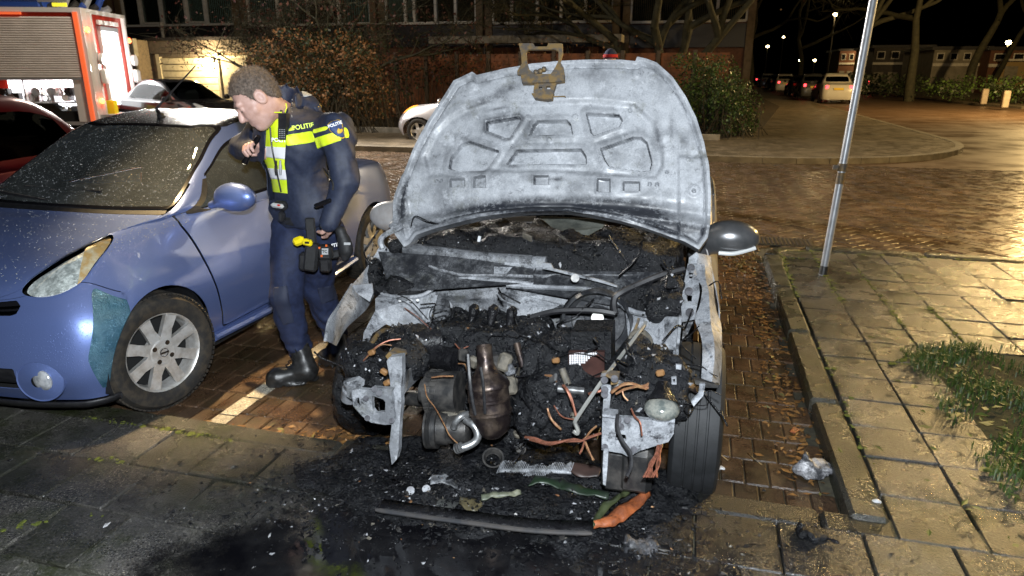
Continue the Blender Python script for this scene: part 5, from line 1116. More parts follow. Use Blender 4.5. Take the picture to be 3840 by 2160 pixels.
for s in (1, -1):
    e_ = hc+HS*RH @ np.array([s*.034, .089, -.002]); B.tube([e_+RH @ np.array([-.013, -.003, -.002]), e_+RH @ np.array([0, .002, -.0055]), e_+RH @ np.array([.013, -.003, -.002])], .0022, 5)
    e_ = hc+HS*RH @ np.array([s*.034, .093, .021]); B.tube([e_+RH @ np.array([-.017, 0, -.002]), e_+RH @ np.array([0, .004, .003]), e_+RH @ np.array([.017, -.008, -.001])], .0034, 5)
B.obj('brows_and_lashes', m_hair, off_, True, True)
# --- jacket
def folds(P, k=1.):
    return .009*k*fbm(P*np.array([1, 1, .45]), 13, 3)+.006*k*np.sin((P[:, 2]*1.0+P[:, 0]*.5)*62+7*vnoise(P, 6))*np.clip(vnoise(P, 4)+.35, 0, 1)
def sleeve(P, k=1.):
    d = cap(P, shL, elL, .074, .064); d = su(d, cap(P, elL, wrL-(elL-wrL)*.10, .064, .048), .03); e = cap(P, shR, elR, .074, .064); e = su(e, cap(P, elR, wr+(elR-wr)*.22, .062, .045), .03); return su(d, e, .02)
def jacket(P):
    d = su(torso(P, .014), sleeve(P), .04); hem = (P-hipc) @ up_t; d = np.maximum(d, -.02-hem+.03*((P-hipc) @ lat))
    col = np.maximum(cap(P, neckb-up_t*.05, neckb+up_t*.085-fw*.035, .098, .088), -cap(P, neckb-up_t*.05, neckb+up_t*.14-fw*.02, .078, .076)); d = np.minimum(d, col)
    hd = neckb-fw*.125+up_t*.02; d = su(d, ell(P, hd, (.135, .065, .075), RT), .03)
    return d+folds(P)
JV, JF = surfnet(jacket, (-2.72, 2.80, .72), (-1.42, 3.66, 1.62), .012)
OPN = [(585,610),(700,590),(795,640),(790,760),(780,900),(770,1060),(790,1200),(806,1420),(560,1420),(590,1320),(560,1210),(530,1100),(560,1000),(572,880)]
px_ = topx(JV); fc = facing(JV, JF); op = np.minimum(poly_sd(px_, np.array([cO(*p) for p in OPN])), (fc+.1)*60)
JV2, JF2 = clip(JV, JF, -op); JV3, JF3 = thicken(JV2, JF2, .004); jk = obj('jacket', JV3, JF3, m_navy, off_, True, True)
def vestf(P): return torso(P, -.004)+.004*fbm(P, 14, 2)
VV, VF = surfnet(vestf, (-2.6, 2.9, .8), (-1.7, 3.6, 1.5), .012)
g = np.minimum((facing(VV, VF)+.15)*60, poly_sd(topx(VV), np.array([cO(*p) for p in [(540,600),(830,600),(830,1360),(720,1348),(570,1330),(480,1100)]])))
SV, SF = surfnet(lambda P: np.maximum(torso(P, -.012), (P-hipc) @ up_t-np.linalg.norm(sp)*.92), (-2.6, 2.9, .75), (-1.7, 3.6, 1.5), .02); obj('shirt', SV, SF, m_navy, off_, True, True)
V, F = clip(VV, VF, g); vs = obj('hi_vis_vest', V, F, m_hiviz, off_, True, True)
for pl in ([(540,880),(800,895),(800,1015),(540,985)], [(540,1092),(800,1122),(800,1222),(540,1200)]):
    v, f = cutout(VV, VF, cO, pl, .002); obj('reflective_stripe', v, f, m_refl, vs, True)
zp = [A_(*cO(x, y), 3.06) for x, y in ((625, 690), (640, 860), (660, 980), (690, 1120), (705, 1200), (735, 1340))]
def snap(P, V, off=.004):
    'push points onto the visible surface of V along the view ray'
    pv = topx(V); out = []
    for p in P:
        u = topx([p])[0]; d = np.hypot(*(pv-u).T); k = np.argsort(d)[:40]; dist = np.linalg.norm(V[k]-np.array([0, 0, 1.65]), axis=1); j = dist[:].min()
        r = p-np.array([0, 0, 1.65]); r /= np.linalg.norm(r); out.append(np.array([0, 0, 1.65])+r*(j-off))
    return out
MB().tube(catmull(snap(zp, VV), 4), .004, 6).obj('zip', m_dk, vs)
for pl, m, nm in (([(812,700),(882,680),(876,716),(812,732)], m_hiviz, 'hi_vis_band'), ([(785,770),(1046,728),(1084,830),(1000,852),(785,880)], m_hiviz, 'hi_vis_band'), ([(1046,718),(1200,678),(1216,712),(1062,755)], m_hiviz, 'hi_vis_band'), ([(1070,800),(1250,745),(1362,812),(1100,905)], m_hiviz, 'hi_vis_band'), ([(1366,690),(1400,698),(1425,790),(1380,802)], m_hiviz, 'hi_vis_band'), 
                  ([(1203,665),(1240,635),(1320,610),(1346,640),(1377,790),(1360,808),(1290,780),(1228,730)], m_gold, 'badge'), ([(1058,490),(1130,450),(1168,490),(1100,534)], m_navy, 'epaulette'), ([(845,402),(852,405),(848,612),(840,612)], m_lgrey, 'jacket_piping')):
    v, f = cutout(JV, JF, cO, pl, .0025, .002)
    if len(f):
        o = obj(nm, v, f, m, jk, True)
        if nm == 'badge': bd = o
        if nm == 'epaulette': ep = o
v, f = cutout(JV, JF, cO, [(1210,668),(1243,641),(1318,617),(1340,642),(1369,786),(1356,798),(1292,772),(1233,725)], .005, .002); obj('badge_field', v, f, m_bluep, jk, True)
v, f = cutout(JV, JF, cO, [(1290,740),(1310,700),(1300,680),(1318,672),(1325,715),(1340,705),(1350,712),(1345,745),(1310,755)], .007, .002); obj('badge_emblem', v, f, m_gold, jk, True)
for k in range(4):
    a = (1064+k*9, 496+k*10.5); v, f = cutout(JV, JF, cO, [(a[0], a[1]-4), (a[0]+70, a[1]-43), (a[0]+73, a[1]-39), (a[0]+3, a[1]+1)], .0055, .001)
    if len(f): obj('rank_stripe', v, f, m_gold, jk, True)
def lettering(s, size, c, x, y, V, ang, m, name, parent, off=.007):
    p = snap([A_(*c(x, y), 3.1)], V, off)[0]; r = np.array([0, 0, 1.65])-p; r /= np.linalg.norm(r); right = np.array([_cy, _sy, 0]); right = right-r*(right @ r); right /= np.linalg.norm(right); up = np.cross(r, right)
    ca, sa = math.cos(ang), math.sin(ang); X_, Y_ = right*ca+up*sa, -right*sa+up*ca; tV, tF = textmesh(s, size, .0008, .0006); obj(name, tV @ np.c_[X_, Y_, r].T+p, tF, m, parent, False)
lettering('POLITIE', .030, cO, 955, 684, JV, .16, m_hiviz, 'lettering', jk); lettering('POLITIE', .020, cO, 1278, 662, JV, .33, m_wht, 'lettering', jk, .010)
lettering('POLITIE', .026, cO, 735, 822, VV, -.05, m_wht, 'lettering', vs)
B = MB(); Pp = snap([A_(*cO(x, y), 3.0) for x, y in ((1165,1105),(1200,1150),(1235,1210),(1258,1260),(1255,1320))], JV, .003); B.tube(catmull(Pp, 4), .005, 6); B.obj('pocket_zip', m_dgrey, jk)
v, f = cutout(JV, JF, cO, [(935,308),(1010,320),(1105,335),(1110,360),(1040,372),(960,392)], .003, .002); obj('hood_lining', v, f, m_lgrey, jk, True) if len(f) else None
# radio on the chest
def frontbox(name, c, x0, y0, x1, y1, y, dep, m, parent, bev=0):
    V, F = boxpx(c, x0, y0, x1, y1, y, dep); return obj(name, V, F, m, parent, False, parent is off_)
rp_ = snap([A_(*cO(745, 680), 3.1)], VV, .03)[0][1]
ra = frontbox('radio', cO, 706, 552, 788, 700, rp_, .03, m_black, off_); frontbox('radio_keypad', cO, 703, 695, 782, 815, rp_-.004, .02, m_black, ra)
B = MB()
for i in range(4):
    for j in range(5): B.add(*boxpx(cO, 714+i*17, 712+j*20, 722+i*17, 719+j*20, rp_-.006, .003))
B.obj('radio_keys', m_lgrey, ra, False, kind='stuff'); frontbox('radio_strap', cO, 665, 535, 740, 546, rp_-.01, .004, m_hiviz, ra); MB().cyl(A_(*cO(738, 550), rp_), A_(*cO(738, 518), rp_), .006, n=8).obj('radio_aerial', m_black, ra)
MB().tube(catmull(snap([A_(*cO(x, y), 3) for x, y in ((785,450),(790,490),(775,540))], JV, .004), 4), .003, 5).obj('radio_cord', m_hiviz, ra)
for x, y in ((685, 1100), (728, 1095)): MB().tube(catmull(snap([A_(*cO(x, y-70), 3), A_(*cO(x, y), 3), A_(*cO(x+2, y+70), 3)], VV, .008), 4), [.005]*3+[.008]*4+[.006]*2, 6).obj('lanyard_tool', m_dgrey if x < 700 else m_lgrey, off_, world=True)
# torch in the fist
tc = thing('torch', 'small black torch gripped in the officer\'s raised fist', 'torch', g0)
MB().tube([g0, g0+(g1-g0)*.1, g0+(g1-g0)*.75, g1], [.011, .013, .013, .017], 14).obj('torch_barrel', m_gloss, tc, world=True)
MB().cyl(g1+gd*.001, g1+gd*.003, .014, n=14).obj('torch_lens', mat('lit_lens', (1, .93, .75), .3, emit=6), tc, world=True)
lamp('torch_light', 'SPOT', g1+gd*.01, 3.0, (1, .9, .65), .01, g1+gd*1.0, 38, .6)
# --- trousers, belt, boots
def trous(P):
    d = ell(P, hipc-up_t*.01, (.165, .125, .14), RT)
    for a, b, r, s in ((hA, kA, .108, .083), (kA, aA+np.array([0, 0, .02]), .083, .068), (hB, kB, .108, .083), (kB, aB+np.array([0, 0, .02]), .083, .07)): d = su(d, cap(P, a, b, r, s), .025)
    d = np.maximum(d, (P-hipc) @ up_t-.07); return d+1.1*folds(P)+.005*np.sin(P[:, 2]*95+4*vnoise(P, 7))*ss(-P[:, 2], -.33, -.2)
TV, TF = surfnet(trous, (-2.5, 2.9, .10), (-1.7, 3.65, 1.05), .0115); tr_ = obj('trousers', TV, TF, m_trou, off_, True, True)
for pl in ([(265,685),(355,670),(372,780),(405,920),(330,942),(290,860),(262,760)], [(560,690),(690,668),(700,760),(590,800)]):
    v, f = cutout(TV, TF, cL, pl, .0025, .002)
    if len(f): obj('knee_patch', v, f, m_patch, tr_, True)
lettering('POLITIE', .026, cL, 655, 404, TV, .22, m_wht, 'lettering', tr_)
def belt(P):
    q = (P-(hipc+up_t*.03)) @ RT; return np.maximum(np.abs(np.hypot(q[:, 0]/.185, q[:, 1]/.142)-1)*.15-.008, np.abs(q[:, 2])-.026)
V, F = surfnet(belt, hipc-.26, hipc+.3, .009); obj('belt', V, F, m_pouch, off_, True, True)
def bootf(ank, toe, heel):
    toe = np.array([toe[0], toe[1], 0.]); heel = np.array([heel[0], heel[1], 0.]); d_ = toe-heel; L = np.linalg.norm(d_); d_ /= L; s_ = np.cross(d_, (0, 0, 1.))
    def f(P):
        q = np.c_[(P-heel) @ d_, (P-heel) @ s_, P[:, 2]]
        d = cap(q, (.05, 0, .06), (L-.06, 0, .052), .050, .046); d = su(d, cap(P, heel+d_*.055+np.array([0, 0, .08]), ank+np.array([0, 0, .03])+d_*0, .055, .058), .04); d = su(d, ell(q, (L-.055, 0, .045), (.058, .048, .042)), .03)
        sole = np.maximum(np.hypot(np.maximum(np.abs(q[:, 0]-L/2)-L/2+.045, 0), q[:, 1])-.050, np.abs(q[:, 2]-.016)-.016); d = np.minimum(d, np.maximum(sole, -.0+.02*0*q[:, 0]))
        d = np.maximum(d, -P[:, 2]+.002); return d+.002*fbm(P, 30, 2)
    return f
tA, hA_ = atz(672, 972), atz(800, 958); tB, hB_ = atz(806, 912), atz(880, 930)
for ank, t_, h_ in ((aA, tA, hA_), (aB, tB, hB_)):
    lo = np.minimum(np.minimum(t_, h_), ank)-.1; hi = np.maximum(np.maximum(t_, h_), ank)+.12; lo[2] = -.01; hi[2] = ank[2]+.11
    V, F = surfnet(bootf(ank, t_, h_), lo, hi, .008); b_ = obj('boot', V, F, m_boot, off_, True, True)
    B = MB(); d_ = (t_-h_)/np.linalg.norm(t_-h_)
    for k in range(5):
        p = h_+d_*(.15-.014*k)+np.array([0, 0, .105+.022*k]); s_ = np.cross(d_, (0, 0, 1.)); B.tube([p-s_*.03, p+d_*.012+np.array([0, 0, .008]), p+s_*.03], .003, 5)
    B.obj('laces', m_pouch, b_)
# kit on belt and thigh
yk = 3.02
hs = lumps if 0 else None
def kit(name, c, pts, m, vox=.007, parent=off_, k=.012, y=None):
    pr = [(A_(*c(a[0], a[1]), a[4] if len(a) > 4 else yk), A_(*c(a[2], a[3]), a[4] if len(a) > 4 else yk), a[5] if len(a) > 5 else .03) for a in pts]
    lo = np.min([np.minimum(a, b)-r for a, b, r in pr], 0)-.03; hi = np.max([np.maximum(a, b)+r for a, b, r in pr], 0)+.03
    def f(P):
        d = None
        for a, b, r in pr: e = cap(P, a, b, r); d = e if d is None else su(d, e, k)
        return d
    V, F = surfnet(f, lo, hi, vox); return obj(name, V, F, m, parent, True, parent is off_)
def kb(name, c, x0, y0, x1, y1, y, dep, m, tilt=0, parent=off_, bev=.012):
    p = [A_(*c(x, yy), y) for x, yy in ((x0, (y0+y1)/2), (x1, (y0+y1)/2), ((x0+x1)/2, y0), ((x0+x1)/2, y1))]; w, hh_ = np.linalg.norm(p[1]-p[0]), np.linalg.norm(p[3]-p[2])
    return MB().box((p[0]+p[1])/2+np.array([0, dep/2, 0]), (w, dep, hh_), R=rotm('Z', YAW) @ rotm('Y', tilt), bev=bev).obj(name, m, parent, world=(parent is off_))
ho = kb('holster', cL, 462, 392, 545, 580, 3.02, .06, m_pouch, .18); kb('holster_shell', cL, 425, 455, 475, 575, 3.04, .05, m_black, .1, ho); kb('drop_strap', cL, 482, 215, 540, 400, 3.06, .02, m_pouch, 0, ho, .006)
ts = kb('taser', cL, 388, 345, 458, 402, 2.985, .035, m_yel, -.35); kb('taser_grip', cL, 455, 362, 515, 404, 2.98, .03, m_yel, .25, ts, .008); frontbox('taser_label', cL, 475, 374, 505, 388, 2.974, .003, m_dk, ts)
pt = kb('pouch', cL, 556, 405, 640, 500, 3.045, .06, m_pouch, 0); kb('pouch_base', cL, 566, 492, 636, 586, 3.05, .05, m_black, 0, pt); kb('thigh_strap', cL, 636, 438, 705, 490, 3.12, .03, m_pouch, -.2, off_, .008)
frontbox('pouch_label', cL, 592, 420, 634, 462, 3.038, .004, m_lgrey, pt); v0 = A_(*cL(613, 441), 3.036); tV, tF = textmesh('TQ', .020, .0008, .0006); obj('lettering', tV @ np.c_[[_cy, _sy, 0], [0, 0, 1], [_sy, -_cy, 0]].T+v0, tF, m_dk, pt, False)
for x, y in ((575, 415), (622, 400), (590, 470)): frontbox('pouch_tag', cL, x-6, y-6, x+6, y+8, 3.04, .004, mat('tag_orange', (.8, .15, .03), .5), pt)
gl_ = kit('gloves', cL, [(720,300,745,370,3.0,.026), (745,370,760,430,3.0,.032), (740,420,750,480,3.0,.022), (775,400,770,460,3.0,.018)], m_pouch)
frontbox('glove_cuff', cL, 742, 380, 785, 396, 2.962, .004, m_lgrey, gl_)
kit('baton', cL, [(555,130,645,95,3.0,.013)], m_gloss); kb('belt_pouch', cL, 255, 105, 335, 165, 3.03, .05, m_pouch, .1); kb('belt_radio', cL, 285, 170, 325, 245, 3.05, .04, m_black, .15); bp = kb('belt_camera', cL, 240, 118, 320, 148, 3.0, .03, m_lgrey, .15); kb('camera_lamp', cL, 285, 122, 305, 132, 2.995, .01, mat('tag_red', (.6, .03, .02), .4), .15, bp, .003)
# ---- bystander behind the bonnet: only the woolly hat and forehead clear its edge
bp_ = A_(1536, 136, 9.5); by = thing('person', 'bystander behind the bonnet wearing a navy woolly hat with a red band', 'person', (bp_[0], 9.5, 0))
hb_ = np.array([bp_[0], 9.5, bp_[2]])
def byst(P):
    d = ell(P, hb_+np.array([0, 0, -.10]), (.075, .09, .12)); d = su(d, cap(P, hb_+np.array([0, 0, -.2]), hb_+np.array([0, 0, -.3]), .055), .03); d = su(d, ell(P, hb_+np.array([0, 0, -.62]), (.2, .13, .36)), .06)
    for s in (-1, 1):
        d = su(d, cap(P, hb_+np.array([s*.2, 0, -.38]), hb_+np.array([s*.25, 0, -.95]), .06, .045), .04); d = su(d, cap(P, hb_+np.array([s*.09, 0, -.9]), np.array([hb_[0]+s*.1, 9.5, .06]), .085, .05), .04)
    return d
V, F = surfnet(byst, (hb_[0]-.4, 9.2, .0), (hb_[0]+.4, 9.8, hb_[2]+.1), .03)
sv, sf = clip(V, F, V[:, 2]-(hb_[2]-.28)); obj('body', V, F, m_skin, by, True, True)
cv, cf = clip(V, F, -(V[:, 2]-(hb_[2]-.30))); n_ = vnormals(cv, cf); obj('coat', cv+n_*.012, cf, m_navy, by, True, True)
V, F = surfnet(lambda P: np.maximum(ell(P, hb_+np.array([0, 0, -.06]), (.095, .108, .13)), hb_[2]-.055-P[:, 2]), hb_-.15, hb_+.12, .012); obj('woolly_hat', V, F, mat('navy_wool', (.02, .03, .08), .9, bump=.8, bs=120), by, True, True)
V, F = surfnet(lambda P: np.maximum(ell(P, hb_+np.array([0, 0, -.06]), (.101, .114, .136)), np.abs(P[:, 2]-hb_[2]+.025)-.022), hb_-.15, hb_+.12, .012); obj('hat_band', V, F, mat('red_wool', (.45, .02, .02), .9), by, True, True)
# ================================================================== BACKGROUND
def atd(u, v, d): return np.array([0, 0, 1.65])+_ray(u, v)*d
bV, bF = net_grid(BLUE, 4, 4)
def bcar(name, label, paint, loc, rz, L=1., Wd=1., H=1., rear_lit=False, front_lit=None, group=None, roof_paint=True, zcut=None):
    t = thing(name, label, 'car', loc, rz, group); S = np.array([Wd, L, H]); c0 = np.array([0, 1.8*L, 0])
    def hz(V):
        V = V[:, :3].copy(); z = V[:, 2]; V[:, 2] = np.where(z > .9, .9*H**.6+(z-.9)*H*1.08, z*H**.6); V[:, 0] *= Wd; V[:, 1] = V[:, 1]*L-1.8*L; return V
    def pc(nm, fs, m, off=0, both_=True):
        V, F = cut(bV, bF, *fs)
        if not len(F): return
        v = hz(V)
        if off: n0 = len(v); v = thicken(v, F, -off)[0][n0:]
        if v[:, 0].min() > .015:
            for s in (1, -1): obj(nm, v*np.array([s, 1, 1]), F if s > 0 else [f[::-1] for f in F], m, t)
        else: v, f = both(np.c_[v, v[:, :2]], F); obj(nm, v[:, :3], f, m, t)
    glass = [neg(sidewin), neg(wind), neg(rwin)]
    pc('body', [arch]+glass+[neg(lampf, .02)], paint)
    pc('windscreen', [pos(wind)], m_glassd); pc('rear_window', [pos(rwin)], m_glassd); pc('side_window', [pos(sidewin)], m_glassd); pc('headlight', [pos(lampf, .02)], front_lit or m_lens)
    MB().box((0, 0, .42*H**.6), (1.2*Wd, 3.0*L, .5)).obj('floor_pan', m_dark, t)
    B = MB(); B.box((.36*Wd, -.0*L, .95*H**.6), (.42, .5, .5), bev=.1); B.box((-.36*Wd, 0, .95*H**.6), (.42, .5, .5), bev=.1); B.obj('seat_row', m_trim, t)
    for s in (1, -1):
        for y in (WY, RY):
            w_ = tyre_mesh(.30, .18, .2, 20).obj('wheel', m_rubber, t); w_.location = (s*.74*Wd, (y-1.8)*L, .30); w_.rotation_euler = (0, 0, 0 if s > 0 else PI); rim_mesh(.2, .18, 5, .07).obj('rim', m_alloy, w_)
        MB().box((s*.55*Wd, 1.76*L-.05, .80*H**.6), (.16, .06, .2), bev=.03).obj('tail_light', m_redlit if rear_lit else m_redlens, t)
        MB().ball((s*.93*Wd, (1.07-1.8)*L, 1.0*H**.6), (.1, .05, .07)).obj('wing_mirror', paint, t)
    pl = MB().box((0, 1.80*L+.005, .72*H**.6), (.52, .02, .11)).obj('number_plate', m_plate, t)
    MB().box((-.245, 1.80*L+.012, .72*H**.6), (.03, .012, .11)).obj('plate_band', m_stick2, pl)
    return t
m_redlit = mat('lit_red_lens', (1, .05, .06), .3, emit=5)
m_silverp = carpaint('silver_paint', (.50, .48, .50), .5, .3, False); m_blackp = carpaint('black_paint', (.012, .012, .014), .3, .25, False); m_redp = carpaint('dark_red_paint', (.09, .008, .012), .5, .3, False)
m_whitep = carpaint('white_paint', (.55, .52, .46), .0, .3, False); m_greyp = carpaint('grey_paint', (.10, .10, .10), .4, .3, False); m_bluep2 = carpaint('dark_blue_paint', (.02, .03, .07), .4, .3, False)
m_amberlit = mat('lit_amber', (1, .35, .05), .3, emit=1.2)
bcar('red_car', 'dark red car parked at the left edge beyond the blue coupe', m_redp, (-5.95, 4.15, 0), 0, 1.03, 1.03, 1.03)
bcar('silver_car', 'silver saloon across the road with its headlight and bumper showing', m_silverp, (-5.0, 16.6, 0), -PI/2, 1.2, 1.03, 1.0, front_lit=m_amberlit)
bcar('black_car', 'black car parked in front of the garage behind the fire engine', m_blackp, (-13.3, 15.9, 0), PI/2-.2, 1.08, 1.02, 1.04)
rowc = [('white_suv', 'white SUV with lit tail lamps, nearest of the cars along the side street', m_whitep, 7.15, 44.2, 1.12, 1.1, 1.14, PI, True), ('grey_car', 'grey hatchback parked just beyond the white SUV', m_greyp, 6.8, 50.5, 1.05, 1.03, 1.1, PI, True), ('dark_car', 'dark car second beyond the white SUV on the side street', m_blackp, 6.9, 57, 1.1, 1.03, 1.0, PI, False), ('pale_car', 'pale car with one lit tail lamp halfway along the parked row', m_whitep, 6.7, 66, 1.1, 1.03, 1.06, PI, True),
        ('blue_car', 'dark blue car beyond the pale car in the parked row', m_bluep2, 6.8, 74, 1.1, 1.03, 1.0, PI, False), ('silver_hatchback', 'silver hatchback far along the parked row', m_silverp, 6.7, 83, 1.1, 1.03, 1.04, PI, False), ('small_dark_car', 'small dark car with red tail lamps near the far end of the row', m_blackp, 6.8, 94, 1.1, 1.03, 1.0, PI, True), ('distant_car', 'last car that can be made out in the parked row', m_greyp, 6.9, 108, 1.1, 1.03, 1.0, PI, False), ('van_car', 'tall pale car on the far side of the street beyond the white SUV', m_whitep, 11.6, 62, 1.15, 1.08, 1.2, PI, True)]
for nm, lb, p, x, y, L, w, H, rz, rl in rowc: bcar(nm, lb, p, (x, y, 0), rz, L, w, H, rl, group='cars parked along the side street')
# ---- houses
m_wall = mat('dark_facade', (.045, .038, .034), .7, col2=(.065, .055, .048), ns=3); m_frame = mat('window_frame', (.70, .66, .60), .5, col2=(.58, .54, .48), ns=6); m_pane = mat('window_pane', (.012, .012, .014), .08, col2=(.02, .02, .022), ns=2)
m_curt = mat('net_curtain', (.42, .41, .38), .8, col2=(.28, .27, .25), ns=6); m_conc = mat('concrete', (.30, .27, .22), .8, col2=(.20, .18, .14), ns=5, bump=.3, bs=60); m_ply = mat('brown_pier', (.16, .11, .06), .7, col2=(.11, .075, .04), ns=6); m_fasc = mat('dark_fascia', (.022, .020, .024), .5); m_bwall = mat('house_brick', (.17, .07, .04), .8, col2=(.11, .05, .03), ns=10)
def house(label, u0, u1, vs, y, panes, zs=None, sill=.10, low=None, y2=None):
    x0, x1 = aty(u0, vs, y)[0], aty(u1, vs, y)[0]; zs = aty((u0+u1)/2, vs, y)[2] if zs is None else zs; cx = (x0+x1)/2; Wd = x1-x0
    t = thing('house', label, 'house', (cx, y, 0), 0, 'terraced houses behind the gardens')
    w = MB().box((0, 3.2, 3.3), (Wd, 6, 6.6)).obj('wall', m_bwall, t); MB().box((0, 3.2, 6.75), (Wd+.1, 6.5, .3)).obj('roof', m_fasc, t)
    MB().box((0, .10, zs-.55), (Wd-.5, .2, .9)).obj('fascia', m_fasc, t)
    for s in (-1, 1): MB().box((s*(Wd/2-.16), .02, 3.3), (.3, .3, 6.6)).obj('pier', m_ply, t)
    fr = MB(); X0 = -Wd/2+.34; WW = Wd-.68; zt = zs+1.7
    fr.box((0, .04, zs), (WW, .16, sill)); fr.box((0, .04, zt), (WW, .16, .12)); xs = [0]+list(np.cumsum([p[0] for p in panes]))
    for i, a in enumerate(xs): fr.box((X0+a*WW, .04, (zs+zt)/2), (.09 if i in (0, len(xs)-1) else .12, .15, zt-zs))
    fo = fr.obj('window_frame', m_frame, t)
    for i, p in enumerate(panes):
        a, b = X0+xs[i]*WW+.05, X0+xs[i+1]*WW-.05; pn = MB().box(((a+b)/2, .09, (zs+zt)/2), (b-a, .02, zt-zs-.1))  .obj('pane', m_glass, t)
        B = MB(); k = np.linspace(a, b, 40); Y = .20+.03*np.sin(np.arange(40)*2.1)*(1 if p[1] else .1)
        B.add([(x, yy, z) for x, yy in zip(k, Y) for z in (zs, zt)], [(2*j, 2*j+2, 2*j+3, 2*j+1) for j in range(39)]); B.obj('curtain', m_curt if p[1] else m_pane, pn)
        if p[2]:
            B = MB()
            for x in (a+.04, b-.04): B.box((x, .05, (zs+zt)/2+.03), (.08, .12, zt-zs-.16))
            for z in (zs+.11, zt-.1): B.box(((a+b)/2, .05, z), (b-a, .12, .08))
            B.obj('casement', m_frame, t)
    return t
HYF = 31.0
house('brick house at far left whose window hides behind the fire engine', 150, 285, 66, HYF, [(.5, 1, 0), (.5, 1, 0)])
house('terraced house with white casements and net curtains above the garage', 300, 606, 63, HYF, [(.16, 0, 0), (.20, 1, 1), (.22, 1, 0), (.18, 1, 1), (.24, 1, 0)])
house('terraced house with windows half hidden behind the reddish tree', 612, 950, 62, HYF, [(.25, 1, 0), (.25, 1, 0), (.25, 0, 0), (.25, 1, 0)])
house('terraced house with dark panes above the pale balcony band', 955, 1216, 58, HYF, [(.22, 1, 0), (.10, 1, 0), (.24, 0, 0), (.22, 0, 0), (.22, 0, 0)])
house('terraced house with slim glazing bars left of the big tree', 1222, 1560, 56, HYF, [(.16, 0, 0), (.22, 1, 0), (.20, 0, 0), (.20, 0, 0), (.22, 0, 0)])
house('terraced house mostly hidden behind the big tree trunks', 1566, 1900, 54, HYF, [(.25, 0, 0), (.25, 0, 0), (.25, 0, 0), (.25, 0, 0)])
a, b = aty(1095, 100, 29), aty(1545, 100, 29); bal = thing('balcony', 'pale concrete balcony band below the windows of the middle houses', 'balcony', ((a[0]+b[0])/2, 29.4, 0)); MB().box((0, 0, a[2]-.02), (b[0]-a[0]+.6, .9, .30), bev=.02).obj('slab', m_conc, bal)
for k in range(5): MB().cyl(((k-2)*(b[0]-a[0])/4.2, .2, 0), ((k-2)*(b[0]-a[0])/4.2, .2, a[2]-.2), .07, n=8).obj('post', m_fasc, bal)
# ---- garage with lamp
m_board = mat('garage_board', (.55, .49, .36), .65, col2=(.44, .39, .28), ns=7, bump=.15, bs=30); m_gwall = mat('garage_brick', (.20, .15, .095), .8, col2=(.13, .10, .07), ns=16, bump=.5, bs=70); m_timber = mat('weathered_timber', (.13, .105, .085), .75, col2=(.08, .065, .055), ns=9, bump=.3, bs=40)
GY = 22.6; gx = lambda u: aty(u, 143, GY)[0]; gz = lambda v: aty(450, v, GY)[2]
ga = thing('garage', 'flat-roofed garage with a pale boarded door under a lit lamp', 'garage', (gx(470), GY, 0)); ox = gx(470)
def gb(name, u0, u1, z0, z1, y0, y1, m, parent=ga, bev=0): return MB().box(((gx(u0)+gx(u1))/2-ox, (y0+y1)/2, (z0+z1)/2), (gx(u1)-gx(u0), y1-y0, z1-z0), bev=bev).obj(name, m, parent)
zt, zr = gz(143), gz(97); gb('wall', 378, 640, 0, zr-.06, .12, 5, m_gwall); gb('roof', 374, 760, zr-.06, zr+.04, -.1, 5.2, m_fasc); gb('fascia', 378, 720, zt+.12, zr-.07, .02, .14, m_timber)
for k in range(9): gb('door_board', 402, 541, .08+k*(zt-.1)/9, .08+(k+1)*(zt-.1)/9-.02, .03, .09, m_board, bev=.008)
gb('door_frame', 392, 401, 0, zt+.1, -.02, .12, m_board); gb('door_frame', 542, 548, 0, zt+.1, -.02, .12, m_conc); gb('door_head', 401, 542, zt+.0, zt+.1, -.02, .12, m_timber)
gb('side_door', 552, 616, .05, zt-.05, .05, .1, m_conc); gb('side_door_frame', 548, 622, zt-.05, zt+.03, .0, .12, m_board)
gl2 = thing('garage_wall', 'weathered timber-clad side wing left of the garage door', 'wall', (gx(330), GY-.8, 0)); x0_, x1_ = gx(262)-gx(330), gx(378)-gx(330)
for k in range(10): MB().box(((x0_+x1_)/2, .1, (k+.5)*zt/10+.0), (x1_-x0_, .06, zt/10-.015), bev=.006).obj('plank', m_timber, gl2)
MB().box(((x0_+x1_)/2, .1, (zt+zr)/2), (x1_-x0_+.1, .2, zr-zt-.02), bev=.01).obj('cap_beam', m_conc, gl2); MB().box(((x0_+x1_)/2, 1.2, zr/2), (x1_-x0_-.1, 2, zr-.1)).obj('wing_wall', m_gwall, gl2)
pv = aty(411, 96, GY+.6); vp = thing('vent_pipe', 'short grey vent pipe standing on the garage roof', 'pipe', (pv[0], GY+.6, zr+.04)); MB().cyl((0, 0, 0), (-.0, 0, .52), .06, n=12).cyl((0, 0, .42), (0, 0, .56), .075, n=12).obj('pipe_body', m_conc, vp)
lp_ = aty(527, 150, GY-.12); wl2 = thing('wall_lamp', 'glowing bulkhead lamp over the garage door', 'lamp', tuple(lp_)); MB().box((0, .06, 0), (.3, .1, .16), bev=.02).obj('lamp_base', m_fasc, wl2); MB().box((0, 0, 0), (.26, .08, .13), bev=.02).obj('lamp_shade', mat('lamp_glow', (1, .80, .42), .3, emit=38), wl2)
lamp('garage_lamp_light', 'POINT', lp_+np.array([.0, -.35, -.02]), 420, (1, .76, .38), .08)
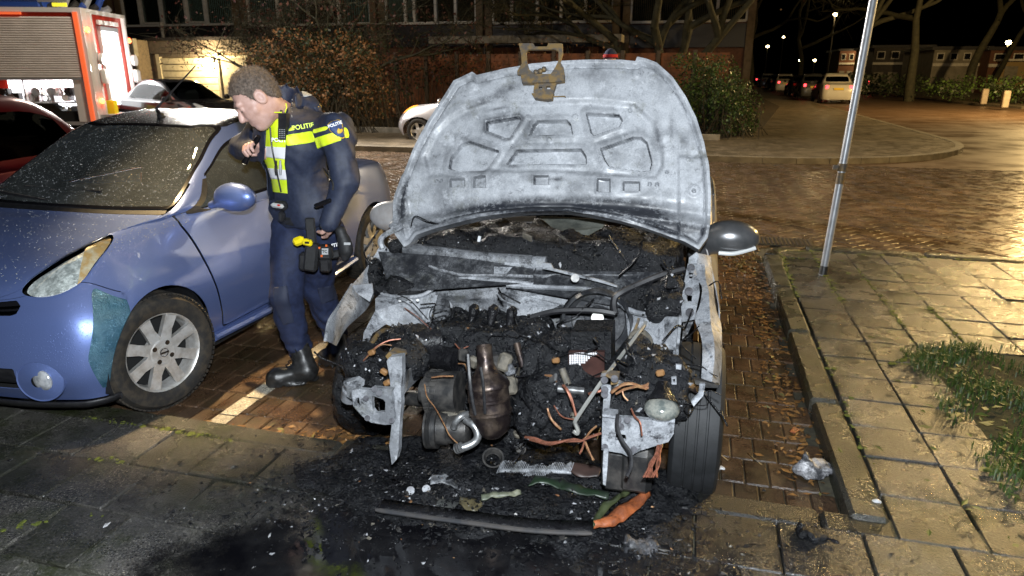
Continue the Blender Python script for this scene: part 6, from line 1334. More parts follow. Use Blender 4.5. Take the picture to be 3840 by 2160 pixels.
# ---- timber fence with posts along the gardens
m_fence = mat('fence_panel', (.24, .085, .035), .8, col2=(.12, .05, .025), ns=4, bump=.6, bs=20); m_fpost = mat('fence_post', (.10, .075, .055), .8)
fx0, fx1 = aty(930, 280, 23.6)[0], aty(1830, 280, 23.6)[0]; np_ = 11; pw = (fx1-fx0)/np_; fz = aty(1300, 133, 23.6)[2]
ft = thing('garden_fence', 'reddish brown board fence with posts behind the silver car and bonnet', 'fence', ((fx0+fx1)/2, 23.6, 0)); fo_ = -(fx1-fx0)/2
for k in range(np_):
    for j in range(9): MB().box((fo_+(k+.5)*pw, rng.normal(0, .012), .12+(j+.5)*(fz-.15)/9), (pw-.16, .03, (fz-.15)/9-.008)).obj('board', m_fence, ft, False)
    MB().box((fo_+k*pw, -.02, (fz+.05)/2), (.13, .13, fz+.05), bev=.01).obj('post', m_fpost, ft)
sheet('planting_strip', [(-60, 17.6), (.5, 17.6), (1.8, 22), (3.6, 36), (3.6, 60), (-60, 60)], .104, m_soil)
ke = MB()
for k in range(24): ke.box((-23.0+k*1.0, 17.55, .16), (.98, .12, .14), bev=.01)
ke.obj('bed_edging', m_conc, None, kind='structure')
# ---- trees and shrubs
def leafmesh(pts, size, m, name, parent):
    P = np.array(pts); k = len(P); a = rng.normal(0, 1, (k, 3)); a /= np.linalg.norm(a, axis=1)[:, None]; b = np.cross(a, rng.normal(0, 1, (k, 3))); b /= np.linalg.norm(b, axis=1)[:, None]+1e-9
    s = size*rng.uniform(.6, 1.3, (k, 1)); V = np.stack([P-a*s*.5, P+b*s*.32, P+a*s*.5, P-b*s*.32], 1).reshape(-1, 3); I = np.arange(k)*4
    return obj(name, V, np.c_[I, I+1, I+2, I+3].tolist(), m, parent, False, parent.parent is None)
def branches(base, d, L, r, depth, B, tips, spread=.6, droop=0., n=5, ratio=.72):
    d = np.array(d, float); d /= np.linalg.norm(d); P = [np.array(base, float)]; 
    for k in range(n):
        d = d+rng.normal(0, .10, 3)+np.array([0, 0, droop]); d /= np.linalg.norm(d); P.append(P[-1]+d*L/n)
    B.tube(P, np.linspace(r, r*.62, n+1), 6 if r > .03 else 4, False)
    if depth == 0: tips.append(P[-1]); tips.append(P[-2]); return
    for k in range(rng.integers(2, 4)):
        nd = d+rng.normal(0, spread, 3); nd[2] = nd[2] if nd[2] > .15 else .15+.3*abs(nd[2]); branches(P[-1-(k % 2)*rng.integers(0, 2)], nd, L*ratio*rng.uniform(.8, 1.15), r*.6, depth-1, B, tips, spread, droop, n, ratio)
m_bark = mat('bark', (.045, .035, .022), .85, col2=(.075, .06, .035), ns=8, bump=.8, bs=30, bd=.02); m_barkg = mat('mossy_bark', (.026, .025, .014), .85, col2=(.048, .044, .022), ns=6, bump=.8, bs=30, bd=.02)
m_redleaf = mat('dark_red_leaf', (.05, .014, .012), .6, col2=(.085, .032, .02), ns=2); m_copleaf = mat('copper_leaf', (.30, .15, .06), .6, col2=(.17, .08, .03), ns=2.5); m_green = mat('evergreen_leaf', (.05, .10, .02), .45, col2=(.09, .15, .03), ns=3); m_dgreen = mat('dark_evergreen', (.02, .032, .012), .6, col2=(.035, .05, .015), ns=2)
def tree(name, label, base, stems, L, r, depth, leaf=None, lm=None, ls=.08, per=6, bark=None, spread=.55, group=None, lean=(0, 0), jit=.35):
    t = thing(name, label, 'tree', tuple(base), 0, group); B = MB(); tips = []
    for k in range(stems):
        a = 2*PI*k/max(1, stems)+rng.uniform(0, 1); sp_ = .0 if stems == 1 else .28
        branches(np.array(base)+np.array([math.cos(a)*r*.8*(stems > 1), math.sin(a)*r*.8*(stems > 1), -.1]), (math.cos(a)*sp_+lean[0], math.sin(a)*sp_+lean[1], 1), L, r, depth, B, tips, spread)
    B.obj('trunk', bark or m_bark, t, True, True)
    T_ = np.repeat(np.array(tips), 4, 0); Q = T_+rng.normal(0, .42*L/2.5, T_.shape); Mi = (T_+Q)/2+rng.normal(0, .06, T_.shape); w_ = .011*L/2.5
    tw = MB().add(*sticks(T_, Mi, w_, w_*.75)).add(*sticks(Mi, Q, w_*.75, w_*.4)); cr = tw.obj('crown', bark or m_bark, t, True, True)
    if lm:
        pts = [p+rng.normal(0, jit, 3) for p in tips for _ in range(per)]; leafmesh(pts, ls, lm, 'leaves', cr)
    return t
def shrub(name, label, blobs, n, size, m, m2=None, twig=True, cat='shrub', group=None):
    base = np.array([blobs[0][0][0], blobs[0][0][1], .1]); t = thing(name, label, cat, tuple(base), 0, group); pts = []; B = MB()
    w = np.array([b[1][0]*b[1][2] for b in blobs]); ch = rng.choice(len(blobs), n, p=w/w.sum())
    cc = np.array([b[0] for b in blobs])[ch]; rr = np.array([b[1] for b in blobs])[ch]; d = rng.normal(0, 1, (n, 3)); d /= np.linalg.norm(d, axis=1)[:, None]
    pts = cc+rr*d*(rng.random((n, 1))**.38)*(1+.25*vnoise(d*2.1+ch[:, None], 1.)[:, None]); pts = pts[(vnoise(pts, 1.9) > -.28) & (pts[:, 2] > .12)]
    if twig:
        k = min(240, n//25); q = pts[rng.integers(len(pts), size=k)]; g = q*np.array([1, 1, 0])+np.c_[rng.normal(0, .3, k), rng.normal(0, .2, k), np.full(k, .1)]; mi = (g+q)/2+rng.normal(0, .12, (k, 3))
        MB().add(*sticks(g, mi, .016, .011)).add(*sticks(mi, q, .011, .005)).obj('stems', m_bark, t, True, True, kind='stuff')
    k = len(pts) if m2 is None else int(len(pts)*.55); leafmesh(pts[:k], size, m, 'foliage', t)
    if m2 is not None: leafmesh(pts[k:], size, m2, 'foliage', t)
    return t
bl = lambda u, v, y, rx, ry, rz: (tuple(aty(u, v, y)), (rx, ry, rz))
shrub('beech_hedge', 'overgrown hedge with coppery dead leaves beside the garage', [bl(740, 180, 17.5, 1.5, .9, 1.0), bl(680, 150, 17.8, .8, .7, .6), bl(840, 170, 17.6, 1.3, .9, 1.1), bl(900, 150, 17.8, .7, .7, .8), bl(760, 120, 18, 1.2, .8, .5), bl(800, 240, 17.6, 1.7, .9, .8), bl(930, 240, 18.2, .8, .8, .9)], 9500, .085, m_copleaf, m_dgreen)
shrub('ivy_hedge', 'dark climbing growth over the fence behind the coppery hedge', [bl(960, 200, 21, 1.2, .5, 1.2), bl(1080, 170, 22.6, 2.2, .4, .8), bl(1010, 120, 22.4, 1.5, .5, .5)], 2200, .10, m_dgreen, m_redleaf)
shrub('fence_creeper', 'straggly brown creeper hanging over the reddish fence', [bl(1250, 125, 23.2, 3.2, .25, .35), bl(1480, 120, 23.2, 2.4, .25, .4), bl(1300, 200, 23.3, 3.5, .12, .9)], 600, .085, m_redleaf, m_copleaf)
shrub('evergreen_bush', 'glossy green bush at the pavement corner right of the bonnet', [bl(1790, 270, 18.6, .95, .9, .95), bl(1840, 285, 19.2, .75, .8, .75), bl(1740, 240, 19, .9, .8, 1.0), bl(1870, 310, 19.6, .5, .6, .4), bl(1800, 210, 20.5, .8, .8, .7)], 15000, .075, m_green, m_dgreen)
shrub('lit_bush', 'yellow-lit bush far along the left pavement', [bl(1795, 150, 34, 1.3, 1, 1.4), bl(1770, 200, 30, 1.0, 1, 1.2)], 1500, .13, m_green, m_copleaf)
tree('red_leaved_tree', 'dark tree with reddish leaves in front of the middle windows', aty(880, 290, 19.5)*np.array([1, 1, 0])+np.array([0, 0, .1]), 4, 2.0, .08, 4, True, m_redleaf, .10, 5, m_barkg, .6, jit=.4)
tree('bare_shrub_tree', 'bare branching small tree before the curtained window', aty(780, 290, 20)*np.array([1, 1, 0])+np.array([0, 0, .1]), 4, 1.5, .05, 4, True, m_redleaf, .08, 2, m_barkg, .7, jit=.4)
tree('big_tree', 'big many-stemmed tree with mossy trunks behind the bonnet', aty(1660, 270, 24.5)*np.array([1, 1, 0])+np.array([0, 0, .1]), 5, 3.2, .21, 5, True, m_redleaf, .10, 2, m_barkg, .5, jit=.6)
# ---- far side of the junction
def far_tree(u, v, y, L, r, lean, label): 
    b = aty(u, v, y); tree('street_tree', label, (b[0], b[1], .1), 1, L, r, 4, None, None, bark=m_barkg, spread=.5, group='street trees beyond the junction', lean=lean)
far_tree(2150, 240, 50, 4.5, .28, (.02, 0), 'bare street tree right behind the leaning pole'); far_tree(2430, 216, 52, 5., .30, (.22, 0), 'bare street tree with a curved trunk left of the slim leaning tree'); far_tree(2488, 195, 60, 5.5, .22, (.26, 0), 'slim pale tree leaning right beside the glowing lantern'); far_tree(2010, 200, 82, 5, .3, (.1, 0), 'bare tree behind the white SUV'); far_tree(1890, 196, 66, 4.5, .26, (0, 0), 'bare tree on the left pavement of the side street'); far_tree(2290, 225, 47, 4.6, .30, (.02, 0), 'dark wide tree midway between pole and pale house')
shrub('low_hedge', 'low dark hedge at right behind the two pale bollards', [bl(2480, 225, 44, 2.6, .8, .7), bl(2580, 225, 42, 2.4, .8, .8), bl(2380, 222, 47, 1.8, .8, .6), bl(2670, 230, 41, 2.4, .8, .8)], 3800, .15, m_dgreen, m_green, False, 'hedge')
shrub('far_hedge', 'dark hedge across the street behind the leaning pole', [bl(2250, 215, 52, 4, .8, .7), bl(2180, 215, 56, 3, .8, .7)], 1600, .2, m_dgreen, None, False, 'hedge')
m_boll = mat('bollard_paint', (.42, .34, .26), .7, col2=(.34, .27, .2), ns=5)
for (u, v), lb in (((2472, 262), 'pale square bollard, left of the pair by the low hedge'), ((2525, 271), 'pale square bollard, right of the pair by the low hedge')):
    b = atz(u, v, .1); o = thing('bollard', lb, 'bollard', tuple(b), 0, 'bollards by the hedge'); MB().box((0, 0, .36), (.28, .28, .72), bev=.03).obj('bollard_post', m_boll, o); MB().box((0, 0, .735), (.24, .24, .03), bev=.01).obj('bollard_cap', m_boll, o)
m_stucco = mat('pale_cladding', (.30, .27, .22), .8, col2=(.22, .20, .16), ns=2); m_tan2 = mat('lit_porch', (.35, .24, .10), .7)
def farhouse(label, u0, u1, y, vtop, vmid, m, lit=None, depth=9):
    a, b = aty(u0, vmid, y), aty(u1, vmid, y); zt_ = aty((u0+u1)/2, vtop, y)[2]; zm = a[2]; t = thing('house', label, 'house', ((a[0]+b[0])/2, y, 0), 0, 'houses across the junction'); w = b[0]-a[0]
    MB().box((0, depth/2, zt_/2), (w, depth, zt_)).obj('wall', m, t); MB().box((0, depth/2, zt_+.12), (w+.5, depth+.6, .24)).obj('roof', m_fasc, t); MB().box((0, -.05, zm), (w+.02, .2, .22)).obj('band', m_frame, t)
    for k in range(4):
        x = -w/2+w*(k+.5)/4
        wd = MB().box((x, .0, (zm+zt_)/2+.05), (w/7, .14, (zt_-zm)*.5)).obj('window', m_frame, t); MB().box((x, -.06, (zm+zt_)/2+.05), (w/7-.14, .06, (zt_-zm)*.5-.14)).obj('pane', m_pane, wd)
        MB().box((x, -.02, zm*.42), (w/6, .1, zm*.5)).obj('garage_front', m_stucco, t)
    return t
farhouse('pale flat-roofed house beyond the low hedge at right', 2345, 2480, 64, 125, 163, m_stucco); farhouse('dim brick house with lit porch at the right edge', 2486, 2680, 62, 126, 165, m_bwall); farhouse('dim terraced house far along the side street right of the pole', 2110, 2190, 98, 128, 160, m_bwall); farhouse('dark terrace across the junction behind the pole', 2195, 2340, 78, 120, 160, m_wall)
pb = aty(2555, 150, 61.6); pch = thing('porch', 'warmly lit porch front of the house at the right edge', 'porch', (pb[0], 61.6, 0)); MB().box((0, 0, 1.2), (1.9, .2, 2.4)).obj('porch_wall', m_tan2, pch); MB().box((0, -.3, 2.5), (2.4, .9, .14)).obj('porch_roof', m_frame, pch); MB().box((-.2, -.12, 1.05), (.85, .06, 2.05)).obj('porch_door', m_conc, pch)
# ---- street lanterns that show in the picture
m_lit = mat('lantern_glow', (1, .80, .38), .3, emit=55); m_pole = mat('lamp_pole', (.06, .055, .045), .6, .3)
def lantern(u, v, z, label, glow=.17, power=0):
    r = _ray(u, v); k = (z-1.65)/r[2]; p = np.array([0, 0, 1.65])+r*k; t = thing('street_lamp', label, 'street lamp', (p[0], p[1], 0), 0, 'lit street lamps')
    MB().cyl((0, 0, 0), (0, 0, z-.25), .075, .05, 8).obj('lamp_post', m_pole, t); MB().lathe([(.06, z-.25), (.10, z-.2), (.16, z+.12), (.2, z+.16), (.02, z+.26)], 10).obj('lamp_head', m_pole, t); MB().ball((0, -.06, z), (glow, glow, glow*.8), 10, 7).obj('lamp_globe', m_lit, t)
    if power: lamp('lantern_light', 'POINT', (p[0], p[1]-.5, z), power, (1, .72, .34), .15)
lantern(2536, 107, 4.2, 'glowing lantern at the right edge beside the slim leaning tree', .24, 420); lantern(2190, 126, 4.2, 'glowing lantern just right of the leaning pole', .22, 500); lantern(2101, 37, 7.5, 'highest street lamp left of the leaning pole', .20, 260); lantern(1971, 93, 7.0, 'street lamp second from left above the parked cars', .16); lantern(1931, 117, 6.6, 'leftmost street lamp above the parked cars', .26); lantern(2013, 152, 4.2, 'left one of two low lanterns above the white SUV', .30); lantern(2049, 152, 4.0, 'right one of two low lanterns above the white SUV', .26); lantern(2395, 154, 3.5, 'small lit lamp in front of the pale flat-roofed house', .2)
# ---- leaning galvanised pole
n = N('galvanised'); m_galv = n.set(color=n.ramp(n.noise(14, 5, .7), [(.35, (.34, .35, .37)), (.65, (.50, .51, .53))]), metal=.35, rough=.4, normal=n.bump(n.noise(40, 4), .15, .003))
p0 = atz(2070, 690, ZP); p1 = aty(2197, 0, 6.05); ax = (p1-p0)/np.linalg.norm(p1-p0); po = thing('sign_pole', 'galvanised sign pole leaning right out of the pavement corner', 'pole', tuple(p0))
MB().cyl(p0-ax*.05, p0+ax*3.4, .030, n=20).obj('pole_tube', m_galv, po, world=True)
pc_ = p0+ax*.86; MB().cyl(pc_-ax*.03, pc_+ax*.03, .037, n=16).box(pc_-np.array([.045, 0, 0]), (.05, .03, .035)).obj('pole_clamp', m_rust, po, world=True); MB().cyl(pc_-ax*.13, pc_-ax*.04, .0315, n=20).obj('rusty_band', m_rust, po, world=True)
MB().cyl(p0+ax*.0, p0+ax*.07, .034, .031, n=20).obj('pole_foot', m_dgrey, po, world=True)
# ---- fire engine
def fe():
    c0 = np.array([*atd(238, 250, 16.6)[:2], 0]); ang = math.atan2(.353, .935)
    t = thing('fire_engine', 'red fire engine with open brightly lit lockers behind the cars', 'fire engine', tuple(c0), ang)
    m_r = mat('engine_red', (.45, .035, .02), .3, coat=.6); m_or = mat('orange_strip', (1, .16, .05), .5, emit=.55); m_slat = mat('roller_shutter', (.80, .74, .70), .5, .05, col2=(.72, .66, .62), ns=3); m_lit2 = mat('glowing_locker_wall', (.95, .97, 1), .5, emit=4.5); m_w = mat('engine_white', (.72, .70, .68), .4); m_bl = mat('engine_blue', (.03, .08, .35), .4); m_al = mat('locker_alu', (.6, .6, .62), .35, .6)  # locker and compartment back walls glow to paint in their lit look
    b = lambda nm, x0, x1, y0, y1, z0, z1, m, p=t, bev=0: MB().box(((x0+x1)/2, (y0+y1)/2, (z0+z1)/2), (x1-x0, y1-y0, z1-z0), bev=bev).obj(nm, m, p)
    # local x: along the side (negative = towards the cab), y: depth; the near rear corner is the origin
    b('chassis', -6.5, -.1, .15, 2.3, .35, .75, m_dark); b('body', -6.5, -.16, .93, 2.4, .75, 3.0, m_r); b('cab_side', -6.5, -2.76, .06, .93, .75, 3.0, m_r); b('upper_body', -2.76, -.16, .13, .93, 1.5, 3.0, m_r); b('roof_deck', -6.5, 0, .05, 2.45, 2.98, 3.08, m_w)
    sh = b('roller_shutter', -2.35, -.22, .06, .12, 1.52, 2.88, m_slat)
    for k in range(26): MB().cyl((-2.35, .06, 1.545+k*.052), (-.22, .06, 1.545+k*.052), .027, n=8).obj('slat', m_slat, sh)
    b('shutter_bar', -2.4, -.2, .03, .1, 1.47, 1.52, m_al); b('edge_strip', -.17, -.08, .0, .09, .45, 2.98, m_or); b('top_strip', -3.4, -1.3, .0, .05, 2.92, 2.97, m_or); b('side_post', -.2, 0, .05, .3, .45, 2.98, m_w); b('side_post', -2.75, -2.36, .05, .3, .45, 2.98, m_r)
    lk = b('locker_back', -2.35, -.22, .85, .9, .45, 1.47, m_lit2); b('locker_floor', -2.35, -.22, .08, .9, .42, .5, m_al); b('locker_divider', -1.62, -1.58, .1, .85, .5, 1.47, m_al); b('locker_shelf', -1.58, -.45, .1, .85, .93, .96, m_al); b('locker_wall', -.46, -.2, .07, .85, .5, 1.47, m_w)
    for k in range(64):
        x, z = rng.uniform(-2.28, -.5), rng.choice([.62, .75, 1.06, 1.2]); m = [m_al, m_al, m_r, m_dgrey, m_w][rng.integers(5)]
        if k % 3 == 0: MB().cyl((x, .2, z), (x, .5, z), rng.uniform(.06, .12), n=14).obj('pump_fitting', m, t)
        elif k % 3 == 1: MB().box((x, .35, z), (rng.uniform(.08, .2), .2, rng.uniform(.1, .24)), bev=.01).obj('stowed_tool', m, t)
        else: tt = np.linspace(0, 6*PI, 60); MB().tube(np.c_[x+.1*np.cos(tt), .25+tt*.006, z+.1*np.sin(tt)], .012, 5).obj('hose_coil', m, t)
    # rear face (local x = 0 plane, running in y)
    b('rear_panel', -.16, -.02, .45, 2.4, .75, 2.98, m_r); b('rear_compartment', -.03, .02, .85, 1.72, .85, 2.62, m_lit2); b('compartment_frame', -.02, .05, .78, .85, .8, 2.68, m_w); b('compartment_frame', -.02, .05, 1.72, 1.79, .8, 2.68, m_w); b('compartment_head', -.02, .06, .78, 1.79, 2.62, 2.72, m_al); b('bumper_step', -.05, .35, .15, 2.4, .55, .66, m_al); b('step_strip', .35, .37, .2, 2.38, .62, .68, m_or)
    for y in (.30, 2.15):
        b('ladder_rail', .0, .08, y, y+.1, .6, 3.0, m_w); MB().cyl((.12, y+.1, 1.95), (.2, y+.1, 1.95), .14, n=20).obj('hose_reel', m_w, t); MB().box((.16, y+.1, 1.55), (.12, .3, .34), bev=.04).obj('rear_box', m_w, t); b('rear_strap', .02, .06, y+.02, y+.09, 1.0, 1.4, m_bl)
    for y, z in ((.12, 2.6), (2.36, 2.45), (.25, .98), (2.36, 1.05)): MB().ball((.06, y, z), (.05, .07, .07), 10, 7).obj('marker_light', mat('marker_red', (1, .10, .03), .3, emit=14), t)
    for k in range(4): b('work_light', .03, .09, .7+.3*k, .88+.3*k, 2.76, 2.86, m_w)
    b('roof_box', -2.6, -.9, .1, 1.1, 3.08, 3.34, m_bl, bev=.03); b('roof_rail', -6.3, -.3, .1, .16, 3.2, 3.26, m_al); b('roof_rail', -6.3, -.3, 2.3, 2.36, 3.2, 3.26, m_al)
    for k in range(9): MB().cyl((-.9+.08*k, .5+.16*k, 3.1), (-.7+.08*k, .5+.16*k, rng.uniform(3.2, 3.5)), .08, n=8).obj('roof_gear', [m_dgrey, m_bl, m_al][k % 3], t)
    b('roof_marker', -.6, -.3, .06, .12, 3.1, 3.18, mat('roof_yellow', (.9, .8, .05), .4, emit=.8)); b('fuel_can', .03, .2, .5, .72, .66, .98, m_yel)
    for x in (-5.4, -1.3):
        for s in (.35, 2.1):
            w_ = tyre_mesh(.48, .3, .28, 28).obj('wheel', m_rubber, t); w_.location = (x, s, .48); w_.rotation_euler = (0, 0, PI/2)
    lamp('locker_lamp', 'POINT', tuple(Vector(c0)+Matrix.Rotation(ang, 3, 'Z') @ Vector((-1.2, .25, 1.36))), 60, (1, .97, .93), .1); lamp('rear_locker_lamp', 'POINT', tuple(Vector(c0)+Matrix.Rotation(ang, 3, 'Z') @ Vector((.5, 1.2, 1.8))), 110, (1, .97, .95), .1)
fe()
# ================================================================== DEBRIS
# ash bed under and ahead of the engine
gx_, gy_ = np.meshgrid(np.arange(-1.66, .42, .016), np.arange(1.62, 3.0, .016), indexing='ij'); Q = np.c_[gx_.ravel(), gy_.ravel(), np.zeros(gx_.size)]
nz = fbm(Q, 9, 5); e = np.hypot((Q[:, 0]+.64)/.93, np.maximum(0, (2.32-Q[:, 1])/.44)); e = np.maximum(e, np.abs(Q[:, 0]+.64)/.90); zz = ZP-.012+.055*np.clip(1.05-e**2+.35*vnoise(Q, 4), -.3, 1)+.020*nz; zz = np.where(Q[:, 1] > 2.5, zz-.04*ss(Q[:, 1], 2.5, 2.62), zz); Q[:, 2] = zz
m_ = gx_.shape[1]; Fq = [(i*m_+j, (i+1)*m_+j, (i+1)*m_+j+1, i*m_+j+1) for i in range(gx_.shape[0]-1) for j in range(m_-1)]
Vq, Fq = clip(Q, Fq, zz-(ZP+.003)); obj('ash_bed', Vq, Fq, m_char, None, True, label='bed of wet black ash and char under the front of the burnt car', cat='ash', kind='stuff')
m_chip = [m_char, m_chargl, m_dgrey, mat('ash_flake', (.30, .31, .33), .7, col2=(.17, .17, .18), ns=50), mat('white_ash', (.50, .51, .53), .8, col2=(.32, .32, .33), ns=60), m_tan, m_copper2]
TET = np.array([(1, 1, 1), (-1, -1, 1), (-1, 1, -1), (1, -1, -1)], float); OCT = np.array([(1, 0, 0), (-1, 0, 0), (0, 1, 0), (0, -1, 0), (0, 0, 1), (0, 0, -1)], float); OF = [(0, 2, 4), (2, 1, 4), (1, 3, 4), (3, 0, 4), (2, 0, 5), (1, 2, 5), (3, 1, 5), (0, 3, 5)]
def shards(P, smin, smax, flat, mats, probs, name, label, parent=None, pw_=3.):
    k = len(P); which = rng.choice(len(mats), k, p=probs)
    for w in range(len(mats)):
        I = np.where(which == w)[0]
        if not len(I): continue
        V = []; F = []
        for i in I:
            s = smin+(smax-smin)*rng.random()**pw_; sc = s*np.array([rng.uniform(.5, 1.7), rng.uniform(.4, 1.), rng.uniform(.15, .6) if flat else rng.uniform(.5, 1)]); v = (OCT+rng.normal(0, .28, (6, 3)))*sc
            q = rng.normal(0, 1, 4); q /= np.linalg.norm(q); R = np.array(Matrix.Rotation(rng.uniform(0, 6.28), 3, 'Z') if flat else __import__('mathutils').Quaternion(q).to_matrix())
            n0 = len(V); V += (v @ R.T+P[i]).tolist(); F += [tuple(a+n0 for a in f) for f in OF]
        if parent is None: obj(name, V, F, mats[w], None, False, label=label, cat='debris', kind='stuff')
        else: obj(name, V, F, mats[w], parent, False, True, kind='stuff')
def ground_pts(k, cx, cy, sx, sy, z=ZP+.008, lim=(1.2, 2.6)):
    x = rng.normal(cx, sx, k); y = rng.normal(cy, sy, k); ok = (y > lim[0]) & (y < lim[1]); x, y = x[ok], y[ok]
    e = np.hypot((x+.64)/.93, np.maximum(0, (2.32-y)/.44)); zz = ZP+.05*np.clip(1.05-e**2, 0, 1); return np.c_[x, y, np.maximum(z, zz+rng.uniform(.0, .02, len(x)))]
GP = np.vstack([ground_pts(3600, -.64, 2.12, .50, .16), ground_pts(1500, -1.2, 2.08, .22, .15), ground_pts(900, -.05, 2.0, .22, .13), ground_pts(500, -.6, 1.85, .7, .2)])
shards(GP, .0015, .013, True, m_chip, [.66, .24, .06, .022, .003, .01, .005], 'burnt_fragments', 'burnt flakes and fragments strewn on the ground before the wreck', None, 3.2)
fw_ = ground_pts(240, -.9, 1.6, 1.0, .5, ZP+.006, (.8, 2.3)); fw_[:, 2] = ZP+.006; shards(fw_, .002, .008, True, m_chip[:2]+m_chip[3:5], [.75, .17, .06, .02], 'scattered_crumbs', 'loose black and pale crumbs scattered on the wet slabs')
# fragments clinging to the engine
def surf_pts(names, k, lim):
    out = []
    for o in burnt.children:
        if o.name.split('.')[0] in names:
            V = np.array([v.co[:] for v in o.data.vertices]); out.append(V)
    V = np.vstack(out); V = V[lim(V)]; n_ = V[rng.integers(len(V), size=k)]; return n_+rng.normal(0, .006, n_.shape)
LN = ('engine_block', 'charred_battery', 'charred_gearbox', 'charred_airbox', 'melted_wiring_duct', 'melted_scuttle', 'burnt_dashboard')
SPt = surf_pts(LN, 4200, lambda V: V[:, 1] < 3.12)
shards(SPt, .002, .013, False, m_chip, [.45, .26, .12, .10, .025, .035, .01], 'clinging_char', None, burnt, 2.6)
B = MB()
for k in range(120):
    p = SPt[rng.integers(len(SPt))]; d = rng.normal(0, .045, (4, 3)); d[:, 1] -= .012; P = p+np.cumsum(d, 0); B.tube(catmull(P, 4), rng.uniform(.0015, .005), 4)
B.obj('burnt_wiring', m_chargl, burnt, True, True, kind='stuff')
for k in range(26):                                            # clips, pipes and brackets that survived
    p = SPt[rng.integers(len(SPt))]-np.array([0, .02, 0]); m = [m_dgrey, m_ash2, m_alu, m_tan, m_cat][k % 5]; R = rotm('X', rng.uniform(0, 3)) @ rotm('Z', rng.uniform(0, 3))
    if k % 3 == 0: d = R @ np.array([.05, 0, 0]); bo(MB().cyl(p-d, p+d, .014, n=10), 'pipe_stub', m)
    elif k % 3 == 1: bo(MB().box(p, (.06, .012, .03), R=R, bev=.003), 'bracket', m)
    else: bo(MB().lathe([(.008, -.012), (.022, -.012), (.022, .0), (.014, .003), (.014, .014), (0, .014)], 12, c=p, axis=R[:, 2]), 'fastener', m)
# ---- single pieces lying in front
GZ = lambda c, x, y, z=ZP: atz(*c(x, y), z)
def piece(name, label, cat, B, m, p): 
    t = B.obj(name, m, None, 'auto'); return setp(t, label, cat)
P = catmull([GZ(cE, 430, 850, .135), GZ(cE, 700, 890, .13), GZ(cE, 1000, 930, .13), GZ(cE, 1400, 980, .13), GZ(cE, 1780, 998, .135)], 8); B = MB(); B.tube(P, [.006]+[.009]*(len(P)-2)+[.006], 8)
bs_ = piece('bumper_strip', 'long thin bumper strip lying across the front of the debris', 'bumper strip', B, mat('strip_grey', (.03, .032, .036), .35, col2=(.06, .055, .052), ns=9), P[0])
obj('strip_web', *thicken(np.vstack([P+np.array([0, .004, -.002]), P+np.array([0, .07, .0])]), [(i, i+1, len(P)+i+1, len(P)+i) for i in range(len(P)-1)], .004), m_chargl, bs_)
n = N('melted_orange'); m_org = n.set(color=n.ramp(n.noise(14, 5, .7), [(.36, (.36, .10, .03)), (.64, (.16, .05, .022))]), rough=.42, normal=n.bump(n.noise(22, 6, .7), .8, .012))
def crumple(name, label, cat, c, pts, m, z0=ZP+.02, amp=.025, th=.004, lift=.008, seg=9):
    A, Bq = [np.array([GZ(c, *p, z0) for p in L]) for L in pts]; A = catmull(A, seg); Bq = catmull(Bq, seg); k = min(len(A), len(Bq)); rows = [A[:k]*(1-t)+Bq[:k]*t for t in np.linspace(0, 1, 7)]; V = np.vstack(rows)
    V[:, 2] += lift*np.repeat(np.sin(np.linspace(0, PI, 7)), k)+amp*vnoise(V+3, 22)+amp*.5*vnoise(V, 50); V[:, 2] = np.maximum(V[:, 2], ZP+.012); F = [(r*k+i, r*k+i+1, (r+1)*k+i+1, (r+1)*k+i) for r in range(6) for i in range(k-1)]; V, F = thicken(V, F, th); return obj(name, V, F, m, None, True, label=label, cat=cat)
crumple('orange_panel', 'crumpled orange melted panel lying at the right front of the wreck', 'panel', cE, ([(1790,970),(1940,940),(2070,850),(2150,755)], [(1785,930),(1890,865),(2000,785),(2100,735)]), m_org, ZP+.06, .014, .003, .016)
m_olive = mat('olive_plastic', (.02, .026, .012), .4, col2=(.045, .055, .025), ns=12)
crumple('olive_panel', 'dark olive strip of plastic curled against the orange panel', 'panel', cE, ([(1790,960),(1850,880),(1940,800),(2020,735)], [(1780,900),(1830,830),(1920,760),(2000,720)]), m_olive, ZP+.07, .015)
crumple('green_sheet', 'bent dark green sheet lying under the front post', 'sheet', cE, ([(1380,700),(1480,690),(1650,735),(1880,780)], [(1440,630),(1540,640),(1680,690),(1890,745)]), mat('dark_green_sheet', (.014, .028, .014), .4, col2=(.010, .011, .011), ns=6), ZP+.06, .008)
crumple('foil_scrap', 'pale green crumpled scrap in the middle of the ash', 'scrap', cE, ([(1090,790),(1180,785),(1260,780),(1340,755)], [(1085,760),(1170,745),(1260,735),(1330,735)]), mat('pale_green_scrap', (.07, .08, .055), .5, col2=(.17, .17, .12), ns=30), ZP+.06, .012)
crumple('glass_sheet', 'bent dark sheet lying behind the bumper strip', 'sheet', cE, ([(800,830),(850,850),(910,865)], [(840,770),(900,780),(960,800)]), mat('smoked_sheet', (.05, .052, .05), .2, coat=.6), ZP+.03, .008)
crumple('brown_sheet', 'curled brown sheet beside the smoked sheet in the ash', 'sheet', cE, ([(950,810),(1000,850),(1060,860)], [(960,770),(1030,770),(1100,815)]), mat('brown_sheet', (.09, .075, .04), .4, col2=(.03, .028, .02), ns=14), ZP+.04, .014)
crumple('grey_tray', 'crumpled grey metal tray half buried in the ash', 'tray', cE, ([(770,700),(860,690),(960,720)], [(780,650),(860,640),(960,660)]), m_ash2, ZP+.05, .02)
crumple('rust_plate', 'flat rust-brown plate lying left of the right front post', 'plate', cE, ([(1620,600),(1700,640),(1820,640)], [(1650,560),(1740,560),(1850,590)]), mat('rust_plate', (.05, .03, .025), .5, col2=(.02, .016, .015), ns=8), ZP+.07, .006)
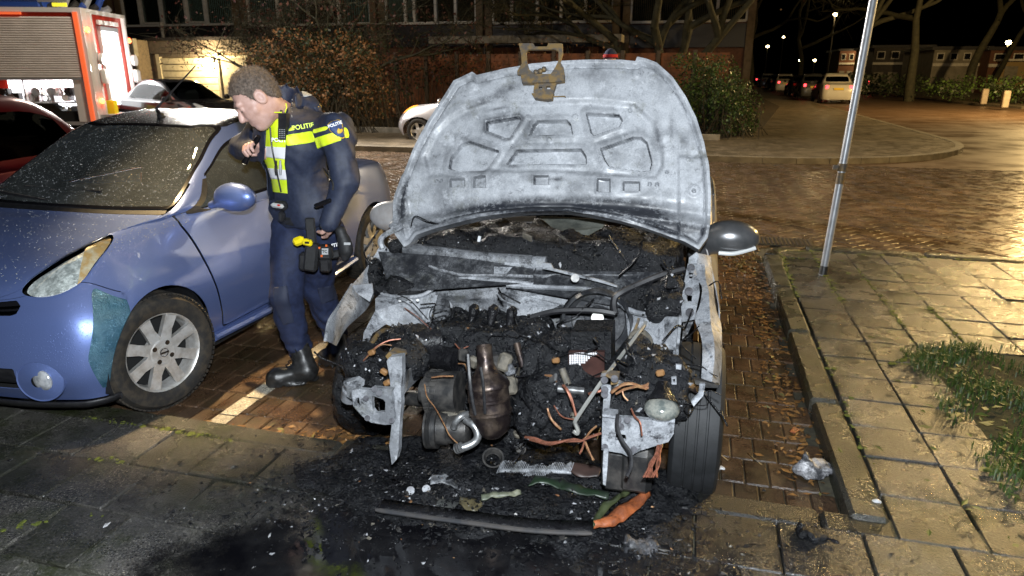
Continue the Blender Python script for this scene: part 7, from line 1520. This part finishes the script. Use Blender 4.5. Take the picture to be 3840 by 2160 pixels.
# radiator remains: a pale finned core
B = MB(); a_, b_ = GZ(cE, 1200, 590, .15), GZ(cE, 1650, 600, .15)
for k in range(46):
    p = a_+(b_-a_)*(k/45)+np.array([0, -.0+.015*math.sin(k*.2), .006*math.sin(k*.6)]); B.box(p, (.003, .045, .024), R=rotm('Y', .35) @ rotm('X', rng.normal(0, .15)))
B.tube([a_-np.array([0, 0, .012]), (a_+b_)/2-np.array([0, -.012, .014]), b_-np.array([0, 0, .012])], .008, 6); piece('radiator_core', 'pale strip of finned radiator core lying in the ash', 'radiator', B, m_ash, a_)
B = MB().lathe([(.03, 0), (.042, .012), (.045, .03), (.038, .03), (.03, .014)], 20, c=GZ(cE, 1160, 545, .13), axis=(.2, -.5, .8)); piece('bearing_ring', 'small burnt cup lying left of the radiator core', 'ring', B, m_dgrey, a_)
for (x, y, lb) in ((650, 735, 'round pale disc in the ash, left of its neighbour'), (748, 725, 'round pale disc in the ash, right of its neighbour')):
    B = MB().cyl(GZ(cE, x, y, .115), GZ(cE, x, y, .12)+np.array([0, -.004, .006]), .016, n=14); piece('disc', lb, 'disc', B, m_chip[3], a_)
def blob(name, label, cat, c, x, y, r, m, z=ZP, amp=.02):
    p = GZ(c, x, y, z); V, F = surfnet(lambda P: np.maximum(ell(P, p+np.array([0, 0, r*.3]), (r, r*.7, r*.6))+amp*fbm(P, 22, 3), z-P[:, 2]), p-np.array([r*1.5, r*1.5, .02]), p+r*1.5, r/9); obj(name, V, F, m, None, True, label=label, cat=cat)
cR = crop(2600, 1400, 1240/2364)
blob('melted_lump', 'black and white melted lump in the gutter by the kerb end', 'lump', cR, 850, 720, .075, ash_mat('lump_ash', (.2, .2, .22), (.5, .5, .52), .45, .55), 0.005, .03)
blob('charred_clump', 'small charred clump on the slabs right of the wreck', 'clump', cR, 820, 1170, .05, m_char); blob('pale_scrap', 'pale melted scrap beside the front tyre', 'scrap', cR, 190, 690, .03, m_chip[4], 0.004, .012); blob('white_flake', 'white flake lying alone on the dark slabs at right', 'flake', cR, 1310, 925, .016, m_chip[4], ZP, .006)
blob('grey_ash_heap', 'low heap of grey ash on the slabs right of the bumper strip', 'ash heap', cE, 2060, 1120, .07, ash_mat('heap_ash', (.03, .03, .035), (.14, .14, .15), .42, .55), ZP-.02, .03)
crumple('rubber_leaf', 'reddish scrap lying on the bricks near the kerb', 'scrap', cR, ([(675,525),(710,540)], [(700,490),(750,510)]), m_org, .012, .004)
crumple('plastic_slip', 'clear slip of plastic on the left slabs', 'slip', crop(0, 1480, 1200/2557), ([(825,1070),(860,1055)], [(840,1040),(890,1025)]), m_chip[4], ZP+.006, .003)
for k in range(7):
    a = rng.uniform(0, 6); x, y = rng.uniform(.18, .5), rng.uniform(2.6, 5.0); B = MB().tube([(x, y, .01), (x+.05*math.cos(a), y+.05*math.sin(a), .018), (x+.1*math.cos(a+.2), y+.1*math.sin(a+.2), .01)], .003, 5); o = B.obj('twig', m_rust, None, True); setp(o, 'thin brown twig lying on the wet bricks beside the kerb', 'twig', 'twigs in the gutter')
